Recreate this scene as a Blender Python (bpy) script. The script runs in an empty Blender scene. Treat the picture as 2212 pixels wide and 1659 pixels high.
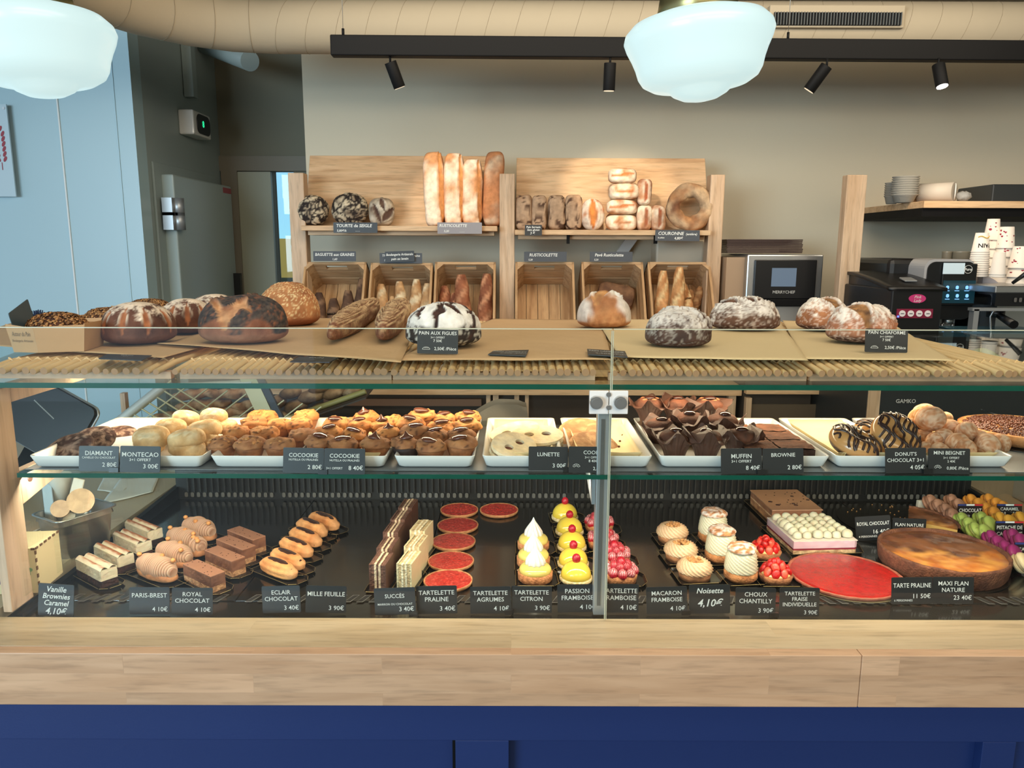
import bpy, bmesh, math, random
from mathutils import Vector, Matrix, noise
R = math.radians
SC = bpy.context.scene
COL = SC.collection
random.seed(7)

# ---------------- camera ----------------
F = 1640.0; CX = 1106.0; CY = 829.5; H = 1.5
PITCH = 10.2; ROLL = 0.18
cam_d = bpy.data.cameras.new('camera'); cam = bpy.data.objects.new('camera', cam_d); COL.objects.link(cam)
cam_d.sensor_width = 36; cam_d.lens = 36*F/2212; cam_d.clip_start = .02; cam_d.clip_end = 60
ROT = Matrix.Rotation(R(90-PITCH), 3, 'X') @ Matrix.Rotation(R(ROLL), 3, 'Z')
cam.matrix_world = Matrix.Translation((0, 0, H)) @ ROT.to_4x4()
SC.camera = cam
SC.view_settings.view_transform = 'Standard'; SC.view_settings.look = 'None'
SC.view_settings.gamma = 1; SC.view_settings.use_curve_mapping = False
SC.view_settings.exposure = 0.0
SC.cycles.max_bounces = 7; SC.cycles.transparent_max_bounces = 16; SC.cycles.glossy_bounces = 3
SC.cycles.diffuse_bounces = 3; SC.cycles.caustics_reflective = False; SC.cycles.caustics_refractive = False
SC.cycles.sample_clamp_indirect = 4; SC.cycles.sample_clamp_direct = 0

# ---------------- world and lights ----------------
w = bpy.data.worlds.new('world'); SC.world = w; w.use_nodes = True
w.node_tree.nodes['Background'].inputs[0].default_value = (.62, .80, 1, 1)
w.node_tree.nodes['Background'].inputs[1].default_value = 0.9

def light(name, kind, loc, target, power, color, size=None, size_y=None, spot=None, blend=.5, spread=None):
    d = bpy.data.lights.new(name, kind); d.energy = power; d.color = color
    if kind == 'AREA':
        d.shape = 'RECTANGLE'; d.size = size; d.size_y = size_y or size
        if spread: d.spread = R(spread)
    if kind == 'SPOT': d.spot_size = R(spot); d.spot_blend = blend; d.shadow_soft_size = size or .02
    if kind == 'POINT': d.shadow_soft_size = size or .05
    o = bpy.data.objects.new(name, d); COL.objects.link(o); o.location = loc
    o.rotation_euler = (Vector(target)-Vector(loc)).to_track_quat('-Z', 'Y').to_euler()
    return o
WARM = (1, .76, .50); WARM2 = (1, .84, .64); COOL = (.66, .86, 1)
# daylight of the shop window behind the visitor, to the left
light('shop_window_daylight', 'AREA', (-3.4, -2.9, 1.9), (-1.4, 3.6, 1.3), 230, COOL, 2.8, 1.6)
light('shop_lamps_row', 'AREA', (1.0, -1.2, 2.56), (0.5, 1.6, .7), 72, (1, .87, .70), 3.4, 1.2)
light('ceiling_lamps_front', 'AREA', (0.4, 0.75, 2.57), (0.4, 1.2, .8), 29, (1, .87, .72), 2.6, .8)
light('ceiling_lamps_back', 'AREA', (0.6, 2.45, 2.57), (0.6, 3.7, .9), 38, (1, .86, .66), 3.0, .8)
# light strips of the display case (under each glass shelf, shining down)
light('case_strip_upper', 'AREA', (0.02, 1.53, 1.250), (0.02, 1.50, 1.0), 6.5, (1, .78, .52), 2.1, .03)
light('case_strip_lower', 'AREA', (0.04, 1.33, 1.090), (0.04, 1.52, .84), 7.0, (1, .86, .68), 1.9, .03)

# ---------------- pixel helpers ----------------
def ray(px, py): return ROT @ Vector(((px-CX)/F, -(py-CY)/F, -1))
def atY(px, py, Y): d = ray(px, py); return Vector((0, 0, H)) + d*(Y/d.y)
def atZ(px, py, Z): d = ray(px, py); return Vector((0, 0, H)) + d*((Z-H)/d.z)
AX = ROT @ Vector((0, 0, -1))
def sc(p): return (Vector(p)-Vector((0, 0, H))).dot(AX)/F       # metres per pixel there

# ---------------- colours ----------------
def C(r, g, b): 
    return tuple(((v/255)/12.92 if v/255 <= .04045 else ((v/255+.055)/1.055)**2.4) for v in (r, g, b))
def mixc(a, b, t):
    t = max(0, min(1, t)); return (a[0]+(b[0]-a[0])*t, a[1]+(b[1]-a[1])*t, a[2]+(b[2]-a[2])*t)
def ss(a, b, x):
    t = max(0, min(1, (x-a)/(b-a))); return t*t*(3-2*t)
def nz(p, s=1, seed=0): return noise.noise(Vector((p[0]*s+seed*7.3, p[1]*s-seed*3.1, p[2]*s+seed*1.7)))
def fz(p, s=1, seed=0, o=3): return noise.fractal(Vector((p[0]*s+seed*7.3, p[1]*s-seed*3.1, p[2]*s+seed*1.7)), 1, 2, o)

# ---------------- materials ----------------
def newmat(name):
    m = bpy.data.materials.new(name); m.use_nodes = True
    return m, m.node_tree, m.node_tree.nodes['Principled BSDF']
def ln(t, a, b): t.links.new(a, b)
def mat(name, col, rough=.5, metal=0, bump=0, bscale=80, var=0, vscale=6, emit=None, estr=0, coat=0, spec=.5, sss=0, alpha=1, stretch=None):
    m, t, b = newmat(name)
    b.inputs['Base Color'].default_value = (*col, 1); b.inputs['Roughness'].default_value = rough
    b.inputs['Metallic'].default_value = metal; b.inputs['Specular IOR Level'].default_value = spec
    b.inputs['Coat Weight'].default_value = coat; b.inputs['Coat Roughness'].default_value = .08
    if sss: b.inputs['Subsurface Weight'].default_value = sss; b.inputs['Subsurface Scale'].default_value = .01
    if emit: b.inputs['Emission Color'].default_value = (*emit, 1); b.inputs['Emission Strength'].default_value = estr
    if alpha < 1: b.inputs['Alpha'].default_value = alpha
    tc = t.nodes.new('ShaderNodeTexCoord'); mp = t.nodes.new('ShaderNodeMapping'); ln(t, tc.outputs['Object'], mp.inputs[0])
    if stretch: mp.inputs['Scale'].default_value = stretch
    n = t.nodes.new('ShaderNodeTexNoise'); n.inputs['Scale'].default_value = vscale; n.inputs['Detail'].default_value = 5
    ln(t, mp.outputs[0], n.inputs['Vector'])
    mx = t.nodes.new('ShaderNodeMix'); mx.data_type = 'RGBA'
    mx.inputs[6].default_value = (*[c*(1-var) for c in col], 1); mx.inputs[7].default_value = (*[min(1, c*(1+var)) for c in col], 1)
    ln(t, n.outputs['Fac'], mx.inputs[0]); ln(t, mx.outputs[2], b.inputs['Base Color'])
    if bump:
        n2 = t.nodes.new('ShaderNodeTexNoise'); n2.inputs['Scale'].default_value = bscale; n2.inputs['Detail'].default_value = 4
        ln(t, mp.outputs[0], n2.inputs['Vector'])
        bp = t.nodes.new('ShaderNodeBump'); bp.inputs['Strength'].default_value = bump; bp.inputs['Distance'].default_value = .004
        ln(t, n2.outputs['Fac'], bp.inputs['Height']); ln(t, bp.outputs[0], b.inputs['Normal'])
    return m
def wood(name, light_, dark_, axis='x', plank=None, rough=.5, scale=1.0, contrast=1.0, coat=0):
    """grain along the axis in object space; plank=(length, height) gives glued staves"""
    m, t, b = newmat(name)
    b.inputs['Roughness'].default_value = rough; b.inputs['Coat Weight'].default_value = coat; b.inputs['Coat Roughness'].default_value = .25
    tc = t.nodes.new('ShaderNodeTexCoord'); mp = t.nodes.new('ShaderNodeMapping'); ln(t, tc.outputs['Object'], mp.inputs[0])
    s = {'x': (1.4, 14, 14), 'y': (14, 1.4, 14), 'z': (14, 14, 1.4)}[axis]
    mp.inputs['Scale'].default_value = tuple(v*scale for v in s)
    n = t.nodes.new('ShaderNodeTexNoise'); n.inputs['Scale'].default_value = 2.2; n.inputs['Detail'].default_value = 6
    n.inputs['Distortion'].default_value = .8
    vec = mp.outputs[0]
    if plank:
        # staves: a brick pattern shifts the grain and the tone of each stave
        mp2 = t.nodes.new('ShaderNodeMapping'); ln(t, tc.outputs['Object'], mp2.inputs[0])
        mp2.inputs['Rotation'].default_value = {'xz': (R(-90), 0, 0), 'xy': (0, 0, 0), 'zx': (R(-90), 0, R(90))}[plank[2]]
        br = t.nodes.new('ShaderNodeTexBrick'); ln(t, mp2.outputs[0], br.inputs['Vector'])
        br.inputs['Scale'].default_value = 1; br.inputs['Brick Width'].default_value = plank[0]; br.inputs['Row Height'].default_value = plank[1]
        br.inputs['Mortar Size'].default_value = .0004; br.inputs['Mortar Smooth'].default_value = .5; br.inputs['Bias'].default_value = 0
        br.inputs['Color1'].default_value = (0, 0, 0, 1); br.inputs['Color2'].default_value = (1, 1, 1, 1); br.inputs['Mortar'].default_value = (.2, .2, .2, 1)
        ad = t.nodes.new('ShaderNodeVectorMath'); ad.operation = 'MULTIPLY_ADD'
        ln(t, br.outputs['Color'], ad.inputs[0]); ad.inputs[1].default_value = (7, 5, 9); ln(t, mp.outputs[0], ad.inputs[2]); vec = ad.outputs[0]
    ln(t, vec, n.inputs['Vector'])
    cr = t.nodes.new('ShaderNodeValToRGB'); ln(t, n.outputs['Fac'], cr.inputs[0])
    cr.color_ramp.elements[0].position = .5-.2/contrast; cr.color_ramp.elements[0].color = (*dark_, 1)
    cr.color_ramp.elements[1].position = .5+.12/contrast; cr.color_ramp.elements[1].color = (*light_, 1)
    out = cr.outputs[0]
    # fine dark flecks
    n3 = t.nodes.new('ShaderNodeTexNoise'); n3.inputs['Scale'].default_value = 9; n3.inputs['Detail'].default_value = 3; ln(t, vec, n3.inputs['Vector'])
    r3 = t.nodes.new('ShaderNodeMapRange'); r3.inputs[1].default_value = .3; r3.inputs[2].default_value = .5; r3.inputs[3].default_value = .8; r3.inputs[4].default_value = 1
    ln(t, n3.outputs['Fac'], r3.inputs[0])
    mu = t.nodes.new('ShaderNodeMix'); mu.data_type = 'RGBA'; mu.blend_type = 'MULTIPLY'; mu.inputs[0].default_value = 1
    ln(t, out, mu.inputs[6]); ln(t, r3.outputs[0], mu.inputs[7]); out = mu.outputs[2]
    if plank:
        r4 = t.nodes.new('ShaderNodeMapRange'); r4.inputs[3].default_value = .86; r4.inputs[4].default_value = 1.06
        ln(t, br.outputs['Color'], r4.inputs[0])
        m4 = t.nodes.new('ShaderNodeMix'); m4.data_type = 'RGBA'; m4.blend_type = 'MULTIPLY'; m4.inputs[0].default_value = 1
        ln(t, out, m4.inputs[6]); ln(t, r4.outputs[0], m4.inputs[7]); out = m4.outputs[2]
    ln(t, out, b.inputs['Base Color'])
    bp = t.nodes.new('ShaderNodeBump'); bp.inputs['Strength'].default_value = .12; bp.inputs['Distance'].default_value = .002
    ln(t, n3.outputs['Fac'], bp.inputs['Height']); ln(t, bp.outputs[0], b.inputs['Normal'])
    return m
def food(name, rough=.7, bump=.4, bscale=150, var=.18, vscale=60, sss=0, coat=0, spec=.4):
    """colour comes from the mesh's own colour attribute (crust, flour, glaze), broken up by fine noise"""
    m, t, b = newmat(name)
    b.inputs['Roughness'].default_value = rough; b.inputs['Coat Weight'].default_value = coat; b.inputs['Coat Roughness'].default_value = .06
    b.inputs['Specular IOR Level'].default_value = spec
    if sss: b.inputs['Subsurface Weight'].default_value = sss; b.inputs['Subsurface Scale'].default_value = .006
    a = t.nodes.new('ShaderNodeAttribute'); a.attribute_name = 'Col'
    tc = t.nodes.new('ShaderNodeTexCoord')
    n = t.nodes.new('ShaderNodeTexNoise'); n.inputs['Scale'].default_value = vscale; n.inputs['Detail'].default_value = 6; ln(t, tc.outputs['Object'], n.inputs['Vector'])
    r = t.nodes.new('ShaderNodeMapRange'); r.inputs[1].default_value = .3; r.inputs[2].default_value = .7
    r.inputs[3].default_value = 1-var; r.inputs[4].default_value = 1+var; ln(t, n.outputs['Fac'], r.inputs[0])
    mu = t.nodes.new('ShaderNodeMix'); mu.data_type = 'RGBA'; mu.blend_type = 'MULTIPLY'; mu.inputs[0].default_value = 1
    ln(t, a.outputs['Color'], mu.inputs[6]); ln(t, r.outputs[0], mu.inputs[7]); ln(t, mu.outputs[2], b.inputs['Base Color'])
    if bump:
        n2 = t.nodes.new('ShaderNodeTexNoise'); n2.inputs['Scale'].default_value = bscale; n2.inputs['Detail'].default_value = 4; ln(t, tc.outputs['Object'], n2.inputs['Vector'])
        bp = t.nodes.new('ShaderNodeBump'); bp.inputs['Strength'].default_value = bump; bp.inputs['Distance'].default_value = .003
        ln(t, n2.outputs['Fac'], bp.inputs['Height']); ln(t, bp.outputs[0], b.inputs['Normal'])
    return m
def glassmat(name, tint=(.96, .985, .975), refl=1.0):
    m = bpy.data.materials.new(name); m.use_nodes = True; t = m.node_tree; t.nodes.clear()
    o = t.nodes.new('ShaderNodeOutputMaterial'); mx = t.nodes.new('ShaderNodeMixShader')
    tr = t.nodes.new('ShaderNodeBsdfTransparent'); tr.inputs[0].default_value = (*tint, 1)
    gl = t.nodes.new('ShaderNodeBsdfGlossy'); gl.inputs['Roughness'].default_value = .02; gl.inputs['Color'].default_value = (refl, refl, refl, 1)
    fr = t.nodes.new('ShaderNodeFresnel'); fr.inputs['IOR'].default_value = 1.45
    ge = t.nodes.new('ShaderNodeNewGeometry'); mm = t.nodes.new('ShaderNodeMath'); mm.operation = 'SUBTRACT'; mm.inputs[0].default_value = 1; ln(t, ge.outputs['Backfacing'], mm.inputs[1])
    m2 = t.nodes.new('ShaderNodeMath'); m2.operation = 'MULTIPLY'; ln(t, fr.outputs[0], m2.inputs[0]); ln(t, mm.outputs[0], m2.inputs[1]); ln(t, m2.outputs[0], mx.inputs[0]); ln(t, tr.outputs[0], mx.inputs[1]); ln(t, gl.outputs[0], mx.inputs[2]); ln(t, mx.outputs[0], o.inputs[0])
    return m
M = {}
M['baked'] = food('baked crust', .75, .55, 160)
M['bread'] = food('floured crust', .82, .8, 90, var=.22, vscale=45)
M['rough_baked'] = food('rough crumb', .85, 1.0, 240, var=.3, vscale=120)
M['glaze'] = food('glossy glaze', .12, .05, 60, var=.05, coat=.6, spec=.6)
M['praline'] = food('red praline glaze', .22, .35, 260, var=.12, vscale=220, coat=.5, spec=.6)
M['choc'] = food('smooth chocolate', .35, .06, 40, var=.05, spec=.5)
M['cream'] = food('whipped cream', .5, .05, 100, var=.03, sss=.15)
M['fruit'] = food('fresh fruit', .28, .35, 350, var=.15, sss=.1, coat=.3)
M['plainc'] = food('printed surface', .45, 0, 50, var=.02)
M['board'] = mat('black card with sheen', C(26, 24, 22), .25)
M['gold'] = mat('gold foil', C(190, 165, 110), .35, .8)
M['silver'] = mat('bright card edge', C(205, 200, 188), .4)
M['tag'] = mat('black slate card', C(33, 35, 37), .42, var=.08, vscale=60)
M['slate'] = mat('grey chalk slate', C(74, 78, 84), .6, var=.1, vscale=30)
M['slate2'] = mat('glossy grey slate', C(140, 136, 140), .25)
M['glazed'] = food('caramel glaze', .2, .0, 40, .04, coat=.4); M['drk'] = mat('dark chocolate piping', C(54, 36, 34), .3)
M['chocg'] = food('melted chocolate', .12, .0, 50, .04, coat=.5)
M['liner'] = mat('dark brown paper case', C(52, 34, 30), .7)
M['tulip'] = mat('brown tulip paper', C(86, 56, 44), .5, bump=.6, bscale=40, var=.35, vscale=25)
M['lemon'] = food('lemon glaze', .12, 0, 40, .02, sss=.1, coat=.6)
M['flan'] = food('baked custard skin', .22, .15, 60, .08, coat=.35)
M['macaron'] = food('macaron shell', .5, .08, 200, .04)
M['gold2'] = mat('pale gold board', C(206, 178, 130), .4)
M['chalk'] = mat('white lettering', C(228, 228, 222), .7)
M['chalkdim'] = mat('thin chalk lettering', C(190, 190, 186), .7)
M['blackp'] = mat('black plastic', C(17, 18, 20), .35)
M['blackm'] = mat('matt black metal', C(16, 16, 17), .6, spec=.15)
M['deck'] = mat('black enamelled deck', C(18, 17, 16), .16, bump=.05, bscale=30, var=.2, vscale=8, coat=.3)
M['vent'] = mat('black vent', C(14, 14, 14), .5)
M['ventgrey'] = mat('grey vent tab', C(92, 90, 86), .6)
M['steel'] = mat('brushed steel', C(190, 192, 192), .3, .9, bump=.05, bscale=200, stretch=(1, 1, 12))
M['steel2'] = mat('satin aluminium', C(180, 184, 186), .42, .7)
M['white'] = mat('white porcelain', C(234, 233, 228), .18, coat=.4)
M['paper'] = mat('kraft paper', C(196, 160, 116), .8, bump=.5, bscale=25, var=.08, vscale=10)
M['kraft'] = mat('kraft carton', C(192, 154, 112), .75, bump=.2, bscale=60, var=.06)
M['parch2'] = mat('thin kraft baking paper', C(214, 188, 142), .7, bump=.3, bscale=20, var=.05)
M['parch'] = mat('baking parchment', C(228, 208, 160), .7, bump=.2, bscale=20, var=.04)
M['paperw'] = mat('white paper', C(222, 224, 220), .7, bump=.3, bscale=20)
M['bag'] = mat('brown paper bag', C(150, 138, 118), .8, bump=.8, bscale=14, var=.12, vscale=8)
M['beech'] = wood('glued beech front', C(208, 172, 138), C(184, 146, 112), 'x', (.42, .034, 'xz'), .45, contrast=.8)
M['beech_top'] = wood('glued beech top', C(198, 178, 144), C(178, 154, 118), 'x', (.9, .05, 'xy'), .36, contrast=.8, coat=.15)
M['pine'] = wood('pine board', C(224, 188, 146), C(196, 154, 112), 'x', None, .55)
M['pinev'] = wood('pine post', C(214, 184, 152), C(190, 156, 122), 'z', None, .55)
M['crate'] = wood('crate wood', C(204, 168, 126), C(162, 124, 86), 'z', None, .6, 1.4)
M['cratex'] = wood('crate rail', C(206, 170, 128), C(168, 130, 92), 'x', None, .6, 1.4)
M['postwood'] = wood('pale beech post', C(222, 190, 162), C(200, 164, 134), 'z', None, .5, .8)
M['strip'] = wood('pinkish beech strip', C(214, 178, 144), C(190, 150, 116), 'x', None, .55)
M['bamboo'] = mat('split willow stick', C(222, 190, 138), .42, bump=.1, bscale=60, var=.2, vscale=14)
M['stickend'] = mat('cut stick end', C(176, 134, 96), .7)
M['cord'] = mat('willow binding', C(216, 180, 128), .5, var=.2, vscale=40)
M['blue'] = mat('navy blue panel', C(24, 46, 98), .45, bump=.06, bscale=300, var=.04)
M['wall'] = mat('warm cream plaster', C(214, 204, 180), .85, bump=.08, bscale=60, var=.02, vscale=2)
M['wallblue'] = mat('pale blue sandwich panel', C(172, 200, 208), .35, var=.02, vscale=2)
M['wallgrey'] = mat('grey green panel', C(152, 166, 164), .5, var=.02, vscale=2)
M['wallolive'] = mat('olive grey plaster', C(128, 124, 106), .8, var=.03, vscale=2)
M['doorgrey'] = mat('pale grey door leaf', C(172, 188, 186), .35, var=.02)
M['duct'] = mat('cream textile duct', C(180, 166, 142), .85, bump=.15, bscale=30, var=.03)
M['grille'] = mat('grey grille blade', C(90, 94, 94), .5)
M['ceil'] = mat('brown acoustic ceiling', C(120, 112, 98), .8)
M['floor'] = mat('grey floor tile', C(110, 108, 102), .5, var=.06)
M['glass'] = glassmat('clear glass')
M['glass2'] = glassmat('case shelf glass', (.90, .96, .94), .8)
M['gedge'] = mat('green glass edge', C(16, 82, 66), .12, var=.25, vscale=30, coat=.5)
M['slot'] = mat('dark slot', C(5, 5, 5), .8)
M['screen'] = mat('lit grey screen', C(60, 66, 74), .2, emit=C(120, 140, 160), estr=.55)
# ---------------- mesh building ----------------
class B:
    def __init__(s): s.v = []; s.f = []; s.m = []; s.c = []; s.cc = (.8, .8, .8); s.sm = []
    def _add(s, vs, fs, mi=0, cols=None, smooth=False):
        o = len(s.v); s.v += [tuple(v) for v in vs]; s.f += [tuple(i+o for i in f) for f in fs]; s.m += [mi]*len(fs); s.sm += [smooth]*len(fs)
        s.c += cols if cols else [s.cc]*len(vs); return s
    def box(s, c, d, mi=0, rot=None, taper=None):
        x, y, z = d[0]/2, d[1]/2, d[2]/2; vs = []
        for k in (-1, 1):
            for a, b in ((-1, -1), (1, -1), (1, 1), (-1, 1)):
                t = taper if (taper and k > 0) else 1
                v = Vector((a*x*t, b*y*t, k*z)); v = (rot @ v) if rot else v; vs.append(v+Vector(c))
        return s._add(vs, [(0, 3, 2, 1), (4, 5, 6, 7), (0, 1, 5, 4), (1, 2, 6, 5), (2, 3, 7, 6), (3, 0, 4, 7)], mi)
    def prism(s, pts, z0, z1, mi=0, map_=None):
        """polygon pts (2-D, ccw) extruded along z; map_ turns (x, y, z) into the final place"""
        n = len(pts); vs = [(x, y, z0) for x, y in pts]+[(x, y, z1) for x, y in pts]
        if map_: vs = [map_(*v) for v in vs]
        fs = [tuple(range(n-1, -1, -1)), tuple(range(n, 2*n))]+[(i, (i+1) % n, n+(i+1) % n, n+i) for i in range(n)]
        return s._add(vs, fs, mi)
    def lathe(s, prof, seg=32, mi=0, c=(0, 0, 0), fn=None, colf=None, rot=None, smooth=True, sx=1, sy=1):
        """prof: list of (r, z); fn(phi, k, r, z)->(r, z)"""
        vs = []; cols = []; n = len(prof)
        for k, (r, z) in enumerate(prof):
            for i in range(seg):
                ph = 2*math.pi*i/seg; rr, zz = fn(ph, k, r, z) if fn else (r, z)
                p = Vector((rr*math.cos(ph)*sx, rr*math.sin(ph)*sy, zz)); cols.append(colf(p, k, ph) if colf else s.cc)
                p = (rot @ p) if rot else p; vs.append(p+Vector(c))
        fs = [(k*seg+i, k*seg+(i+1) % seg, (k+1)*seg+(i+1) % seg, (k+1)*seg+i) for k in range(n-1) for i in range(seg)]
        if prof[0][0] > 1e-5: fs.append(tuple(range(seg-1, -1, -1)))
        if prof[-1][0] > 1e-5: fs.append(tuple((n-1)*seg+i for i in range(seg)))
        return s._add(vs, fs, mi, cols, smooth)
    def cyl(s, a, b, r, seg=16, mi=0, r2=None, smooth=True):
        a = Vector(a); b = Vector(b); d = b-a; q = d.to_track_quat('Z', 'Y').to_matrix(); r2 = r if r2 is None else r2
        vs = []
        for p, rr in ((a, r), (b, r2)):
            for i in range(seg): ph = 2*math.pi*i/seg; vs.append(p+q @ Vector((rr*math.cos(ph), rr*math.sin(ph), 0)))
        s._add(vs, [(i, (i+1) % seg, seg+(i+1) % seg, seg+i) for i in range(seg)], mi, None, smooth)
        o = len(s.v)-2*seg
        s.f += [tuple(o+i for i in range(seg-1, -1, -1)), tuple(o+seg+i for i in range(seg))]; s.m += [mi, mi]; s.sm += [False, False]
        return s
    def tube(s, pts, r, seg=8, mi=0, colf=None, closed=False, smooth=True, rf=None, upv=None, capmi=None):
        pts = [Vector(p) for p in pts]; n = len(pts); vs = []; cols = []; up = Vector(upv) if upv else Vector((0, 0, 1))
        for k, p in enumerate(pts):
            a = pts[(k-1) % n] if (closed or k > 0) else p; b = pts[(k+1) % n] if (closed or k < n-1) else p
            d = (b-a).normalized(); u = up if abs(d.dot(up)) < .95 else Vector((0, 1, 0))
            sx = d.cross(u).normalized(); sy = sx.cross(d).normalized()
            rr = r(k/(n-1 or 1)) if callable(r) else r
            for i in range(seg):
                ph = 2*math.pi*i/seg; r2 = rr*(rf(ph, k) if rf else 1)
                q = p+sx*(r2*math.cos(ph))+sy*(r2*math.sin(ph)); vs.append(q); cols.append(colf(q, k/(n-1 or 1), ph) if colf else s.cc)
        m = n if closed else n-1
        fs = [(k*seg+i, k*seg+(i+1) % seg, ((k+1) % n)*seg+(i+1) % seg, ((k+1) % n)*seg+i) for k in range(m) for i in range(seg)]
        s._add(vs, fs, mi, cols, smooth)
        if not closed:
            s._add(vs[:seg], [tuple(range(seg-1, -1, -1))], mi if capmi is None else capmi, cols[:seg]); s._add(vs[-seg:], [tuple(range(seg))], mi, cols[-seg:])
        return s
    def blob(s, a, b, c, fn=None, seg=32, rings=20, flat=.4, ex=1.0, ez=1.0, mi=0, off=(0, 0, 0), rot=None, base=True):
        """rounded body, bottom at z=0 when base; fn(n, p)->(displacement, colour)"""
        vs = []; cols = []; e = lambda v, k: math.copysign(abs(v)**k, v)
        for k in range(rings+1):
            th = math.pi*k/rings
            for i in range(seg):
                ph = 2*math.pi*i/seg; n = Vector((math.sin(th)*math.cos(ph), math.sin(th)*math.sin(ph), math.cos(th)))
                x = e(math.cos(ph), ex)*e(math.sin(th), ez); y = e(math.sin(ph), ex)*e(math.sin(th), ez); z = e(math.cos(th), ez)
                if z < 0: z *= flat
                p = Vector((a*x, b*y, c*z+(c*flat if base else 0)))
                if fn: d, col = fn(n, p)
                else: d, col = 0, s.cc
                if k in (0, rings): pass
                p = p+n*d
                if base and p.z < 0: p.z = 0
                cols.append(col); p = (rot @ p) if rot else p; vs.append(p+Vector(off))
        fs = [((k+1)*seg+i, (k+1)*seg+(i+1) % seg, k*seg+(i+1) % seg, k*seg+i) for k in range(rings) for i in range(seg)]
        return s._add(vs, fs, mi, cols, True)
    def grid(s, fn, nu, nv, mi=0, colf=None, smooth=True, thick=0):
        vs = []; cols = []
        for j in range(nv+1):
            for i in range(nu+1):
                p = Vector(fn(i/nu, j/nv)); vs.append(p); cols.append(colf(i/nu, j/nv) if colf else s.cc)
        fs = [(j*(nu+1)+i, j*(nu+1)+i+1, (j+1)*(nu+1)+i+1, (j+1)*(nu+1)+i) for j in range(nv) for i in range(nu)]
        if thick:
            o = len(vs); W = nu+1
            vs += [v-Vector((0, 0, thick)) for v in vs]; cols += cols
            fs += [tuple(i+o for i in reversed(f)) for f in fs[:]]
            rim = [i for i in range(nu+1)]+[j*W+nu for j in range(1, nv+1)]+[nv*W+i for i in range(nu-1, -1, -1)]+[j*W for j in range(nv-1, 0, -1)]
            for a, b in zip(rim, rim[1:]+rim[:1]): fs.append((b, a, a+o, b+o))
        return s._add(vs, fs, mi, cols, smooth)
    def build(s, name, mats, parent=None, loc=None, rz=0, bevel=0):
        me = bpy.data.meshes.new(name); me.from_pydata(s.v, [], s.f)
        for m in (mats if isinstance(mats, (list, tuple)) else [mats]): me.materials.append(M[m] if isinstance(m, str) else m)
        me.polygons.foreach_set('material_index', s.m); me.polygons.foreach_set('use_smooth', s.sm)
        at = me.color_attributes.new('Col', 'FLOAT_COLOR', 'POINT')
        fl = []
        for c in s.c: fl += [c[0], c[1], c[2], 1]
        at.data.foreach_set('color', fl); me.update()
        o = bpy.data.objects.new(name, me); COL.objects.link(o)
        if parent: o.parent = parent
        if loc is not None: o.location = loc
        if rz: o.rotation_euler = (0, 0, rz)
        if bevel:
            md = o.modifiers.new('bevel', 'BEVEL'); md.width = bevel; md.segments = 2; md.limit_method = 'ANGLE'
        return o
def thing(name, label, cat, loc=(0, 0, 0), rz=0, group=None):
    o = bpy.data.objects.new(name, None); COL.objects.link(o); o.location = loc; o.rotation_euler = (0, 0, rz); o.empty_display_size = .02
    o['label'] = label; o['category'] = cat
    if group: o['group'] = group
    return o
def tag(o, label, cat, group=None, kind=None):
    o['label'] = label; o['category'] = cat
    if group: o['group'] = group
    if kind: o['kind'] = kind
    return o
def struct(o): o['kind'] = 'structure'; return o
def rounded(w, h, r, n=4):
    pts = []
    for cx, cy, a0 in ((w/2-r, h/2-r, 0), (-w/2+r, h/2-r, 90), (-w/2+r, -h/2+r, 180), (w/2-r, -h/2+r, 270)):
        for i in range(n+1): a = R(a0+90*i/n); pts.append((cx+r*math.cos(a), cy+r*math.sin(a)))
    return pts
def text_b(b, txt, size, x, y, align='CENTER', mi=0, shear=0, wid=None, map_=None, bold=0, depth=.0003):
    """lettering laid in the plane x/z facing -y"""
    cu = bpy.data.curves.new('t', 'FONT'); cu.body = txt; cu.size = size; cu.align_x = align; cu.shear = shear; cu.resolution_u = 2
    cu.offset = bold*size
    ob = bpy.data.objects.new('t', cu); me = ob.to_mesh()
    vs = [v.co.copy() for v in me.vertices]; fs = [tuple(p.vertices) for p in me.polygons]
    if wid and vs:
        x0 = min(v.x for v in vs); x1 = max(v.x for v in vs); k = min(1, wid/(x1-x0+1e-9))
        for v in vs: v.x *= k
    if map_: vs = [map_(v.x+x, v.y+y) for v in vs]
    else: vs = [Vector((v.x+x, -depth, v.y+y)) for v in vs]
    ob.to_mesh_clear(); bpy.data.objects.remove(ob); bpy.data.curves.remove(cu)
    return b._add(vs, fs, mi)
def price_tag(px, py, Z, wpx, hpx, lines, label, roll=0, yaw=0, lean=8, mcard='tag', mtext='chalk', clip=None, name='price_tag', group='price tags in the display case', p=None, extra=None, shear=0, bold=.004):
    """card standing with its lower edge at pixel (px, py) on the surface Z"""
    p = atZ(px, py, Z) if p is None else Vector(p); k = sc(p); w_ = wpx*k; h_ = hpx*k/math.cos(R(lean))
    t = thing(name, label, 'price tag', p, 0, group); t.rotation_euler = (R(-lean), R(roll), R(yaw))
    off = w_/2*abs(math.sin(R(roll)))
    b = B(); b.prism(rounded(w_, h_, min(w_, h_)*.05), 0, .0016, map_=lambda x, y, z: Vector((x, z, y+h_/2+off)))
    b.build('card', mcard, t)
    tb = B()
    for L in lines:
        txt, sz, x, y, al = L[:5]
        text_b(tb, txt, sz*h_, x*w_/2, y*h_/2+h_/2+off, al, shear=shear, wid=w_*.92, bold=bold)
    if extra: extra(tb, w_, h_)
    tb.build('lettering', mtext, t)
    if clip:
        cb = B(); cb.box((clip*w_/2, -.003, .004), (.016, .008, .008)); cb.build('clip', 'blackp', t)
    return t
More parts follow.
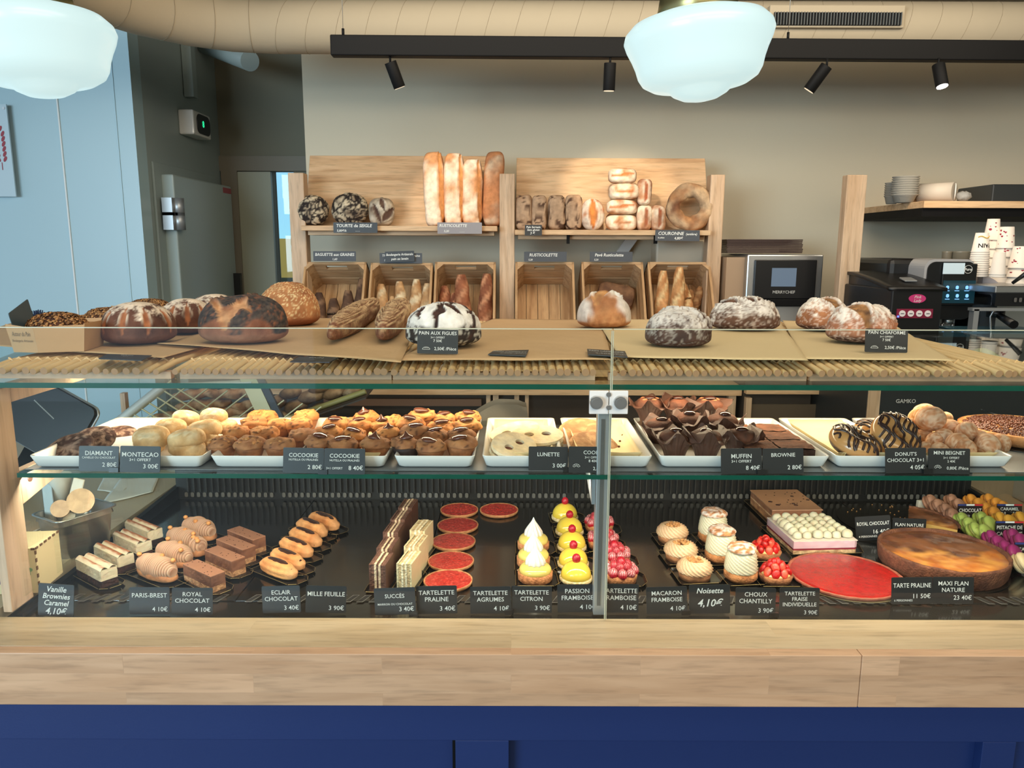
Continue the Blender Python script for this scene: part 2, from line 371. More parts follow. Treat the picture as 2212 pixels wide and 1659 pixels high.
def slashed(slashes, w=.12, depth=.004, rim=.003):
    """slashes: segments in plan coordinates -1..1; returns mask and height at (u, v)"""
    def f(u, v):
        best = 9; tt = 0
        for s_ in slashes:
            x0, y0, x1, y1 = s_[:4]; ww = s_[4] if len(s_) > 4 else w
            dx, dy = x1-x0, y1-y0; L = dx*dx+dy*dy; t = max(0, min(1, ((u-x0)*dx+(v-y0)*dy)/L)); 
            d = math.hypot(u-x0-t*dx, v-y0-t*dy)/(ww*(.25+.75*math.sin(math.pi*min(1, max(0, t*.9+.05)))))
            if d < best: best = d
        m = 1-ss(.75, 1.0, best); h = -depth*(1-ss(.3, 1.0, best))+rim*ss(.8, 1.1, best)*(1-ss(1.1, 1.7, best))
        return m, h
    return f
def crustfn(a, b, base, dark, flour=None, famt=0, sl=None, slc=None, slc2=None, sd=0, bumps=.004, bs=14, crack=0, crc=None, crs=18, fscale=30, ftop=1.0, fsoft=.35, bottom=None):
    def fn(n, p):
        t1 = fz(p, 22, sd); col = mixc(base, dark, .5+.6*t1); d = bumps*nz(p, bs, sd)+bumps*.35*nz(p, bs*3, sd+1)
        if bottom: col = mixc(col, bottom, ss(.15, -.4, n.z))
        if flour:
            m = n.z*ftop+famt+.55*fz(p, fscale, sd+3)+.3*nz(p, fscale*5, sd+4); col = mixc(col, flour, ss(.5-fsoft, .5+fsoft, m))
        if crack:
            dd, _ = noise.voronoi(Vector((p[0]*crs+sd*3.3, p[1]*crs, p[2]*crs)) + noise.noise_vector(Vector(p)*crs*1.3)*.35)
            e = dd[1]-dd[0]; m = 1-ss(crack*.5, crack, e); col = mixc(col, crc, m); d -= bumps*.8*m
        if sl:
            m, h = sl(p[0]/a, p[1]/b)
            if n.z > 0:
                col = mixc(col, mixc(slc, slc2 or slc, .5+.8*nz(p, 60, sd+9)), m); d += h*ss(0, .3, n.z)
        return d, col
    return fn
# ================= the room =================
YB = 3.9; YR = 4.7; ZC = 2.62
XS = atY(301, 400, 3.66).x; XC = atY(663, 400, YB).x
def wallbox(name, c, d, m): return struct(B().box(c, d).build(name, m))
wallbox('floor', (0, 2.2, -.05), (12, 14, .1), 'floor')
wallbox('ceiling', (0, 1.7, ZC+.05), (12, 9, .1), 'ceil')
wallbox('wall_back', ((XC+4.5)/2, YB+.06, 1.31), (4.5-XC, .12, 2.62), 'wall')
wallbox('wall_right', (4.4, 1.5, 1.31), (.1, 8.6, 2.62), 'wall')
wallbox('wall_left', ((XS-5)/2, 3.66+.05, 1.31), (XS+5, .1, 2.62), 'wallblue')
wallbox('trim_1', (atY(152, 500, 3.66).x, 3.657, 1.31), (.006, .006, 2.62), 'white')
wallbox('trim_2', (atY(272, 500, 3.66).x, 3.658, 1.31), (.004, .004, 2.62), 'wallblue')
# side wall of the cold room, pierced by nothing: the door is mounted on it
wallbox('wall_side', (XS-.05, (3.76+YR)/2+.3, 1.31), (.1, YR-3.76+.6, 2.62), 'wallgrey')
# back wall of the recess with the opening that leads outside
xo0, xo1 = atY(590, 500, YR).x, atY(640, 500, YR).x; zo = atY(600, 368, YR).z
wallbox('wall_recess', ((XS+xo0)/2, YR+.06, 1.31), (xo0-XS, .12, 2.62), 'wallolive')
wallbox('wall_recess_header', ((xo0+xo1)/2, YR+.06, (zo+2.62)/2), (xo1-xo0, .12, 2.62-zo), 'wallolive')
wallbox('wall_recess_right', ((xo1+.0)/2+.1, YR+.06, 1.31), (abs(xo1)+.2, .12, 2.62), 'wallolive')
# door leaf and frame in the recess
x0, x1, x2 = atY(488, 500, YR).x, atY(522, 500, YR).x, atY(592, 500, YR).x
zt = atY(540, 338, YR).z; zt2 = atY(540, 370, YR).z
b = B(); b.box(((x0+x1)/2, YR-.01, zt/2), (x1-x0, .03, zt)); b.box(((x1+XC)/2+.001, YR-.012, (zt+zt2)/2), (XC-x1+.3, .03, zt-zt2))
struct(b.build('trim_3', mat('brown grey door frame', C(128, 120, 104), .6)))
b = B(); b.box(((x1+x2)/2, YR+.0, zt2/2), (x2-x1, .03, zt2-.01))
d2 = struct(b.build('door_2', mat('pale olive door leaf', C(168, 168, 146), .5, var=.05, vscale=3)))
# outside seen through the opening: sky, a yellow sign band, a pale facade
b = B(); b.box(((xo0+xo1)/2, YR+.10, zo/2), (xo1-xo0, .01, zo))
struct(b.build('window_1', M['glass']))
b = B(); b.cc = C(150, 210, 235); b.box((-1.9, 7.2, 2.2), (3, .05, 3)); 
o = b.build('sky_backdrop', mat('bright daylight sky', C(150, 205, 235), .9, emit=C(150, 208, 240), estr=.95)); struct(o)
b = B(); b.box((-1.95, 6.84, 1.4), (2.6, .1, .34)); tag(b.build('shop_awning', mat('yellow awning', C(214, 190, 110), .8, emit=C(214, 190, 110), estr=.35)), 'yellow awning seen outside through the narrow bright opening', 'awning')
b = B(); b.box((-1.95, 6.9, .6), (2.6, .1, 1.3)); tag(b.build('street_facade', mat('street facade', C(120, 140, 150), .8, var=.3, vscale=9)), 'blue grey street front seen through the narrow opening beside the rack', 'facade')

# cold room door on the side wall
Yd0 = 3.66+(4.7-3.66)*.22; 
def onside(px, py):  # point of the side wall plane x = XS
    d = ray(px, py); t = (XS-0)/d.x; return Vector((0, 0, H))+d*t
pA = onside(343, 376); pB = onside(474, 402); pF0 = onside(325, 348); pF1 = onside(460, 384)
t = thing('door_1', 'pale grey cold room door with steel hinges on the side wall', 'door', (XS, 0, 0)); t['kind'] = 'structure'
b = B(); b.box((.035, (pA.y+pB.y)/2, pA.z/2), (.07, pB.y-pA.y, pA.z)); b.build('door_leaf', 'doorgrey', t, bevel=.008)
b = B(); b.box((.006, (pF0.y+pF1.y)/2, pF0.z/2), (.012, pF1.y-pF0.y, pF0.z)); b.build('door_frame', 'wallgrey', t, bevel=.003)
b = B()
for zc, hh in ((onside(348, 447).z, .085), (onside(350, 478).z, .085)):
    b.cyl((.085, pA.y+.0, zc-hh/2), (.085, pA.y, zc+hh/2), .028, 14); b.box((.05, pA.y-.02, zc), (.05, .06, hh))
b.build('hinge', 'steel2', t)
b = B(); pl_ = onside(464, 412); b.box((.072, pl_.y, pl_.z), (.002, .12, .03)); b.build('maker_plate', mat('red print', C(170, 80, 90), .5), t)
b = B(); pl_ = onside(491, 630); b.box((.09, pB.y-.04, onside(470, 628).z), (.04, .03, .2)); b.build('door_handle', 'blackp', t)

# door controller with green display
p = onside(405, 270)
t = thing('door_controller', 'white wall controller with green lit digits above the cold room door', 'controller', p)
b = B(); b.box((.04, 0, 0), (.08, .23, .125)); b.build('housing', 'white', t, bevel=.008)
b = B(); b.prism(rounded(.17, .10, .035, 6), 0, .004, map_=lambda x, y, z: Vector((.081+z, x+.01, y))); b.build('display', 'blackp', t)
b = B(); text_b(b, '8', .045, 0, -.012, map_=lambda x, y: Vector((.086, x, y+.0)), bold=.03); b.build('digits', mat('green led', C(40, 220, 150), .5, emit=C(40, 230, 150), estr=1.5), t)
b = B(); b.box((.03, 0, (ZC-p.z)/2+.07), (.05, .055, ZC-p.z-.14)); tag(b.build('cable_trunking', 'wallgrey', None, p), 'vertical grey cable trunking running up from the door controller', 'cable trunking')

# poster with a red ear of wheat
p = atY(-34, 326, 3.63)
t = thing('hanging_sign', 'white hanging panel with a red wheat ear on the pale blue wall', 'sign', p); k = sc(p)
b = B(); b.box((0, 0, 0), (118*k, .008, 192*k)); b.build('panel', mat('pale printed panel', C(186, 206, 214), .4), t)
b = B(); ax = 38*k
for i in range(7):
    for s_ in (-1, 1):
        zc = 46*k-i*10.5*k; cxx = ax+s_*(7 if i else 3)*k
        pts = [(cxx+(math.cos(a)*3.2-s_*0)*k, zc+math.sin(a)*6.6*k) for a in [2*math.pi*q/10 for q in range(10)]]
        an = R(-28*s_); pts = [(cxx+(x-cxx)*math.cos(an)-(z-zc)*math.sin(an), zc+(x-cxx)*math.sin(an)+(z-zc)*math.cos(an)) for x, z in pts]
        b.prism(pts, .0045, .0055, map_=lambda x, y, z: Vector((x, -z, y)))
b.box((ax-1*k, -.005, -32*k), (1.6*k, .001, 16*k)); b.build('wheat_ear', mat('dark red print', C(150, 44, 58), .5), t)
b = B(); b.cyl((53*k, -.006, 88*k), (53*k, .004, 88*k), 3*k, 12); b.build('grommet', 'steel', t)
b.build

# ================= duct, ceiling slats, track light, lamps =================
t = thing('air_duct', 'wide cream round textile air duct bending along under the ceiling', 'air duct', (0, 0, 0))
zD = atY(1106, 60, 3.2).z; rD = .098
path = [(3.6, 3.2), (-.95, 3.2), (-1.1, 3.17), (-1.24, 3.08), (-1.36, 2.93), (-1.44, 2.75), (-1.49, 2.5), (-1.52, 2.1), (-1.54, 1.2)]
b = B(); b.tube([(x, y, zD) for x, y in path], rD, 32); x = -.9
while x < 3.5:
    pts = [(x+.025*math.sin(a)*0+.03*math.sin(a), 3.2+math.cos(a)*(rD+.0006), zD+math.sin(a)*(rD+.0006)) for a in [2*math.pi*q/24 for q in range(24)]]
    b.tube(pts, .0007, 5, closed=True, mi=1); x += .115
for (xa, ya), (xb, yb) in zip(path[1:-1], path[2:]):
    d = Vector((xb-xa, yb-ya, 0)).normalized(); nn = Vector((-d.y, d.x, 0)); cpt = Vector(((xa+xb)/2, (ya+yb)/2, zD))
    b.tube([cpt+nn*math.cos(a)*(rD+.001)+Vector((0, 0, 1))*math.sin(a)*(rD+.001) for a in [2*math.pi*q/24 for q in range(24)]], .0007, 5, closed=True, mi=1)
b.build('duct_skin', ['duct', mat('duct seam', C(150, 136, 112), .9)], t)  # seams in a darker tone than the duct
g0, g1 = atY(1668, 44, 3.09), atY(1946, 44, 3.09); kk = sc(g0)
gp = B(); cxg = (g0.x+g1.x)/2; wg = g1.x-g0.x; gp.box((cxg, 3.11, g0.z+8*kk), (wg+14*kk, .05, 46*kk)); g = gp.build('outlet_frame', 'duct', t, bevel=.004)
b = B(); b.box((cxg, 3.083, g0.z+2*kk), (wg-4*kk, .006, 26*kk)); b.build('outlet_opening', 'blackm', g)
b = B()
for i in range(44): b.box((cxg-wg/2+(i+.5)*wg/44, 3.078, g0.z+2*kk), (.0025, .012, 26*kk))
b.build('outlet_blade', 'grille', g)
b = B(); b.cyl(Vector(atY(440, 95, 4.5)), Vector(atY(540, 132, 4.1)), .05, 20); tag(b.build('small_air_duct', 'wallgrey'), 'short round duct end in the dark recess above the cold room door', 'air duct')
b = B()
for i in range(80): b.box((-1.2+i*.05, 3.0, ZC-.012), (.026, .5, .02))
tag(b.build('ceiling_slats', 'blackm'), 'row of dark perforated slots in the brown ceiling above the duct', 'ceiling slats')

pT0 = atY(716, 100, 2.9); pT1 = atY(2212, 112, 2.93); dT = (pT1-pT0); Lt = dT.length*1.15; hT = 42*sc(pT0)
t = thing('track_rail', 'long black lighting rail hung in front of the cream duct', 'lighting rail', pT0, math.atan2(dT.y, dT.x))
t.rotation_euler = (0, -math.atan2(dT.z, dT.x), math.atan2(dT.y, dT.x))
b = B(); b.box((Lt/2, 0, 0), (Lt, .045, hT)); b.build('rail', 'blackm', t, bevel=.004)
for px in (742, 1705):
    b = B(); xx = (atY(px, 100, 2.9).x-pT0.x); b.cyl((xx, 0, hT/2), (xx, 0, hT/2+.025), .005, 8); g_ = b.build('cable_grip', 'blackm', t)
    b = B(); b.cyl((xx, 0, hT/2), (xx, 0, ZC-pT0.z), .001, 6); b.build('cable', 'steel', g_)
M['spotlens'] = mat('lit spot lens', (1, 1, 1), .3, emit=(1, .86, .82), estr=14)
M['spotdim'] = mat('spot lens', C(60, 56, 50), .3, emit=(1, .8, .55), estr=1.0)
def spotlamp(px0, py0, px1, py1, toward, label, lit=False):
    a = atY(px0, py0, 2.9); e = atY(px1, py1, 2.9); k = sc(a); d = (e-a).normalized(); d = Vector((d.x, toward, d.z)).normalized(); L = (e-a).length
    t = thing('track_spotlight', label, 'spotlight', a, 0, 'cylindrical spotlights under the black rail')
    b = B(); b.cyl((0, 0, 0), d*L, 13*k, 24); b.cyl((0, 0, 0), d*.003, 11*k, 24); b.build('lamp_body', 'blackm', t, bevel=.001)
    b = B(); b.cyl((0, 0, -.004), (0, 0, 14*k), .004, 10); b.build('stem', 'blackm', t)
    b = B(); b.cyl(d*(L-.001), d*(L+.002), 11*k, 24); b.build('lens', 'spotlens' if lit else 'spotdim', t)
    return a+d*L
e1 = spotlamp(843, 134, 862, 188, .25, 'black spotlight tilted right at the left end of the rail')
e2 = spotlamp(1318, 136, 1316, 195, .12, 'straight black spotlight left of the glowing pendant lamp')
e3 = spotlamp(1786, 142, 1752, 194, .3, 'black spotlight strongly tilted left, right of the pendant lamp')
e4 = spotlamp(2027, 140, 2027, 192, -.32, 'black spotlight with bright lens turned to the viewer', True)
for nm, e, tg, pw, an in (('track_beam_left', e1, atY(985, 425, 3.55), 30, 40), ('track_beam_middle', e2, atY(1330, 405, 3.55), 30, 46),
                      ('track_beam_right', e3, atY(1500, 430, 3.6), 12, 40), ('track_beam_far_right', e4, atY(2090, 500, 3.3), 16, 80)):
    d = (tg-e).normalized(); light(nm, 'SPOT', e+d*.03, tg, pw*(.42 if nm == 'track_beam_left' else .55), (1, .80, .58), .02, spot=an, blend=.6)

M['lampglass'] = mat('glowing opal glass', C(120, 130, 130), .3, emit=(.66, .88, .88), estr=.87, coat=.15)
M['brass'] = mat('aged brass cap', C(150, 140, 96), .3, .85)
def pendant(px, py, label):
    p = atY(px, py, 1.7); k = sc(p)
    t = thing('pendant_lamp', label, 'pendant lamp', p); t.rotation_euler = (0, R(-4.5), 0)
    sc_l = .94; prof = [(0, .042), (.06, .04), (.11, .034), (.145, .022), (.161, .006), (.165, -.008), (.160, -.024), (.150, -.045), (.142, -.066), (.137, -.085), (.128, -.1), (.108, -.112), (.082, -.117), (.070, -.121), (.06, -.130), (.040, -.140), (.018, -.1445), (0, -.145)]
    prof = [(r_*sc_l, z_*sc_l) for r_, z_ in prof]; b = B(); b.lathe(prof, 64); b.build('shade', 'lampglass', t)
    b = B(); b.lathe([(0, .11), (.05, .105), (.075, .08), (.085, .036), (.08, .03)], 40); b.build('cap', 'brass', t)
    b = B(); hc = (ZC-p.z)/math.cos(R(4.5))-.004; b.cyl((0, 0, .1), (0, 0, hc), .003, 8); b.build('cable', 'blackp', t)
pendant(1508, 72, 'round glowing opal pendant lamp hanging over the middle of the counter')
pendant(76, 64, 'glowing opal pendant lamp cut off by the top left corner')

# ================= bread racks on the back wall =================
ZS = atY(1106, 489, 3.4).z
RACK = thing('bread_rack', 'tall pine bread rack with two sloping backboards and three uprights on the back wall', 'bread rack', (0, 0, 0))
def rack(x0, x1, top, y0, y1, label, bev):
    """x0..x1 px of the board top, y0 board top, y1 shelf front"""
    t = RACK
    a = atY(x0, y0, 3.66); c = atY(x1, y0+2, 3.66); zs = atY((x0+x1)/2, y1, 3.4).z
    s0 = atY(bev[0], y1, 3.38); s1 = atY(bev[1], y1, 3.38)
    th = math.atan2(a.z-zs, .12); Ln = math.hypot(a.z-zs, .12)
    b = B(); b.prism([(a.x-.004, 3.54), (c.x+.004, 3.54), (c.x, 3.66), (a.x, 3.66)], 0, .018,
                     map_=lambda x, y, z: Vector((x, y+z, zs+(y-3.54)/.12*(a.z-zs))))
    b.build('backboard', 'pine', t, bevel=.002)
    b = B(); b.box(((s0.x+s1.x)/2, 3.47, zs-.011), (s1.x-s0.x, .18, .022)); b.build('shelf', 'pine', t, bevel=.002)
    b = B(); b.box(((s0.x+s1.x)/2+.0, 3.50, zs-.031), (s1.x-s0.x-.03, .13, .018)); b.build('shelf_rail', 'pine', t)
    return t, zs
rk1, zs1 = rack(669, 1078, 0, 336, 488, 'left pine bread rack with sloping backboard and shelf', (650, 1074))
rk2, zs2 = rack(1116, 1523, 0, 341, 497, 'right pine bread rack with sloping backboard and shelf', (1112, 1536))
def post(xa, xb, ytop, par, Yp=3.46, dep=.07):
    a = atY(xa, ytop, Yp); c = atY(xb, ytop, Yp)
    b = B(); b.box(((a.x+c.x)/2, Yp+dep/2, a.z/2), (c.x-a.x, dep, a.z)); b.build('upright', 'pinev', par, bevel=.003)
post(621, 655, 373, rk1, 3.44); post(1079, 1112, 375, rk1, 3.44); post(1536, 1567, 377, rk2, 3.44)
b = B(); b.box((-.0, 3.5, .955), (2.1, .4, .03)); b.build('lower_shelf', 'pine', rk1)
for px in (1228, 1418):
    q = atY(px, 512, 3.40); b = B(); b.box((q.x, 3.42, q.z-.004), (.012, .03, .05)); b.box((q.x, 3.40, q.z+.014), (.016, .004, .016)); b.build('shelf_bracket', 'blackm', rk2)
# white box under the right rack shelf
q0 = atY(1418, 522, 3.62); q1 = atY(1520, 565, 3.62)
b = B(); b.box(((q0.x+q1.x)/2, 3.69, (q0.z+q1.z)/2-.02), (q1.x-q0.x, .14, q0.z-q1.z+.05)); tag(b.build('dispenser_box', mat('cream plastic box', C(214, 200, 176), .5), bevel=.01), 'cream wall dispenser box under the right bread rack shelf', 'box')
q0 = atY(1355, 530, 3.84)
b = B(); b.box((q0.x, 3.86, q0.z), (.05, .04, .14), rot=Matrix.Rotation(R(35), 3, 'Y')); tag(b.build('wall_bracket', 'white'), 'small white sloping bracket on the wall behind the right rack', 'bracket')

# ---- wooden crates, tilted to show their inside ----
CW, CL, CH, CT = .29, .36, .2, R(58)
def crate(xa, xb, ytop, label):
    a = atY(xa, ytop, 3.45); c = atY(xb, ytop, 3.45); w_ = c.x-a.x
    loc = Vector(((a.x+c.x)/2, 3.45-CL*math.cos(CT)+CH*math.sin(CT), a.z-CL*math.sin(CT)-CH*math.cos(CT)))
    t = thing('wooden_crate', label, 'crate', loc, 0, 'tilted wooden crates under the bread racks'); t.rotation_euler = (CT, 0, 0)
    b = B(); n = 5
    for i in range(n): b.box((-w_/2+(i+.5)*w_/n, CL/2, .005), (w_/n-.0025, CL, .01))
    b.build('floor_board', M['cratey'], t)
    b = B()   # end wall with handhold: three rails, the topmost slotted
    b.box((0, CL-.006, .045), (w_, .012, .055)); b.box((0, CL-.006, .108), (w_, .012, .055))
    sl = .10*w_/.29
    b.box((-(w_/4+sl/4), CL-.006, .168), (w_/2-sl/2, .012, .058)); b.box(((w_/4+sl/4), CL-.006, .168), (w_/2-sl/2, .012, .058))
    b.box((0, CL-.006, .146), (sl, .012, .014)); b.box((0, CL-.006, .191), (sl, .012, .012)); b.build('end_wall', 'cratex', t)
    for s_ in (-1, 1):
        b = B(); 
        for zc in (.032, .1, .168): b.box((s_*(w_/2-.005), CL/2, zc), (.01, CL, .058))
        b.build('side_wall', M['cratey'], t)
        b = B(); b.prism([(0, 0), (.03, 0), (0, .03)] if s_ < 0 else [(0, 0), (0, .03), (-.03, 0)][::-1], .01, CH+.0, map_=lambda x, y, z: Vector((s_*(w_/2-.01)+x, CL-.012-y, z)))
        b.build('corner_block', 'cratex', t)
    b = B(); b.box((0, .006, .03), (w_, .012, .05)); b.build('front_wall', 'cratex', t)
    return t, loc, w_
M['cratey'] = wood('crate side board', C(204, 164, 118), C(164, 122, 80), 'y', None, .6, 1.4)
crates = [crate(658, 792, 565, 'wooden crate of dark seeded baguettes, leftmost'), crate(801, 935, 567, 'wooden crate of pale baguettes, second from the left'),
          crate(940, 1071, 565, 'wooden crate of twisted brown baguettes beside the middle post'), crate(1113, 1240, 565, 'empty wooden crate showing bare boards'),
          crate(1256, 1389, 565, 'wooden crate holding one dark square loaf'), crate(1399, 1534, 565, 'wooden crate of long golden baguettes, rightmost')]

# ================= display case =================
YG = 1.25
ZT = atY(1106, 829, 1.27).z; ZM = atY(1106, 1024, 1.27).z; ZL = atY(1106, 1338, YG).z; ZD = ZL-.008
YL = (H-ZL)/math.tan(R(PITCH)+math.atan((1414-CY)/F)); ZF = atY(1106, 1526, YL).z
XL, XR = -.885, 1.21
YDB = 1.92
# wooden front ledge
x = atY(1858, 1470, YL).x
t = thing('counter_ledge', 'thick glued beech ledge along the front of the display case', 'counter ledge', (0, 0, 0))
b = B(); b.box(((-2.2+x)/2, YL+.011, (ZL+ZF)/2), (x+2.2-.0008, .022, ZL-ZF)); b.build('front_board', 'beech', t, bevel=.0015)
b = B(); b.box(((3+x)/2+.0004, YL+.011, (ZL+ZF)/2), (3-x, .022, ZL-ZF)); b.build('front_board', 'beech', t, bevel=.0015)
b = B(); b.box((.4, (YL+.0225+YG+.004)/2, ZL-.011), (5.2, YG+.004-YL-.0225, .022)); b.build('top_board', 'beech_top', t, bevel=.001)
# blue base with framed panels
t = thing('service_counter', 'navy blue panelled counter base below the beech ledge', 'counter', (0, 0, 0))
YP = YL+.012
b = B(); b.box((.4, YP+.03, ZF/2), (5.2, .02, ZF)); b.build('recessed_panel', 'blue', t)
zr = atY(1106, 1600, YP).z
b = B(); b.box((.4, YP+.01, (ZF+zr)/2), (5.2, .02, ZF-zr)); b.build('top_rail', 'blue', t, bevel=.001)
for xa, xb in ((984, 1099), (2118, 2190), (-260, -160)):
    a = atY(xa, 1650, YP).x; c = atY(xb, 1650, YP).x
    b = B(); b.box(((a+c)/2, YP+.01, zr/2), (c-a, .02, zr)); b.build('stile', 'blue', t, bevel=.001)
a = atY(980, 1650, YP).x; b = B(); b.box((a, YP+.0185, zr/2), (.006, .006, zr)); b.build('groove', 'blackm', t)
# case body, deck trays, vents
t = thing('display_case', 'black refrigerated display case with glass shelves behind the beech ledge', 'display case', (0, 0, 0))
b = B(); b.box(((XL+XR)/2, (YG+YDB)/2+.02, (ZD-.02)/2), (XR-XL+.02, YDB-YG, ZD-.02)); b.build('cabinet', 'blackm', t)
seams = [XL, -.52, -.178, .166, .52, .865, XR]
for a, c in zip(seams, seams[1:]):
    b = B(); b.box(((a+c)/2, (1.335+YDB)/2, ZD-.004), (c-a-.0016, YDB-1.335, .008)); dk = b.build('deck_tray', 'deck', t, bevel=.001)
    b = B(); b3 = B(); n = 13
    for i in range(n):
        xx = a+.02+(c-a-.04)*(i+.5)/n; sk = .006
        for q in (0,):
            for bb, gx, gy, z_ in ((b, 0, 0, .0008), (b3, .0016, .0022, .0004)):
                pts = [(-.0046-gx, -.013-gy), (.0046+gx, -.013-gy), (.0046+gx, .013+gy), (-.0046-gx, .013+gy)]
                pts = [(xx+px_+sk*(1 if py_ > 0 else -1)*(1 if (a+c)/2 < .6 else -1), 1.345+py_) for px_, py_ in pts]
                bb.prism(pts, ZD+.0001, ZD+z_)
    b.build('air_slot', 'slot', dk); b3.build('slot_sheen', 'ventgrey', dk)  # grey outline added around the slots for the sheen of the metal deck
b = B(); b.box(((XL+XR)/2, 1.2945, ZD-.006), (XR-XL, .079, .008)); b.build('front_strip', 'deck', t)
b = B(); b.box(((XL+XR)/2, YDB+.012, ZD+.055), (XR-XL, .02, .15)); b.build('back_panel', 'vent', t)
b = B(); n = 128
for i in range(n):
    if i % 16 == 15: continue
    xx = XL+.02+(XR-XL-.04)*(i+.5)/n; b.prism(rounded(.0085, .013, .003, 2), 0, .002, map_=lambda x, y, z: Vector((x+xx, YDB-.002-z, ZD+.013+y)))
b.build('vent_tab', 'ventgrey', t)
b = B()
for i in range(n):
    xx = XL+.02+(XR-XL-.04)*(i+.5)/n; b.box((xx+.0065, YDB-.003, ZD+.045), (.003, .008, .05))
b.build('vent_blade', mat('vent blade', C(38, 37, 35), .45), t)
for X_, sgn in ((XL, 1), (XR, -1)):
    b = B(); b.prism([(1.27, ZD-.02), (YDB+.02, ZD-.02), (YDB+.02, ZD+.034), (1.27, ZD+.004)], -.006, .006, map_=lambda x, y, z: Vector((X_+z, x, y))); b.build('side_rim', 'blackm', t)
    b = B(); b.box((X_-.001*sgn, (1.29+YDB)/2, (ZD+.03+ZM-.02)/2), (.006, YDB-1.29, ZM-.02-ZD-.03)); b.build('side_pane', 'glass', t)
# glass shelves with green edges
def gshelf(name, zt_, th, y0, y1, xa, xb, label):
    t = thing(name, label, 'glass shelf', (0, 0, 0))
    b = B(); b.box(((xa+xb)/2, (y0+y1)/2, zt_-th/2), (xb-xa, y1-y0, th)); b.build('pane', 'glass2', t)
    b = B(); b.box(((xa+xb)/2, y0-.0006, zt_-th/2), (xb-xa, .0012, th*.94)); b.box((xa-.0004, (y0+y1)/2, zt_-th/2), (.0008, y1-y0, th*.9)); b.build('polished_edge', 'gedge', t)
gshelf('upper_glass_shelf', ZT, .0095, 1.268, 2.12, -1.5, 1.6, 'upper glass shelf with green edge carrying the loaves and wicker mats')
gshelf('lower_glass_shelf', ZM, .0085, 1.268, 1.68, atY(38, 1030, 1.268).x, XR, 'lower glass shelf with green edge carrying the white pastry dishes')
b = B(); b.box((0.17, 1.45, ZM+.0012), (2.05, .33, .0012)); tag(b.build('shelf_liner', mat('grey shelf liner', C(120, 124, 126), .3, .3)), 'thin grey metal liner under the white dishes', 'shelf liner')
# front panes
xs = atY(1316, 1000, YG).x; zg = atY(1106, 711, YG).z
for xa, xb, lb in ((-1.9, xs-.0012, 'tall front glass pane left of the aluminium post'), (xs+.0012, 2.2, 'tall front glass pane right of the aluminium post')):
    t = thing('front_glass', lb, 'glass pane', (0, 0, 0))
    b = B(); b.box(((xa+xb)/2, YG, (zg+ZL)/2+.001), (xb-xa, .006, zg-ZL-.002)); b.build('pane', 'glass', t)
    b = B(); b.box(((xa+xb)/2, YG, zg+.0006), (xb-xa, .006, .0012)); xe = xb if xa < 0 else xa; b.box((xe, YG, (zg+ZL)/2), (.001, .006, zg-ZL-.004)); b.build('pane_edge', mat('pale glass edge', C(196, 200, 176), .3), t)
# aluminium post with two clamps
t = thing('case_post', 'aluminium post with two square glass clamps in the middle of the case', 'post', (0, 0, 0))
a = atY(1287, 1100, 1.275).x; c = atY(1314, 1100, 1.275).x; zk = atY(1106, 885, 1.28).z
b = B(); b.box(((a+c)/2, 1.288, (ZL+zk)/2-.004), (c-a, .026, zk-ZL)); b.build('post', 'steel2', t, bevel=.001)
b = B(); b.box(((a+c)/2-.002, 1.274, (ZL+zk)/2), (.006, .002, zk-ZL-.03)); b.build('groove', 'ventgrey', t)
b = B(); b.prism([(1.30, ZM-.009), (1.52, ZM-.009), (1.52, ZM-.02), (1.30, ZM-.065)], -.004, .004, map_=lambda x, y, z: Vector(((a+c)/2-.012+z, x, y))); b.build('shelf_arm', 'steel2', t)
for xa, xb in ((1273, 1313), (1316, 1355)):
    p0 = atY(xa, 843, 1.244); p1 = atY(xb, 893, 1.244)
    b = B(); b.box(((p0.x+p1.x)/2, 1.242, (p0.z+p1.z)/2), (p1.x-p0.x, .008, p0.z-p1.z)); cl = b.build('glass_clamp', 'white', t, bevel=.001)
    kx = atY(1287 if xa < 1300 else 1339, 868, 1.238); b = B(); b.cyl((kx.x, 1.239, kx.z), (kx.x, 1.226, kx.z), .0105, 24); b.cyl((kx.x, 1.2262, kx.z), (kx.x, 1.2255, kx.z), .008, 24); b.build('knob', 'steel', cl)
b = B()
for yy in (852, 880): kx = atY(1314.5, yy, 1.238); b.cyl((kx.x, 1.24, kx.z), (kx.x, 1.235, kx.z), .004, 14)
b.build('screw', 'steel', t)
# wooden side frame at the left end
t = thing('timber_side_support', 'pale beech side frame of the case at the left edge', 'case frame', (0, 0, 0))
XW = -.888
b = B(); b.box((XW-.008, 1.289, (ZL+1.262)/2-.0), (.016, .062, 1.25-ZL)); b.build('upright', 'postwood', t, bevel=.0015)
b = B(); b.box((XW-.008, 1.69, ZT-.028), (.016, .74, .034)); b.build('upper_rail', 'postwood', t, bevel=.0015)
pp = atY(96, 1040, 1.5)
b = B(); b.prism([(1.32, ZM-.012), (1.56, ZM-.012), (1.56, ZM-.030), (1.32, ZM-.075)], -.008, .008, map_=lambda x, y, z: Vector((XW-.008+z, x, y))); br = b.build('shelf_bracket', 'postwood', t, bevel=.001)
b = B(); b.cyl((XW+.0, 1.345, ZM-.034), (XW+.002, 1.345, ZM-.034), .006, 16); b.build('screw_cap', mat('brown screw cap', C(90, 62, 50), .5), br)
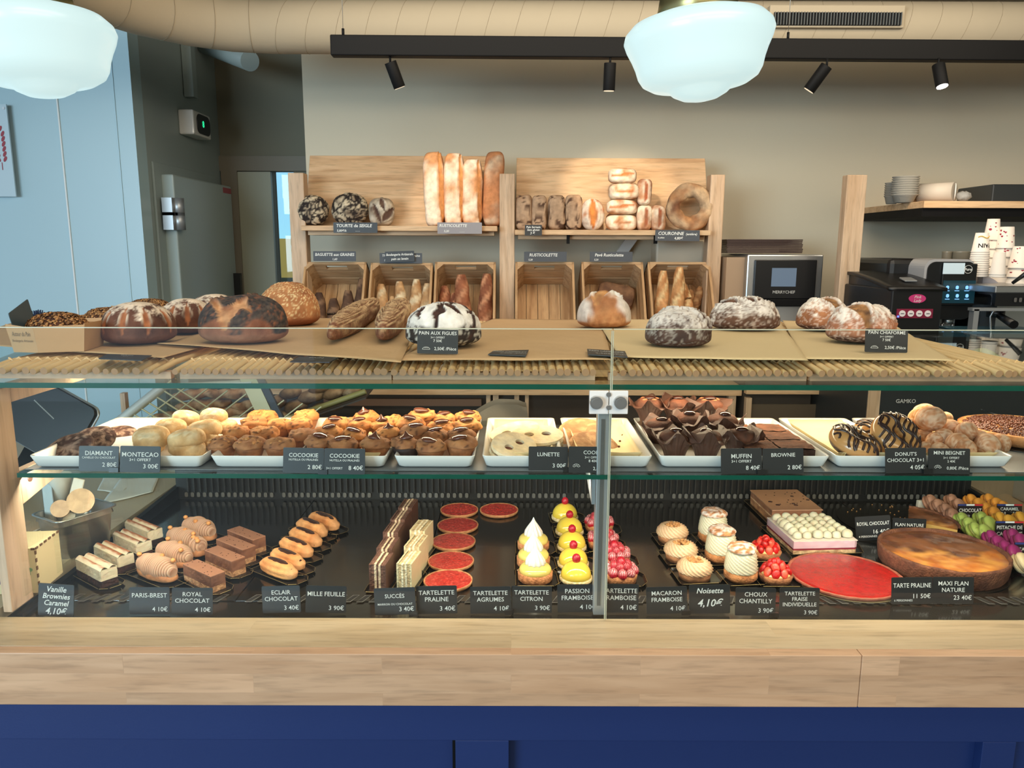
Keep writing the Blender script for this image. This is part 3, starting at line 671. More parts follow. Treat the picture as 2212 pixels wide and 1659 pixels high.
# ================= wicker mats and kraft sheets on the upper glass =================
ZMAT = ZT+.0345
def wmat(pa, pb, label, n):
    a = atZ(pa, 812, ZT+.012).x; c = atZ(pb, 812, ZT+.012).x
    t = thing('wicker_mat', label, 'wicker mat', (0, 0, ZT), 0, 'willow stick mats in a row on the glass')
    b = B(); b.box(((a+c)/2, 1.315, .0065), (c-a, .014, .013)); b.box(((a+c)/2, 2.06, .0075), (c-a, .014, .015)); b.build('edge_strip', 'strip', t)
    b = B(); rnd = random.Random(n*7+int(pa)); pitch = (c-a)/n; xs_ = []
    for i in range(n):
        r = rnd.uniform(.0048, .0066); x = a+(i+.5)*pitch+rnd.uniform(-.0015, .0015); xs_.append((x, r)); y0 = 1.276+rnd.uniform(-.003, .004)
        zz = .0185+r
        b.tube([(x, y0, zz-.0062), (x, 1.345, zz), (x+rnd.uniform(-.002, .002), 1.7, zz), (x+rnd.uniform(-.003, .003), 2.085+rnd.uniform(-.01, .01), zz)], r, 12, capmi=1)
    b.build('willow_sticks', ['bamboo', 'stickend'], t)
    b = B()
    for y_ in (1.345, 1.86, 2.04):
        for ph in (0, 1):
            for dy in (0,):
                pts = []
                for i, (x, r) in enumerate(xs_):
                    u = 1 if (i+ph) % 2 else -1; pts.append((x, y_+dy+u*.002, .0245+u*(r+.0012)))
                    if i < len(xs_)-1: pts.append(((x+xs_[i+1][0])/2, y_+dy, .0245))
                b.tube(pts, .0021, 6)
    b.build('willow_binding', 'cord', t)
wmat(-60, 346, 'leftmost willow stick mat under the boxed oat loaves', 18)
wmat(366, 839, 'willow stick mat under the dark poppy seed loaf, second from the left', 27)
wmat(842, 1289, 'willow stick mat in front of the fig loaf, ending at the glass joint', 25)
wmat(1319, 1752, 'willow stick mat right of the glass joint, fourth from the left', 25)
wmat(1760, 2262, 'rightmost willow stick mat running out of the picture', 27)
def sheet(pts, label, m='paper', z=0, curl=0, sd=1):
    """pts: four pixels fl, fr, br, bl on the mats"""
    q = [atZ(x, y, ZMAT) for x, y in pts]
    def fn(u, v):
        p = q[0]*(1-u)*(1-v)+q[1]*u*(1-v)+q[2]*u*v+q[3]*(1-u)*v
        zz = .0012+z+.0016*(noise.noise(Vector((p.x*9+sd, p.y*9, 0)))+.9); e = max(0, 1-v*8) * curl * (1-u if sd % 2 else 1)
        return (p.x, p.y, ZMAT+zz+e)
    b = B(); b.grid(fn, 36, 24, thick=.0003); return tag(b.build('kraft_paper_sheet', m), label, 'paper sheet', 'paper sheets lining the wicker mats')
sheet([(-120, 742), (352, 776), (600, 706), (60, 690)], 'kraft paper sheet under the boxed oat loaves at the left end', sd=1)
sheet([(340, 752), (866, 790), (905, 694), (560, 690)], 'kraft paper sheet with curled left corner under the poppy seed loaf', z=.003, curl=.004, sd=3)
sheet([(840, 782), (1322, 780), (1300, 694), (1066, 690)], 'kraft paper sheet right of the fig loaf with flat tags on it', sd=4)
sheet([(1338, 778), (1745, 786), (1680, 694), (1288, 694)], 'kraft paper sheet under the dusty dark loaf right of the glass joint', m='parch2', z=.003, sd=5)
sheet([(1735, 778), (2060, 783), (1935, 706), (1690, 694)], 'pale baking paper under the two scored loaves at the right', m='parch2', sd=6)

# ================= loaves on the mats =================
ZB = ZMAT+.003
def loaf(name, px, py, wpx, depth, hpx, fn_maker, label, cat='loaf', rz=0, seg=104, rings=64, flat=.35, ex=1, ez=.85, m='bread', Z=None, sd=0, tilt=None):
    """base centre pixel (px, py); width px, depth as share of width, height px"""
    Z = ZB if Z is None else Z
    p = atZ(px, py, Z); k = sc(p); a = wpx*k/2; bb = a*depth; dp = math.atan2(H-p.z, p.y)
    hh = max(.012, (hpx*k-bb*math.sin(dp)*.25)/math.cos(dp)); c = hh/(1+flat)
    B_ = B(); B_.blob(a, bb, c, fn_maker(a, bb), seg, rings, flat, ex, ez)
    o = B_.build(name, m, None, p, rz); 
    if tilt: o.rotation_euler = tilt
    tag(o, label, cat); return o, p, a, bb, hh
FL = C(226, 214, 192); DK = C(52, 34, 26); BR = C(118, 72, 46); OR = C(186, 122, 70)
# three round loaves with fan cuts, floured
def fanfn(sd):
    def mk(a, b):
        base = crustfn(a, b, C(116, 76, 58), C(70, 44, 36), C(226, 208, 184), -.34, None, None, None, sd, .002, 9, fscale=46, fsoft=.16, ftop=1.15)
        def fn(n, p):
            d, col = base(n, p); an = math.atan2(p.y, p.x)*9/(2*math.pi)+.25+.5*0; w_ = (an-round(an))/9*2*math.pi*a
            t_ = (n.z-.02)/.82; lim = .0078*math.sin(math.pi*max(0, min(1, t_)))**.8 if 0 < t_ < 1 else 0
            if lim > 0:
                m = 1-ss(lim*.75, lim, abs(w_)); e = ss(lim*.9, lim*1.1, abs(w_))*(1-ss(lim*1.2, lim*1.7, abs(w_))); col = mixc(col, mixc(C(178, 114, 74), C(136, 82, 54), .5+.8*nz(p, 90, sd)), m); col = mixc(col, C(232, 216, 190), e*.7*ss(.2, .5, n.z)); d += -.002*m+.0015*e
            return d, col
        return fn
    return mk
loaf('round_loaf', 303, 742, 152, .95, 92, fanfn(1), 'round brown fan cut loaf dusted with flour, frontmost beside the lettered carton')
loaf('round_loaf', 408, 720, 112, .95, 76, fanfn(2), 'round brown fan cut loaf half hidden behind the frontmost round loaf', rz=.4)
loaf('round_loaf', 466, 700, 108, .95, 66, fanfn(3), 'round floured fan cut loaf just behind the poppy seed loaf', rz=-.5)
# poppy seed loaf: torn pale top, dark seed bands
def poppy(a, b):
    base = crustfn(a, b, C(150, 100, 74), C(108, 66, 48), None, 0, None, None, None, 5, .003, 8, bottom=C(150, 112, 88))
    def fn(n, p):
        d, col = base(n, p); s_ = fz(p, 13, 4); zz = n.z+.12*s_
        torn = ss(-.02, .07, .30*(1-((n.x+.08+.25*s_)/.56)**2)-abs(zz-.60-.18*math.sin(n.x*9))*1.0+.16*fz(p, 26, 8)) if n.y < .4 else 0
        seeds = ss(.0, .12, n.z-.10+.22*fz(p, 16, 9)+.12*math.sin(n.x*7+1))
        sc_ = mixc(C(36, 38, 42), C(84, 74, 66), .5+.9*nz(p, 160, 2)); col = mixc(col, sc_, seeds*ss(-.5, .3, fz(p, 120, 3)+seeds*.3))
        col = mixc(col, mixc(C(206, 156, 110), C(140, 92, 64), .5+.9*fz(p, 40, 6)), torn); d += .007*ss(.2, .8, n.z)*fz(p, 9, 12)-.006*torn+.006*ss(.0, .5, torn)*(1-torn)*4*.5
        return d, col
    return fn
loaf('poppy_seed_loaf', 528, 742, 188, .8, 110, poppy, 'large loaf with charred poppy seed top torn open, left part of the tray')
def sesame(a, b):
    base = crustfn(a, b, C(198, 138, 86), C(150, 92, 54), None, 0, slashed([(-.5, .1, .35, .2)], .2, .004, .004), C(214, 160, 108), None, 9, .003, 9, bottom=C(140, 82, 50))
    def fn(n, p):
        d, col = base(n, p); 
        if n.z > -.1:
            dd, _ = noise.voronoi(Vector(p)*300); m = (1-ss(.28, .42, dd[0]))*ss(-.2, .15, n.z+.25*fz(p, 12, 3)); col = mixc(col, C(232, 204, 150), m); d += .0008*m
        return d, col
    return fn
loaf('sesame_loaf', 626, 704, 130, .9, 92, sesame, 'golden sesame seed loaf standing behind the poppy seed loaf', seg=120, rings=72)
# two long rough loaves
def roll(xa, ya, xb, yb, rpx, label, sd):
    p0 = atZ(xa, ya, ZB); p1 = atZ(xb, yb, ZB); k = sc(p0); r = rpx*k; mid = (p0+p1)/2; L = (p1-p0).length/2+r*.6; an = math.atan2(p1.y-p0.y, p1.x-p0.x)
    def fn(n, p):
        wv = abs(math.sin(p[0]*105+2.2*nz(p, 20, sd)+abs(p[1])*28)); top = ss(-.1, .3, n.z)
        m = ss(.55, .95, wv)*top; d = .0035*m+.003*nz(p, 14, sd)+.0012*nz(p, 70, sd)
        col = mixc(C(126, 84, 56), C(222, 192, 146), m*(.7+.5*fz(p, 50, sd)))
        col = mixc(col, C(214, 182, 136), .55*ss(-.1, .5, fz(p, 60, sd+2))); col = mixc(col, C(120, 66, 44), .7*ss(.75, .95, -p[0]/L)*(1-m))
        return d, col
    b = B(); b.blob(L, r, r*1.0, fn, 40, 110, .75, 1, .75)
    # blob rings run pole to pole along z: lay the body along x instead
    vs = []
    o = tag(b.build('long_rough_loaf', 'rough_baked', None, mid, an), label, 'loaf'); return o
roll(718, 748, 812, 676, 34, 'long rough loaf with flaky crust, left of the pair', 2)
roll(828, 748, 872, 678, 36, 'long rough loaf with flaky crust, right of the pair beside the fig loaf', 5)
# fig loaf: dark, heavy white flour with star tears
def figfn(a, b):
    T_ = slashed([(-.15, -.95, .05, -.35, .15), (.05, -.35, -.25, .2, .16), (.05, -.35, .55, -.55, .13), (.1, -.3, .45, .3, .2), (-.85, -.35, -.55, -.15, .13), (-.6, -.6, -.5, -.2, .1), (.7, -.3, .9, .1, .1), (-.3, .5, .5, .6, .3)], .12, .004, .002)
    def fn(n, p):
        s_ = fz(p, 18, 3); wq = Vector(p)+Vector((nz(p, 40, 7), nz(p, 40, 8), 0))*.012
        crackm, h = T_(wq.x/a, wq.y/b); crackm = max(crackm, .9*(1-ss(.03, .06, abs(nz(p, 11, 21))+.03*nz(p, 60, 3)))); crackm *= ss(-.3, .0, n.z)
        f = ss(-.02, .16, n.z+.30*s_-.20); speck = ss(.12, .3, fz(p, 95, 6)+.1*n.z); m = f*(1-crackm)
        col = mixc(C(34, 30, 30), C(66, 52, 46), .5+.6*s_); col = mixc(col, C(226, 224, 212), max(m, speck*.75*(1-crackm)*(1 if n.z < .4 else .6)))
        col = mixc(col, mixc(C(40, 26, 22), C(74, 46, 36), .5+nz(p, 90, 2)), crackm); return .003*nz(p, 9, 3)+h*ss(0, .3, n.z)*(1-0), col
    return fn
loaf('fig_loaf', 958, 748, 166, .85, 96, figfn, 'dark fig loaf heavily dusted with white flour in the middle of the tray', seg=110, rings=64)
# cracked pale country loaf
def crk(a, b):
    base = crustfn(a, b, C(196, 140, 88), C(150, 96, 60), C(224, 218, 204), -.25, slashed([(-.35, -.7, .1, .6, .3), (.1, .6, .5, -.2, .18)], .2, -.006, .008), C(204, 152, 92), C(150, 100, 60), 14, .005, 12, fscale=14, fsoft=.2)
    def fn(n, p):
        d, col = base(n, p); f = ss(.1, .4, abs(n.x)-.25+.3*fz(p, 16, 2))*ss(-.1, .3, n.z+.2); col = mixc(col, C(218, 214, 204), f*.85)
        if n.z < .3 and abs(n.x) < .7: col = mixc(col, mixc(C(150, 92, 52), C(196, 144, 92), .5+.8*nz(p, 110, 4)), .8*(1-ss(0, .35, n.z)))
        return d, col
    return fn
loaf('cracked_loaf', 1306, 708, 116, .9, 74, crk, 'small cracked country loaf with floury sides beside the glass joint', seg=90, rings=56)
def dusty(sd, fl=C(196, 190, 178), base=C(88, 62, 50), dark=C(50, 36, 32), sl=None, famt=.1, slc=C(104, 60, 38)):
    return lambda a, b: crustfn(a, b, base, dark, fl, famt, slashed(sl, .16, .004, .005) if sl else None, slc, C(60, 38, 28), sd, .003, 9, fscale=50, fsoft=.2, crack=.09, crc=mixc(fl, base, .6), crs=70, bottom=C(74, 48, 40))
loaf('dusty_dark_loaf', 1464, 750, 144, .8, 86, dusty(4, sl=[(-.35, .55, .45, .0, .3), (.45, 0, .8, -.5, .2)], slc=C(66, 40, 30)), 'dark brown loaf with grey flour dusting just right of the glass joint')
loaf('dusty_cross_loaf', 1606, 714, 150, .75, 74, dusty(6, C(222, 216, 204), C(120, 88, 66), C(74, 52, 42), [(-.7, .3, -.4, -.5, .2), (-.15, .7, .1, -.6, .2), (.3, -.4, .8, .3, .18)], .12, C(112, 76, 54)), 'wide floury dark loaf with cross tears behind the baking paper')
loaf('scored_loaf', 1776, 714, 114, .9, 70, dusty(8, C(226, 216, 200), C(176, 118, 76), C(126, 76, 48), [(-.15, .8, .1, -.92, .3)], .05, C(178, 128, 76)), 'floury scored loaf behind its twin at the right of the tray', rz=.2)
loaf('scored_loaf', 1856, 740, 148, .8, 84, dusty(9, C(226, 216, 200), C(176, 118, 84), C(136, 86, 60), [(-.35, .8, -.2, -.9, .3), (.55, .6, .75, -.5, .16)], .0, C(178, 128, 76)), 'floury scored loaf partly behind the chia bread tag', rz=.1)

# ---- oat loaves in kraft boxes ----
def oatbox(px, py, wpx, hpx, rz, label, lab2, text=False, tagcard=False):
    p = atZ(px, py, ZB); k = sc(p); W = wpx*k; D = W*.72; Hh = hpx*k
    t = thing('kraft_baking_box', label, 'baking box', p, rz, 'kraft baking cases holding oat loaves')
    b = B(); n = 4
    def wall(x0, y0, x1, y1):
        vs = []
        f = 1.12
        for (x, y), z in (((x0, y0), 0), ((x1, y1), 0), ((x1*f, y1*f), Hh*(1+.12*math.sin(x1*50))), ((x0*f, y0*f), Hh*(1-.12*math.sin(y0*60)))): vs.append(Vector((x, y, z)))
        nn = Vector(((y1-y0), -(x1-x0), 0)).normalized()*.0012
        b._add([v for v in vs]+[v-nn for v in vs], [(0, 1, 2, 3), (7, 6, 5, 4), (3, 2, 6, 7), (0, 4, 5, 1), (1, 5, 6, 2), (0, 3, 7, 4)])
    c = [(-W/2, -D/2), (-.1*W, -D*.66), (W/2, -D/2), (W/2, D/2), (-W/2, D/2)]
    for i in range(len(c)): wall(*c[i], *c[(i+1) % len(c)])
    b._add([(x, y, .0008) for x, y in c], [tuple(range(len(c)))]); b.build('carton', 'kraft', t)
    if text:
        a0, a1 = Vector((*c[0], 0)), Vector((*c[1], 0)); e = (a1-a0).normalized(); nn = Vector((e.y, -e.x, 0)); L = (a1-a0).length
        f = lambda hh: 1+.12*hh
        mp_ = lambda x, y: (a0+e*(L/2+x))*(1+.12*(y+Hh*.5)/Hh)+nn*.0012+Vector((0, 0, y+Hh*.5))
        tb = B(); text_b(tb, 'Autour du Pain', Hh*.24, 0, Hh*.12, 'CENTER', shear=.4, map_=mp_, wid=L*.7); text_b(tb, 'Boulangerie Artisanale', Hh*.13, 0, -Hh*.1, 'CENTER', shear=.3, map_=mp_, wid=L*.8)
        tb.build('lettering', mat('grey print', C(110, 96, 78), .8), t)
    def fn(n, q): s_ = fz(q, 30, px); return .0025*nz(q, 40, 3), mixc(C(84, 48, 30), C(50, 30, 22), .5+s_)
    b = B(); b.blob(W*.47, D*.46, Hh*.86, fn, 48, 30, .5, 1, .8); o = tag(b.build('oat_loaf', 'rough_baked', None, p+Vector((0, 0, .004)), rz), lab2, 'loaf')
    fb = B(); rnd = random.Random(px)
    for i in range(620):
        th = math.acos(rnd.uniform(.12, 1)); ph = rnd.uniform(0, 2*math.pi); e = lambda v, kk: math.copysign(abs(v)**kk, v)
        q = Vector((W*.47*math.cos(ph)*math.sin(th)**.8, D*.46*math.sin(ph)*math.sin(th)**.8, Hh*.86*math.cos(th)**.8+Hh*.43+.001))
        rr = rnd.uniform(.0034, .0055); col = mixc(C(206, 150, 92), C(96, 58, 36), rnd.random()**1.2); nr = Vector((q.x/(W*.47)**1, q.y/(D*.46), 1.2*(q.z-Hh*.43)/(Hh*.86))).normalized()
        nr = (nr+Vector((rnd.uniform(-.5, .5), rnd.uniform(-.5, .5), 0))).normalized(); qt = nr.to_track_quat('Z', 'Y').to_matrix() @ Matrix.Rotation(rnd.uniform(0, 6), 3, 'Z'); fb.cc = col
        vs = [q+qt @ Vector((rr*math.cos(a_), rr*.62*math.sin(a_), .0006*math.cos(3*a_))) for a_ in [2*math.pi*j/7 for j in range(7)]]; top = q+nr*.0013
        fb._add(vs+[top], [(j, (j+1) % 7, 7) for j in range(7)]+[tuple(range(6, -1, -1))], 0, [col]*8, True)
    f = fb.build('oat_flakes', 'rough_baked', o); f['kind'] = 'stuff'
    return p, W, D, Hh
pb, Wb, Db, Hb = oatbox(130, 753, 138, 56, .12, 'kraft carton with printed lettering holding the frontmost oat loaf', 'oat flake loaf in the lettered carton at the left end', True)
oatbox(240, 716, 118, 36, -.1, 'kraft carton behind the lettered one, holding a dark oat loaf', 'dark oat flake loaf directly behind the frontmost carton')
oatbox(326, 694, 108, 34, -.3, 'kraft carton furthest back in the left corner of the tray', 'oat flake loaf furthest back beside the round loaves')
t = thing('price_tag', 'dark price tag standing on edge in the lettered oat loaf carton', 'price tag', pb+Vector((-Wb*.45, -.005, Hb*.5)), 0, 'price tags on the upper glass'); t.rotation_euler = (R(-5), R(-14), R(100))
b = B(); b.prism(rounded(.085, .058, .003), 0, .0012, map_=lambda x, y, z: Vector((x, z, y+.03))); b.build('card', mat('blue grey card', C(64, 84, 92), .4), t)
# blue brush far left
p = atZ(28, 734, ZT); b = B(); rnd = random.Random(3)
for i in range(60):
    a_ = rnd.uniform(0, 6.28); r_ = .022*math.sqrt(rnd.random()); b.tube([(r_*math.cos(a_)*.4, r_*math.sin(a_)*.4, .0), (r_*math.cos(a_), r_*math.sin(a_), .06+rnd.uniform(-.01, .006))], .0012, 5)
tag(b.build('bottle_brush', mat('navy bristle', C(26, 48, 84), .6), None, p+Vector((0, .1, .0))), 'navy blue bristle brush behind the lettered carton at the left', 'brush')

# ================= bread on the racks =================
def onrack(name, px, pyb, wpx, hpx, depth, fnm, label, Y=3.47, zs=None, m='bread', ex=.8, ez=.7, rz=0, seg=44, rings=28, lean=0, group=None, ry=0):
    p = atY(px, pyb, Y); p.z = zs if zs is not None else p.z; k = sc(p); a = wpx*k/2; c = hpx*k/2
    B_ = B(); B_.blob(a, depth, c, fnm(a, c), seg, rings, 1, ex, ez, base=False, off=(0, 0, c))
    o = B_.build(name, m, None, p); o.rotation_euler = (lean, ry, rz); return tag(o, label, 'loaf', group)
def facefn(base, dark, flour, famt, sl, slc, sd, crack=0, crc=DK, crs=30, bumps=.004, fs=20):
    """like crustfn but the face turned to the viewer is the scored one"""
    S = slashed(sl, .12, .004, .004) if sl else None
    def mk(a, c):
        def fn(n, p):
            col = mixc(base, dark, .5+.7*fz(p, 20, sd)); d = bumps*nz(p, 12, sd)
            if flour: col = mixc(col, flour, ss(.1, .7, famt-n.y*.25+.6*fz(p, fs, sd+2)))
            if crack:
                q = Vector((p[0]*crs+sd*2.1, p[1]*crs*.6, p[2]*crs)); dd, _ = noise.voronoi(q+noise.noise_vector(q*.8)*.9); m = max(1-ss(crack*.3, crack, dd[1]-dd[0]+.25*nz(p, 30, sd+5)), (1-ss(.05, .16, abs(nz(p, 22, sd+2)))) if crack > .2 else 0)
                col = mixc(col, crc, m); d -= .003*m
            if S and n.y < .2:
                m, h = S(p[0]/a, p[2]/c); col = mixc(col, mixc(slc, dark, .4+.8*nz(p, 40, sd)), m); d += h
            return d, col
        return fn
    return mk
TS = facefn(C(184, 164, 136), C(120, 100, 80), C(206, 188, 158), .2, None, None, 3, .24, C(40, 30, 26), 46)
onrack('rye_loaf', 676, 484, 74, 66, .05, TS, 'round dark rye loaf with cracked crust, leftmost on the left rack', seg=72, rings=48, ex=1, ez=.9, zs=zs1)
onrack('rye_loaf', 757, 484, 80, 70, .05, facefn(C(188, 166, 136), C(110, 92, 74), C(206, 188, 158), .2, None, None, 8, .26, C(38, 28, 24), 42), 'round dark rye loaf with cracked crust, middle of three on the left rack', seg=72, rings=48, ex=1, ez=.9, zs=zs1)
onrack('small_torn_loaf', 825, 484, 56, 60, .04, facefn(C(196, 178, 152), C(110, 84, 66), C(216, 202, 180), .1, [(-.5, .5, .0, -.7, .2), (.05, .9, .3, .2, .22), (.2, -.6, .9, .2, .3)], C(74, 46, 38), 4), 'small floury loaf with torn crust right of the two rye loaves', seg=60, rings=40, ex=1, zs=zs1)
# four tall rustic loaves
for px, top, lb, sd in ((942, 325, 'leftmost', 1), (981, 328, 'second', 2), (1020, 340, 'third', 3), (1062, 325, 'rightmost, darker', 4)):
    wv = 44
    fl = C(226, 210, 188) if sd < 4 else C(204, 180, 152)
    bs = C(196, 144, 98) if sd < 4 else C(168, 112, 76)
    onrack('tall_rustic_loaf', px+(-2 if sd == 1 else 2 if sd == 4 else 0), 484, wv, 484-top, .04, facefn(bs, C(188, 126, 80), fl, .28 if sd < 4 else .02, [(.62, .9, .82, -.9, .28)] if sd < 4 else None, C(208, 146, 84), sd+20, bumps=.005, fs=12),
           'tall upright floury rustic loaf, '+(lb if sd in (1, 4) else lb+' from the left')+' of the four', zs=zs1, ex=.7, ez=.4, lean=-.16, ry=.0+(-.03 if sd == 1 else .03 if sd == 4 else 0), seg=36, rings=60, group='tall rustic loaves on the left rack')
# four brown cracked bricks
for i, (px, w_) in enumerate(((1131, 36), (1164, 34), (1202, 38), (1238, 38))):
    onrack('buckwheat_loaf', px, 495, w_, 74, .035, facefn(C(160, 124, 92), C(128, 94, 66), C(184, 152, 122), .5, None, None, i+30, .08, C(84, 58, 42), 24, .004), 'brown crackled buckwheat loaf, '+('leftmost', 'second from the left', 'third from the left', 'next to the split orange loaf')[i]+' on the right rack', zs=zs2, ex=.6, ez=.4, seg=40, rings=40, group='buckwheat loaves on the right rack', lean=-.08)
onrack('split_loaf', 1279, 495, 50, 66, .035, facefn(C(190, 120, 70), C(140, 84, 54), C(218, 204, 186), .5, [(-.05, .9, .05, -.8, .42)], C(214, 134, 62), 40), 'small loaf with one wide orange split beside the stacked bricks', zs=zs2, ex=.9, ez=.8)
zst = zs2
for i, (yt, yb, lb) in enumerate(((462, 495, 'bottom'), (432, 463, 'second from the bottom'), (400, 434, 'third from the bottom'), (370, 402, 'topmost'))):
    px = (1341, 1342, 1347, 1344)[i]; w_ = (66, 66, 64, 60)[i]
    p = atY(px, yb, 3.47); k = sc(p); hh = (yb-yt)*k
    o = onrack('brick_loaf', px, yb, w_, yb-yt, .045, facefn(C(206, 150, 100), C(166, 106, 68), C(232, 218, 194), .32, [(-.75, .0, .7, .25, .22)] if i % 2 else [(-.6, -.1, .8, .15, .2)], C(206, 122, 60) if i > 0 else C(180, 130, 90), i+50), 'floury brick loaf, '+lb+' of the stack of four', zs=zst, ex=.75, ez=.55, group='stack of brick loaves on the right rack')
    zst += hh
for i, (px, yt, yb, w_) in enumerate(((1391, 442, 495, 33), (1420, 442, 495, 33), (1391, 385, 440, 32))):
    p = atY(px, yb, 3.47); k = sc(p)
    onrack('small_slit_loaf', px, yb, w_, yb-yt, .035, facefn(C(196, 146, 106), C(146, 98, 70), C(226, 212, 190), .24, [(.1, .8, .1, -.75, .3)], C(150, 78, 44), i+60), 'small upright loaf with brown slit, '+('lower left', 'lower right', 'on top')[i]+' of three beside the stack', zs=(zs2 if i < 2 else zs2+53*k), ex=.7, ez=.5, group='small slit loaves on the right rack')
# crown loaf: a torus facing the viewer
p = atY(1490, 496, 3.46); p.z = zs2; k = sc(p); Ro, Ri = 51*k, 20*k; rt = (Ro-Ri)/2; rc = (Ro+Ri)/2
b = B()
def crown(q, u, ph):
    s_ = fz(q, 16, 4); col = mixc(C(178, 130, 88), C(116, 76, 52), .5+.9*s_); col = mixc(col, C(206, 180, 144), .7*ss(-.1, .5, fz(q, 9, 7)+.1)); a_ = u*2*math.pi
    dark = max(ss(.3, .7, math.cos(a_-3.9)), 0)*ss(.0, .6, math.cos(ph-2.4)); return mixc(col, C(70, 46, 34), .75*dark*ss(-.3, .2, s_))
N = 72
b.tube([((rc)*math.cos(2*math.pi*i/N)*(1+.05*math.sin(2*2*math.pi*i/N+1)), 0, rc*math.sin(2*math.pi*i/N)+Ro*.98) for i in range(N)], rt, 24, closed=True, upv=(0, 1, 0), colf=crown, rf=lambda ph, k_: 1+.08*math.sin(k_*2*math.pi/18+ph*2)+.05*math.sin(k_*2*math.pi/8+3*ph))
o = tag(b.build('crown_loaf', 'bread', None, p), 'large ring shaped crown loaf at the right end of the right rack', 'loaf'); o.rotation_euler = (-.1, 0, 0)

# ================= baguettes in the crates =================
def baguette(ci, ua, ub, v0, v1, r, cols, label, sd=0, sag=0, tw=0, lift=0, name='baguette', group=None):
    """lies on the crate's floor: from (ua, v0) to (ub, v1) in the crate's own width and length shares"""
    t, loc, w_ = crates[ci]; mt = Matrix.Rotation(CT, 3, 'X'); n = 28; pts = []
    for i in range(n+1):
        s_ = i/n; u = (ua+(ub-ua)*s_-.5)*(w_-.03)+sag*math.sin(math.pi*s_)*.02; v = (v0+(min(v1, .92)-v0)*s_)*(CL-.03); pts.append(loc+mt @ Vector((u, v, .012+r+lift+.003*math.sin(s_*5+sd)+(.085*ss(.5, .85, v1)+max(0, v1-.9)*.5)*s_**1.3)))
    mid = pts[n//2].copy(); pts = [q-mid for q in pts]
    def cf(q, u, ph):
        f = fz(q, 24, sd); c = mixc(cols[0], cols[1], .5+.7*f); sl_ = math.sin(u*20+ph*(1+tw)+sd); c = mixc(c, cols[2], ss(.35, .8, sl_+.5*f)); return c
    b = B(); b.tube(pts, lambda s_: r*max(.12, math.sin(math.pi*(.03+.94*s_))**.35), 16, colf=cf, rf=lambda ph, k_: 1+.09*math.sin(k_*.5+ph*(1+tw))+.03*math.sin(k_*1.3+ph*3+sd))
    return tag(b.build(name, 'bread', None, mid), label, 'baguette', group)
dkc = (C(104, 74, 54), C(66, 46, 36), C(132, 100, 74)); plc = (C(212, 172, 124), C(176, 126, 80), C(226, 204, 166)); brc = (C(168, 104, 70), C(112, 62, 42), C(198, 140, 102)); glc = (C(214, 158, 104), C(178, 120, 72), C(230, 198, 146))
for i, (ua, ub, v1) in enumerate(((.2, .16, .76), (.42, .42, .70), (.66, .70, .78), (.86, .97, .94))):
    baguette(0, ua, ub, .04, v1, .031, dkc, 'short dark seeded baguette, '+('leftmost', 'second', 'third', 'rightmost, leaning')[i]+' in the leftmost crate', i, group='seeded baguettes in the leftmost crate', name='seeded_baguette')
for i, (ua, ub, v1, lf) in enumerate(((.14, .1, .88, 0), (.33, .3, .74, 0), (.5, .44, .90, .014), (.68, .76, .92, .01), (.9, .96, .86, .016))):
    baguette(1, ua, ub, .03, v1, .030 if i != 1 else .022, plc, 'pale floury baguette, '+('leftmost', 'shorter one behind', 'middle', 'second from the right', 'rightmost')[i]+' in the second crate', i+5, lift=lf, group='pale baguettes in the second crate')
for i, (ua, ub, v1, lf, r_) in enumerate(((.14, .1, .84, 0, .030), (.30, .28, .74, .02, .024), (.50, .42, .98, .012, .037), (.84, .90, 1.0, .012, .033))):
    baguette(2, ua, ub, .03, v1, r_, brc, 'twisted brown baguette, '+('leftmost', 'short one in front', 'middle thick', 'rightmost')[i]+' in the crate by the middle post', i+11, tw=1.5, lift=lf, group='brown baguettes in the third crate')
for i, (ua, ub, v1, lf, r_) in enumerate(((.16, .20, 1.04, .02, .030), (.44, .46, 1.12, .014, .031), (.82, .58, .86, .03, .027))):
    baguette(5, ua, ub, .02, v1, r_, glc, 'long golden twisted baguette, '+('leftmost', 'tallest', 'leaning rightmost')[i]+' in the rightmost crate', i+17, tw=2, lift=lf, group='golden baguettes in the rightmost crate')
for i, (u, v) in enumerate(((.84, .62), (.90, .74), (.74, .70))):
    baguette(5, u, u+.03, v-.1, v+.1, .02, (C(168, 122, 78), C(136, 92, 58), C(180, 140, 96)), 'small brown roll lying at the back of the rightmost crate, '+('left', 'upper', 'lower')[i]+' one', i+23, name='small_roll', group='small rolls in the rightmost crate')
t5, l5, w5 = crates[4]; q = l5+Matrix.Rotation(CT, 3, 'X') @ Vector((.03, CL*.74, .05))
b = B(); b.blob(.085, .055, .03, lambda n, p: (.004*nz(p, 30, 2), mixc(C(142, 104, 74), C(92, 62, 44), .5+fz(p, 30, 1))), 36, 22, .8, .4, .4, base=False)
o = tag(b.build('square_loaf', 'bread', None, q), 'dark square loaf lying in the fifth crate', 'loaf'); o.rotation_euler = (CT, R(12), R(-8))
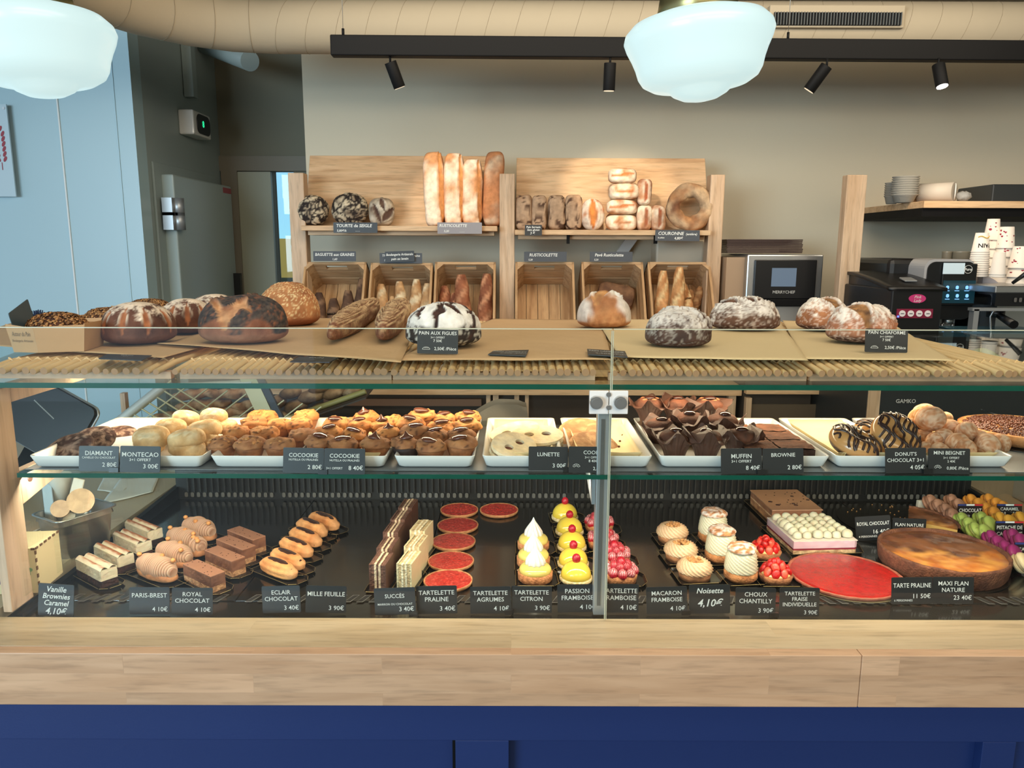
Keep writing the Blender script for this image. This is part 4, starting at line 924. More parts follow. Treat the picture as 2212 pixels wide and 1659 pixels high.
# ================= white dishes and pastries on the lower glass shelf =================
ZW = ZM+.0022
def dish(xa, xb, label, rim_back, yf=1012, D=.30):
    """front bottom edge from pixel xa to xb"""
    p0 = atZ(xa, yf, ZW); p1 = atZ(xb, yf, ZW); W = p1.x-p0.x; cx = (p0.x+p1.x)/2; y0 = p0.y
    t = thing('white_dish', label, 'dish', (cx, y0, ZW), 0, 'white porcelain dishes on the lower glass shelf')
    b = B(); h = .024; o_ = .006; th = .003
    def ring(w_, d_, z, yy): return [(x+0, y+D/2+yy, z) for x, y in rounded(w_, d_, .008, 4)]
    rings_ = [ring(W-.024, D-.02, 0, 0), ring(W-.012, D-.008, .004, 0), ring(W+o_-.006, D+.006, h-.001, 0), ring(W+o_-.007, D+.005, h, 0), ring(W-.008, D-.006, h-.002, 0), ring(W-.022, D-.02, .0055, 0), ring(W-.032, D-.03, .004, 0)]
    n = len(rings_[0]); vs = [v for r in rings_ for v in r]; fs = [(k*n+i, k*n+(i+1) % n, (k+1)*n+(i+1) % n, (k+1)*n+i) for k in range(len(rings_)-1) for i in range(n)]
    fs.append(tuple(range(n-1, -1, -1))); fs.append(tuple((len(rings_)-1)*n+i for i in range(n))); b._add(vs, fs, 0, None, True)
    b.build('bowl', 'white', t)
    return t, cx, y0, W, D
dd = [(66, 250, 'leftmost white dish with three dark cookies'), (266, 440, 'white dish holding the pale round montecao cookies'), (456, 640, 'white dish of nut topped cookie muffins'), (652, 836, 'white dish of cookie muffins with chocolate drops, behind the two cocookie tags'),
      (852, 1026, 'white dish of cookie muffins in dark cases'), (1042, 1216, 'white dish with jam filled spectacle biscuits'), (1232, 1408, 'nearly empty white dish with parchment and crumbs'), (1424, 1600, 'white dish under the chocolate muffins'),
      (1616, 1790, 'white dish with brownie squares'), (1804, 1980, 'white dish with parchment and striped donuts'), (1996, 2184, 'rightmost white dish heaped with sugared mini doughnuts')]
DS = [dish(a, c, lb, 0) for a, c, lb in dd]
ZI = ZW+.0045
def inp(i, u, v, z=0):  # u across -1..1, v depth 0..1
    t, cx, y0, W, D = DS[i]; return Vector((cx+u*(W/2-.012), y0+.012+v*(D-.024), ZI+z))
# parchment in several dishes
for i, lb in ((5, 'parchment lining under the spectacle biscuits'), (6, 'crumbed parchment lining in the nearly empty dish'), (9, 'parchment lining of the donut dish'), (10, 'parchment lining under the sugared mini doughnuts'), (3, 'parchment under the chocolate drop muffins')):
    t, cx, y0, W, D = DS[i]
    def fn(u, v): 
        e = max(abs(u-.5)*2-.82, 0)/.18*.016; e2 = max(abs(v-.5)*2-.88, 0)/.12*.02
        return (cx+(u-.5)*(W-.03), y0+.017+v*(D-.034), ZI+.0006+max(e, e2)+.0008*noise.noise(Vector((u*5, v*6, i))))
    b = B(); b.grid(fn, 24, 24, thick=.0003); tag(b.build('parchment_lining', 'parch'), lb, 'parchment')
# --- cookies, first dish ---
def cookie(pos, r, h, cols, label, name='cookie', tilt=(0, 0, 0), sd=0, crack=.2, m='rough_baked', group=None, sq=1, cat='cookie'):
    def fn(n, p):
        dd_, _ = noise.voronoi(Vector(p)*120+Vector((sd, 0, 0))); mm = 1-ss(crack*.3, crack, dd_[1]-dd_[0])
        c = mixc(cols[0], cols[1], .5+.8*fz(p, 40, sd)); c = mixc(c, cols[2], ss(.05, .5, fz(p, 90, sd+2)+.2*(1-mm))*ss(-.1, .4, n.z)); return .0012*nz(p, 40, sd)-.0008*mm, c
    b = B(); b.blob(r, r*sq, h, fn, 40, 20, .6, 1, .7); o = b.build(name, m, None, pos); o.rotation_euler = tilt; return tag(o, label, cat, group)
dkk = (C(86, 56, 48), C(58, 38, 34), C(168, 140, 124))
cookie(atY(152, 978, 1.365), .050, .010, dkk, 'dark cracked chocolate cookie, frontmost of the three', tilt=(R(36), R(-12), 0), sd=1, sq=.8)
cookie(atY(202, 958, 1.43), .047, .010, dkk, 'dark cracked chocolate cookie leaning behind the frontmost one', tilt=(R(36), R(-8), 0), sd=2, sq=.8)
cookie(atY(258, 944, 1.52), .034, .009, dkk, 'dark chocolate cookie at the back right of the leftmost dish', tilt=(R(14), R(4), 0), sd=3)
# --- montecao ---
mon = (C(230, 198, 148), C(200, 158, 108), C(238, 214, 174))
k0 = sc(inp(1, 0, .2))
def px_on(px, py, Y): return atY(px, py, Y)
for j, (px, py, w_, Y, lb) in enumerate(((402, 978, 78, 1.36, 'bottom one at the front beside the tag'), (325, 968, 60, 1.37, 'low one at the front left, mostly behind the tag'), (328, 947, 84, 1.375, 'front left of the upper layer'), (406, 950, 80, 1.36, 'front centre of the upper layer'),
    (368, 925, 66, 1.45, 'second row left'), (445, 930, 78, 1.44, 'second row right, large'), (400, 905, 60, 1.52, 'back row left'), (461, 900, 58, 1.50, 'topmost of the heap'), (492, 922, 50, 1.49, 'right edge beside the nut muffins'), (446, 962, 60, 1.42, 'low one touching the nut muffins'))):
    p = atY(px, py, Y); r = w_*sc(p)/2; p.z -= r*.4
    p.z = max(p.z, ZI)
    cookie(p, r, r*.62, mon, 'pale round crackled shortbread, '+lb, 'shortbread_ball', tilt=(R(8*math.sin(j*3)), R(10*math.cos(j*2)), j), sd=j+4, crack=.12, m='bread', group='pale shortbread balls in the second dish', sq=.9, cat='biscuit')
# --- muffins ---
def muffin(px, py, wpx, Y, top, cup, label, sd, choc=None, nuts=False, liner=None, group=None, name='cookie_muffin'):
    """(px, py): centre of the widest rim; heap height follows"""
    p = atY(px, py, Y); k = sc(p); r = wpx*k/2; hh = r*1.05
    base = Vector((p.x, p.y, p.z-hh)); base.z = max(base.z, ZI)
    t = thing(name, label, 'muffin', base, 0, group); rz_ = sd*1.3
    hh2 = max(r*.8, p.z-base.z)
    b = B(); b.lathe([(0, 0), (r*.62, 0), (r*.72, hh2*.3), (r*.84, hh2*.7), (r*.93, hh2)], 32, fn=lambda ph, kk, rr, z: (rr*(1+.035*math.sin(ph*14)*(1 if kk > 0 else 0)+.02*math.sin(ph*5+sd)), z),
                     colf=lambda q, kk, ph: mixc(cup[0], cup[1], .5+.8*fz(q, 60, sd))); b.build('cup' if not liner else 'paper_case', 'baked' if not liner else 'liner', t)
    def fn(n, q):
        dd_, _ = noise.voronoi(Vector(q)*95+Vector((sd*3.1, 0, 0))); d = .05*r*nz(q, 60, sd)+.20*r*fz(q, 40, sd+2)+.20*r*(.45-dd_[0])*ss(-.1, .3, n.z); c = mixc(top[0], top[1], .5+.8*fz(q, 45, sd+1)); sp = ss(.35, .42, nz(q, 150, sd)); c = mixc(c, C(70, 40, 28), sp*.8); return d, c
    b = B(); b.blob(r*1.02, r*1.0, r*.55, fn, 36, 22, .28, 1, .85, off=(0, 0, hh2-r*.12)); b.build('cookie_top', 'baked', t)
    zt_ = hh2-r*.12+r*.55*1.28
    if choc:
        b = B(); rnd = random.Random(sd); tw = rnd.uniform(-1, 1)
        prof = [(.0, -.08), (.36, -.06), (.44, .02), (.40, .10), (.26, .17), (.14, .28), (.07, .40), (0, .46)] if choc > 1 else [(.0, -.1), (.44, -.08), (.5, 0), (.44, .08), (.3, .12), (.14, .15), (0, .155)]
        b.cc = C(92, 54, 42); b.lathe([(a_*r, z*r) for a_, z in prof], 28, c=(rnd.uniform(-.1, .1)*r, rnd.uniform(-.25, .0)*r, zt_), fn=lambda ph, kk, rr, z: (rr*(1+.12*math.sin(2*ph+kk*.9+tw)), z), rot=Matrix.Rotation(R(rnd.uniform(-14, 14)), 3, 'Y'), colf=lambda q, kk, ph: C(98, 58, 46)); b.build('chocolate_drop', 'chocg', t)
    if nuts:
        b = B(); rnd = random.Random(sd)
        for i in range(26):
            a_ = rnd.uniform(0, 6.28); rr = r*.80*math.sqrt(rnd.random()); rn = r*rnd.uniform(.12, .2)
            b.blob(rn, rn*.7, rn*.6, lambda n, q: (rn*.15*nz(q, 300, i), mixc(C(214, 158, 98), C(176, 116, 66), rnd.random())), 8, 6, 1, off=(rr*math.cos(a_), rr*math.sin(a_), zt_-(rr/r)**2*r*.34-.002), rot=Matrix.Rotation(a_, 3, 'Z'), base=False)
        b.build('nut_topping', 'baked', t)
    return t
cupc = (C(170, 110, 66), C(128, 78, 48)); topc = (C(210, 146, 84), C(176, 112, 62)); top_shaded = (C(176, 122, 78), C(140, 90, 58))  # darker top copy carries the shade of the front rows in its colour
G3 = 'nut topped cookie muffins in the third dish'; n = 0
for px, py, w_, Y, f in ((480, 962, 66, 1.35, 1), (541, 964, 66, 1.345, 1), (603, 966, 64, 1.345, 1), (512, 938, 62, 1.42, 0), (572, 940, 62, 1.42, 0), (655, 948, 62, 1.41, 1), (548, 918, 60, 1.49, 0), (602, 922, 58, 1.50, 0), (646, 922, 60, 1.50, 0), (566, 903, 58, 1.57, 0), (660, 903, 60, 1.57, 0)):
    muffin(px, py, w_, Y, top_shaded if f else topc, cupc, 'nut topped cookie muffin, '+('front row left', 'front row centre', 'front row right', 'second row left', 'second row centre', 'second row right', 'third row left', 'third row centre', 'third row right', 'back row left', 'back row right')[n], n+1, None, True, group=G3, name='nut_muffin'); n += 1
G4 = 'chocolate drop cookie muffins in the fourth dish'; n = 0
for px, py, w_, Y, c_ in ((693, 958, 66, 1.36, 1), (741, 968, 68, 1.34, 1), (813, 962, 66, 1.34, 2), (708, 938, 62, 1.43, 1), (764, 946, 60, 1.42, 1), (838, 938, 52, 1.43, 2), (728, 920, 60, 1.50, 1), (774, 926, 58, 1.50, 1), (790, 912, 58, 1.56, 2), (826, 924, 56, 1.50, 2), (850, 914, 46, 1.56, 0)):
    muffin(px, py, w_, Y, top_shaded if n < 3 else topc, cupc, 'cookie muffin with chocolate drop, '+('front row left', 'front row centre behind the tags', 'front row right', 'second row left', 'second row centre', 'second row right', 'third row left', 'third row centre', 'third row right', 'back row centre', 'back row right without a full drop')[(0, 1, 2, 3, 4, 5, 6, 7, 9, 8, 10)[n]], n+20, c_, group=G4); n += 1
G5 = 'dark cased cookie muffins in the fifth dish'; n = 0
for px, py, w_, Y, c_ in ((877, 962, 66, 1.34, 2), (931, 968, 68, 1.33, 1), (996, 962, 68, 1.34, 1), (898, 934, 62, 1.42, 1), (940, 944, 62, 1.41, 1), (996, 942, 60, 1.41, 1), (888, 918, 60, 1.49, 1), (955, 926, 60, 1.48, 1), (1010, 922, 58, 1.49, 1), (912, 902, 62, 1.55, 1), (960, 908, 56, 1.55, 1), (1014, 904, 54, 1.55, 1)):
    muffin(px, py, w_, Y, top_shaded if n < 6 else topc, cupc, 'chocolate drop muffin of the fifth dish, '+('front row left in a dark case', 'front row centre', 'front row right', 'second row left', 'second row centre', 'second row right', 'third row left', 'third row centre', 'third row right', 'back row left', 'back row centre', 'back row right')[n], n+40, c_, liner=(n == 0), group=G5); n += 1
# --- spectacle biscuits ---
def lunette(pos, tilt, label, sd):
    t = thing('spectacle_biscuit', label, 'biscuit', pos, 0, 'jam filled spectacle biscuits'); t.rotation_euler = tilt
    def lid(z0, holes, th=.006):
        b = B(); ro, rb = .050, .038; hs = [(-.017, 0), (.017, 0)] if holes else []
        nr, na = 14, 56
        # disc with two holes, made from a grid of points pushed out of the holes
        def fn(u, v):
            a_ = u*2*math.pi; rr = v
            p = Vector((ro*rr*math.cos(a_), rb*rr*math.sin(a_)))
            for hx, hy in hs:
                d = Vector((p.x-hx, p.y-hy)); l = d.length; hr = .0095
                if l < hr*1.02 and l > 1e-6: pass
            return (p.x, p.y, z0)
        bm = bmesh.new(); outer = [bm.verts.new((ro*math.cos(2*math.pi*i/48), rb*math.sin(2*math.pi*i/48), 0)) for i in range(48)]
        es = [bm.edges.new((outer[i], outer[(i+1) % 48])) for i in range(48)]
        for hx, hy in hs:
            hv = [bm.verts.new((hx+.0095*math.cos(2*math.pi*i/20), hy+.008*math.sin(2*math.pi*i/20), 0)) for i in range(20)]; es += [bm.edges.new((hv[i], hv[(i+1) % 20])) for i in range(20)]
        r_ = bmesh.ops.triangle_fill(bm, use_beauty=True, edges=es); g = bmesh.ops.extrude_face_region(bm, geom=[f for f in bm.faces])
        for v in g['geom']:
            if isinstance(v, bmesh.types.BMVert): v.co.z += th
        bmesh.ops.recalc_face_normals(bm, faces=bm.faces); bm.verts.index_update()
        b._add([(v.co.x, v.co.y, v.co.z+z0) for v in bm.verts], [tuple(v.index for v in f.verts) for f in bm.faces], 0, [mixc(C(232, 206, 158), C(238, 224, 196), .5+.9*nz(v.co, 60, sd)) for v in bm.verts]); bm.free(); return b
    lid(0, False).build('lower_biscuit', 'baked', t)
    b = B(); b.cc = C(110, 52, 36); b.blob(.047, .035, .003, None, 32, 8, 1, 1, .5, off=(0, 0, .0055)); b.build('jam_filling', 'chocg', t)
    lid(.0105, True).build('upper_biscuit', 'baked', t)
lunette(inp(5, -.32, .14, .012), (R(22), R(-4), R(55)), 'sugared spectacle biscuit with two holes, frontmost', 1)
lunette(inp(5, -.2, .52, .012), (R(10), R(-12), R(15)), 'jam sandwich biscuit tilted on top at the back left', 2)
lunette(inp(5, .50, .42, .012), (R(14), R(0), R(12)), 'pair of stacked spectacle biscuits, the upper one', 3)
lunette(inp(5, .52, .44, -.0005), (0, 0, R(8)), 'pair of stacked spectacle biscuits, the lower one', 4)
# --- flat cookies and crumbs ---
fl_ = (C(172, 128, 88), C(144, 104, 70), C(190, 150, 108))
p = atY(1262, 935, 1.50); cookie(p-Vector((0, 0, .012)), .056, .008, fl_, 'flat brown cookie at the back beside the post', tilt=(R(28), R(4), 0), sd=21, m='bread')
p = atY(1282, 962, 1.42); cookie(p-Vector((0, 0, .012)), .052, .008, fl_, 'flat brown cookie in front of its twin behind the cookie tag', tilt=(R(26), R(6), 0), sd=22, m='bread')
for j, (px, py) in enumerate(((1345, 942), (1339, 955), (1337, 967), (1347, 986), (1320, 990), (1318, 938), (1354, 989))):
    p = atZ(px, py, ZI+.002); b = B(); b.cc = C(110, 66, 40); b.blob(.0026, .0022, .0022, None, 8, 6, 1, off=(0, 0, 0)); tag(b.build('cookie_crumb', 'rough_baked', None, p), 'brown cookie crumb on the parchment right of the post, '+('topmost', 'second from the top', 'middle', 'lowest', 'lowest left', 'next to the post', 'lowest right')[j], 'crumb', 'cookie crumbs on the parchment')
# --- chocolate muffins in tulip paper ---
def tulip(px, py, wpx, Y, zb, label, sd, nuts=False):
    p = atY(px, py, Y); k = sc(p); r = wpx*k/2; base = Vector((p.x, p.y, zb)); hh = max(.03, p.z-zb)
    t = thing('chocolate_muffin', label, 'muffin', base, 0, 'chocolate muffins in brown tulip paper')
    rnd = random.Random(sd); ph0 = rnd.uniform(0, 6.28)
    def rim(ph): c_ = abs(math.cos(2*(ph-ph0))); return c_**5*1.0+.12*math.sin(ph*5+sd)
    def fn(ph, kk, rr, z):
        u = kk/7; pl = .05*math.sin(ph*9+sd)*u; return rr*(1+pl+.04*math.sin(ph*21)*u+.06*u*rim(ph)), z*(1+(.62*rim(ph)+.05*math.sin(ph*13))*u**3) if u > .3 else z
    b = B(); prof = [(0, 0), (r*.55, 0), (r*.62, hh*.25), (r*.72, hh*.5), (r*.84, hh*.74), (r*.97, hh*.90), (r*1.10, hh*.98), (r*1.24, hh*1.02)]
    b.lathe(prof, 72, fn=fn, smooth=False); o = b.build('tulip_paper', 'tulip', t)
    def f2(n, q): return .06*r*fz(q, 40, sd), mixc(C(112, 64, 42), C(66, 38, 28), .5+.9*fz(q, 60, sd))
    b = B(); b.blob(r*.88, r*.88, r*.55, f2, 30, 18, .4, 1, .8, off=(0, 0, hh*.72)); 
    b.build('muffin_top', 'baked', t)
    b = B(); b.cc = C(64, 36, 28); b.blob(r*.36, r*.3, r*.16, lambda n, q: (.05*r*nz(q, 60, sd), C(60, 32, 26)), 20, 10, .6, off=(rnd.uniform(-.1, .1)*r, -r*.15, hh*.72+r*.68)); b.build('chocolate_core', 'chocg', t)
    if nuts:
        b = B()
        for i in range(5): a_ = i*1.3; b.cc = C(186, 112, 70); b.blob(r*.22, r*.14, r*.12, lambda n, q: (.03*r*nz(q, 100, i), C(176, 108, 70)), 10, 8, 1, off=(r*.4*math.cos(a_), r*.4*math.sin(a_), hh*.72+r*.66), base=False)
        b.build('hazelnuts', 'baked', t)
TT = ((1458, 948, 80, 1.37, ZI, 'front left, folded brown paper'), (1526, 948, 78, 1.36, ZI, 'front centre, standing upright'), (1598, 946, 80, 1.37, ZI, 'front right, tipped to show its glossy core'),
      (1425, 922, 72, 1.47, ZI, 'second row left with splayed paper'), (1490, 912, 72, 1.48, ZI+.01, 'second row centre'), (1560, 914, 74, 1.47, ZI+.01, 'second row right with orange brown paper'),
      (1402, 898, 70, 1.58, ZI+.02, 'back left with tall pointed paper'), (1462, 892, 70, 1.58, ZI+.02, 'back row, second from the left'), (1530, 892, 74, 1.57, ZI+.02, 'back row with hazelnuts on top'))
for j, (px, py, w_, Y, zb, lb) in enumerate(TT): tulip(px, py, w_, Y, zb, 'chocolate muffin in tulip paper, '+lb, j+3, j in (6, 8))
# --- brownies ---
pc = (C(126, 80, 56), C(96, 60, 44)); j = 0
t, cx, y0, W, D = DS[8]
for r_ in range(3):
    for c_ in range(2):
        w2, d2_ = .062, .062; x_ = cx-.012+(c_-.5)*.0655+.004; y_ = y0+.055+r_*.066
        def fn(u, v, a_=x_, b__=y_): return None
        b = B(); n_ = 12; hz = .026
        def top(q): return mixc(pc[0], pc[1], .5+.9*fz(q, 50, j))
        vs = []; 
        b.grid(lambda u, v: ((u-.5)*w2, (v-.5)*d2_, hz+.0022*fz(Vector((x_+(u-.5)*w2, y_+(v-.5)*d2_, 0)), 60, 3)), n_, n_, colf=lambda u, v: top(Vector((x_+u*w2, y_+v*d2_, 0))))
        b.cc = C(52, 32, 26); b.box((0, 0, (hz-.003)/2), (w2-.0006, d2_-.0006, hz-.003))
        tag(b.build('brownie', 'rough_baked', None, (x_, y_, ZI)), 'brownie square with crackled top, '+('front', 'middle', 'back')[r_]+' row '+('left', 'right')[c_], 'brownie', 'brownie squares in the dish'); j += 1
# --- donuts ---
def donut(pos, r, tilt, label, sd):
    t = thing('striped_donut', label, 'donut', pos, 0, 'chocolate striped donuts'); t.rotation_euler = tilt
    N = 48; rt = r*.42; rc_ = r*.58
    b = B(); b.tube([(rc_*math.cos(2*math.pi*i/N), rc_*math.sin(2*math.pi*i/N), rt*.85) for i in range(N)], rt, 24, closed=True, colf=lambda q, u, ph: mixc(C(196, 146, 92), C(60, 38, 30), ss(.55, .35, (q.z)/rt))); b.build('glazed_ring', 'glazed', t)
    b = B(); rnd = random.Random(sd)
    for i in range(13):
        x = -r+2*r*(i+.5)/13+rnd.uniform(-.1, .1)*r; pts = []
        for q in range(25):
            y = -r+2*r*q/24; xx = x+.12*r*math.sin(q*.6+i); rr = math.hypot(xx, y)
            dz = rt*rt-(rr-rc_)**2
            if dz > (rt*.25)**2: pts.append((xx, y, rt*.85+math.sqrt(dz)+.0004))
            else:
                if len(pts) > 2: b.tube(pts, .0024, 6)
                pts = []
        if len(pts) > 2: b.tube(pts, .0024, 6)
    b.build('chocolate_stripes', 'drk', t)
p = atY(1835, 978, 1.36); donut(Vector((p.x, p.y, ZI+.012)), .047, (R(22), R(12), R(20)), 'striped caramel donut lying front left', 1)
p = atY(1925, 968, 1.38); donut(Vector((p.x, p.y+.01, ZI+.026)), .047, (R(50), R(8), R(10)), 'striped caramel donut leaning up beside the mini doughnuts', 2)
p = atY(1888, 962, 1.46); donut(Vector((p.x, p.y, ZI+.004)), .045, (R(14), R(0), R(60)), 'striped donut lying behind the other two', 3)
# --- mini doughnuts ---
k = 0
for px, py, w_, Y, lb in ((2000, 975, 40, 1.37, 'bottom layer left beside the donuts'), (2030, 983, 44, 1.35, 'bottom layer behind the tag'), (2130, 972, 58, 1.37, 'bottom layer right'), (2158, 978, 46, 1.40, 'far right lying low'), (2068, 960, 54, 1.37, 'middle of the front face'), (2022, 950, 42, 1.40, 'middle layer left'),
                      (1992, 942, 40, 1.44, 'small one beside the donut'), (2088, 935, 54, 1.41, 'upper right, large'), (2052, 925, 44, 1.45, 'behind the topmost pair'), (1962, 925, 46, 1.46, 'upper left end'), (1985, 905, 48, 1.47, 'upper left of the heap'), (1998, 920, 44, 1.45, 'under the big top one'),
                      (2010, 905, 62, 1.43, 'big one facing front at the top'), (1998, 893, 52, 1.49, 'topmost, pale golden'), (2038, 945, 46, 1.40, 'centre of the heap'), (2110, 955, 50, 1.42, 'right side of the heap'), (2085, 975, 50, 1.35, 'front bottom centre'), (2040, 908, 40, 1.50, 'back right of the top')):
    p = atY(px, py, Y); r = w_*sc(p)/2; p.z = max(p.z, ZI+r*.8)
    gold = C(220, 160, 88) if k in (13, 9, 10, 17) else C(190, 132, 90)
    def fn(n, q): m = ss(-.3, .4, fz(q, 230, k)+.5*nz(q, 60, k)+.05); return .0009*nz(q, 60, k), mixc(mixc(gold, C(170, 112, 74), .4+.5*nz(q, 25, k)), C(226, 200, 172), m*.62)
    b = B(); b.blob(r, r*.92, r*.82, fn, 28, 18, 1, base=False); o = tag(b.build('mini_doughnut', 'bread', None, p), 'round sugared mini doughnut, '+lb, 'doughnut', 'sugared mini doughnuts heaped in the rightmost dish'); o.rotation_euler = (k*.7, k*.5, k); k += 1
# --- pearl tart at the right ---
p = atY(2165, 962, 1.50); p.z = ZW
t = thing('pearl_tart', 'round tart covered with chocolate pearls at the right edge', 'tart', p+Vector((.05, .02, .002)))
b = B(); b.cc = C(206, 150, 96); b.lathe([(0, 0), (.10, 0), (.112, .006), (.116, .024), (.110, .026), (.106, .02), (0, .02)], 56, colf=lambda q, kk, ph: mixc(C(206, 150, 96), C(170, 112, 66), .5+fz(q, 50, 2))); b.build('pastry_shell', 'baked', t)
b = B(); rnd = random.Random(5)
for i in range(1100):
    a_ = rnd.uniform(0, 6.28); rr = .104*math.sqrt(rnd.random()); b.blob(.0031, .0024, .0024, lambda n, q: (0, mixc(C(110, 62, 44), C(78, 44, 34), rnd.random())), 7, 5, 1, off=(rr*math.cos(a_), rr*math.sin(a_), .022+rnd.random()*.007*(1-rr/.13)+.002), base=False)
o = b.build('chocolate_pearls', 'glazed', t); o['kind'] = 'stuff'
b = B(); b.cyl((p.x+.05, p.y+.02, ZW), (p.x+.05, p.y+.02, ZW+.0015), .125, 48); tag(b.build('cake_board', 'board'), 'thin dark round board under the pearl tart', 'cake board')
# ================= pastries on the black deck =================
ZK = ZD+.0006
ORD = ['frontmost', 'second from the front', 'third from the front', 'fourth from the front', 'fifth from the front', 'rearmost']
def card(c, L, W, an, label, group='black cardboard bases under the pastries', tab=True, r=None):
    """thin black card with bright edge under a pastry, with a pull tab"""
    b = B()
    pts = [(-L/2, -W/2), (L/2, -W/2), (L/2+.012, -W/4), (L/2+.012, W/4), (L/2, W/2), (-L/2, W/2)] if r is None else [(r*math.cos(2*math.pi*i/40), r*math.sin(2*math.pi*i/40)) for i in range(40)]
    b.prism(pts, .0000, .0012)
    if r is None:
        for (x0, y0), (x1, y1) in zip(pts, pts[1:]+pts[:1]):
            n = Vector((y1-y0, x0-x1, 0)).normalized()*.004; m = .0009
            # upturned bright rim
            vs = [(x0, y0, .0012), (x1, y1, .0012), (x1+n.x, y1+n.y, .0055), (x0+n.x, y0+n.y, .0055)]; b._add(vs, [(0, 1, 2, 3)], 0)
            b.tube([(x0+n.x, y0+n.y, .0055), (x1+n.x, y1+n.y, .0055)], .00045, 4, mi=1)
    o = b.build('pastry_card', ['board', 'gold'], None, (c.x, c.y, ZK), an); return tag(o, label, 'pastry card', group)
def seg(xa, ya, xb, yb): # far end, near end
    a = atZ(xa, ya, ZK); c = atZ(xb, yb, ZK); return (a+c)/2, (c-a).length, math.atan2(c.y-a.y, c.x-a.x)
UP = Vector((0, 0, .0014))
# --- vanilla brownie caramel bars ---
D0, L0, A0 = seg(176, 1234, 238, 1267)
for i, (px, py) in enumerate(((238, 1266), (275, 1235), (314, 1206), (338, 1178))):
    e = atZ(px, py, ZK); d = Vector((math.cos(A0), math.sin(A0), 0)); L = .102; W = .034; c = e-d*L/2
    card(c, L+.012, W+.010, A0, 'black card with gold edge under the '+ORD[i]+' vanilla brownie bar')
    t = thing('vanilla_bar', 'white vanilla cream bar on dark brownie, '+ORD[i]+' of the four', 'pastry', c+Vector((0, 0, ZK-c.z))+UP, A0, 'vanilla brownie caramel bars')
    b = B(); b.grid(lambda u, v: ((u-.5)*L, (v-.5)*W, .021), 2, 2)
    def sidewall(b, z0, z1, cf, L=L, W=W, amp=.0012, sd=i):
        n = 60; per = []
        for q in range(n):
            s_ = q/n*(2*L+2*W)
            if s_ < L: per.append((-L/2+s_, -W/2))
            elif s_ < L+W: per.append((L/2, -W/2+s_-L))
            elif s_ < 2*L+W: per.append((L/2-(s_-L-W), W/2))
            else: per.append((-L/2, W/2-(s_-2*L-W)))
        nv = 8; vs = []; cols = []
        for k in range(nv+1):
            z = z0+(z1-z0)*k/nv
            for x, y in per:
                nn = amp*fz(Vector((x, y, z)), 160, sd); l = math.hypot(x/L, y/W)+1e-6; vs.append((x+nn*x/L/l, y+nn*y/W/l, z)); cols.append(cf(Vector((x, y, z)), k/nv))
        b._add(vs, [(k*n+q, k*n+(q+1) % n, (k+1)*n+(q+1) % n, (k+1)*n+q) for k in range(nv) for q in range(n)]+[tuple(nv*n+q for q in range(n)), tuple(reversed(range(n)))], 0, cols)
    b = B(); sidewall(b, 0, .013, lambda q, u: mixc(C(74, 44, 34), C(40, 26, 22), .5+.9*fz(q, 90, i))); b.build('brownie_base', 'rough_baked', t)
    # two ridged cream top
    b = B(); n = 24; hz = .013
    def prof(v): # across -1..1 -> height
        a_ = abs(v); return (.047+.0052*math.cos((a_-.48)/.48*math.pi*.5*1.0)**1) if a_ < .97 else .044
    def top(u, v): vv = 2*v-1; return ((u-.5)*L, vv*W/2*.97, (.0333+.0062*max(0, math.sin(min(1, max(0, (1-abs(abs(vv)-.5)/.5)))*math.pi/2))+.0006*fz(Vector((u*9, vv*3, i)), 3, i)))
    dust = lambda u, v: mixc(C(226, 214, 188), C(160, 96, 58), ss(.1, .75, (1-abs(abs(2*v-1)-.5)/.5)*(.75 if i == 0 else 1.05)-.18+.35*nz((u*6, v*8, i), 1, 3)) if abs(abs(2*v-1)-.5) < .42 else 0)
    b.grid(top, 40, 28, colf=dust)
    b2 = lambda q, u: mixc(C(226, 216, 190), C(208, 192, 158), .4+.5*fz(q, 60, i))
    sidewall(b, .013, .0345, b2, L*.995, W*.97, .0008); b.build('vanilla_cream', 'cream', t)
# --- paris-brest ---
def piped(c, L, W, an, label, sd, extra=None):
    t = thing('paris_brest', label, 'pastry', c+Vector((0, 0, ZK-c.z))+UP, an, 'praline cream choux pastries')
    b = B(); b.blob(L/2, W/2, .015, lambda n, q: (.002*fz(q, 50, sd), mixc(C(206, 148, 100), C(160, 104, 66), .5+.8*fz(q, 50, sd))), 36, 16, .5, .85, .7); b.build('choux_base', 'baked', t)
    def coil(x0, x1, r0, z0):
        b = B(); n = 120; pts_ = []
        nt = 2.6
        N = int((x1-x0)/.0005)
        def rf(ph, k): return 1+.10*math.cos(2*math.pi*k*.0005/.0046+2.2*math.sin(ph*1.0+.6)+.8*math.sin(k*.05))
        b.tube([(x0+(x1-x0)*k/N, 0, z0) for k in range(N+1)], lambda s_: r0*max(.15, math.sin(math.pi*(.02+.96*s_))**.38)*(1+.05*math.sin(s_*3*math.pi*2)), 64, colf=lambda q, u, ph: mixc(C(200, 164, 136), C(150, 110, 84), .5-.5*math.cos(2*math.pi*(u*N*.0005)/.0046+2.2*math.sin(ph+.6)+.8*math.sin(u*N*.05))), rf=rf)
        # turn the ridges across the body: the tube runs along x, ridges spiral strongly
        return b
    coil(-L/2*.96, L/2*.96, W*.5, .022).build('praline_cream', 'cream', t)
    b = B(); rnd = random.Random(sd)
    for i in range(3): b.cc = C(214, 150, 88); b.blob(.0055, .005, .0048, lambda n, q: (.0006*nz(q, 400, i), mixc(C(218, 158, 94), C(180, 112, 60), .5+nz(q, 200, i))), 12, 8, 1, off=((-.36, .05, .40)[i]*L, rnd.uniform(-.3, .3)*W, .022+W*.46), base=False)
    b.build('hazelnut_pieces', 'baked', t)
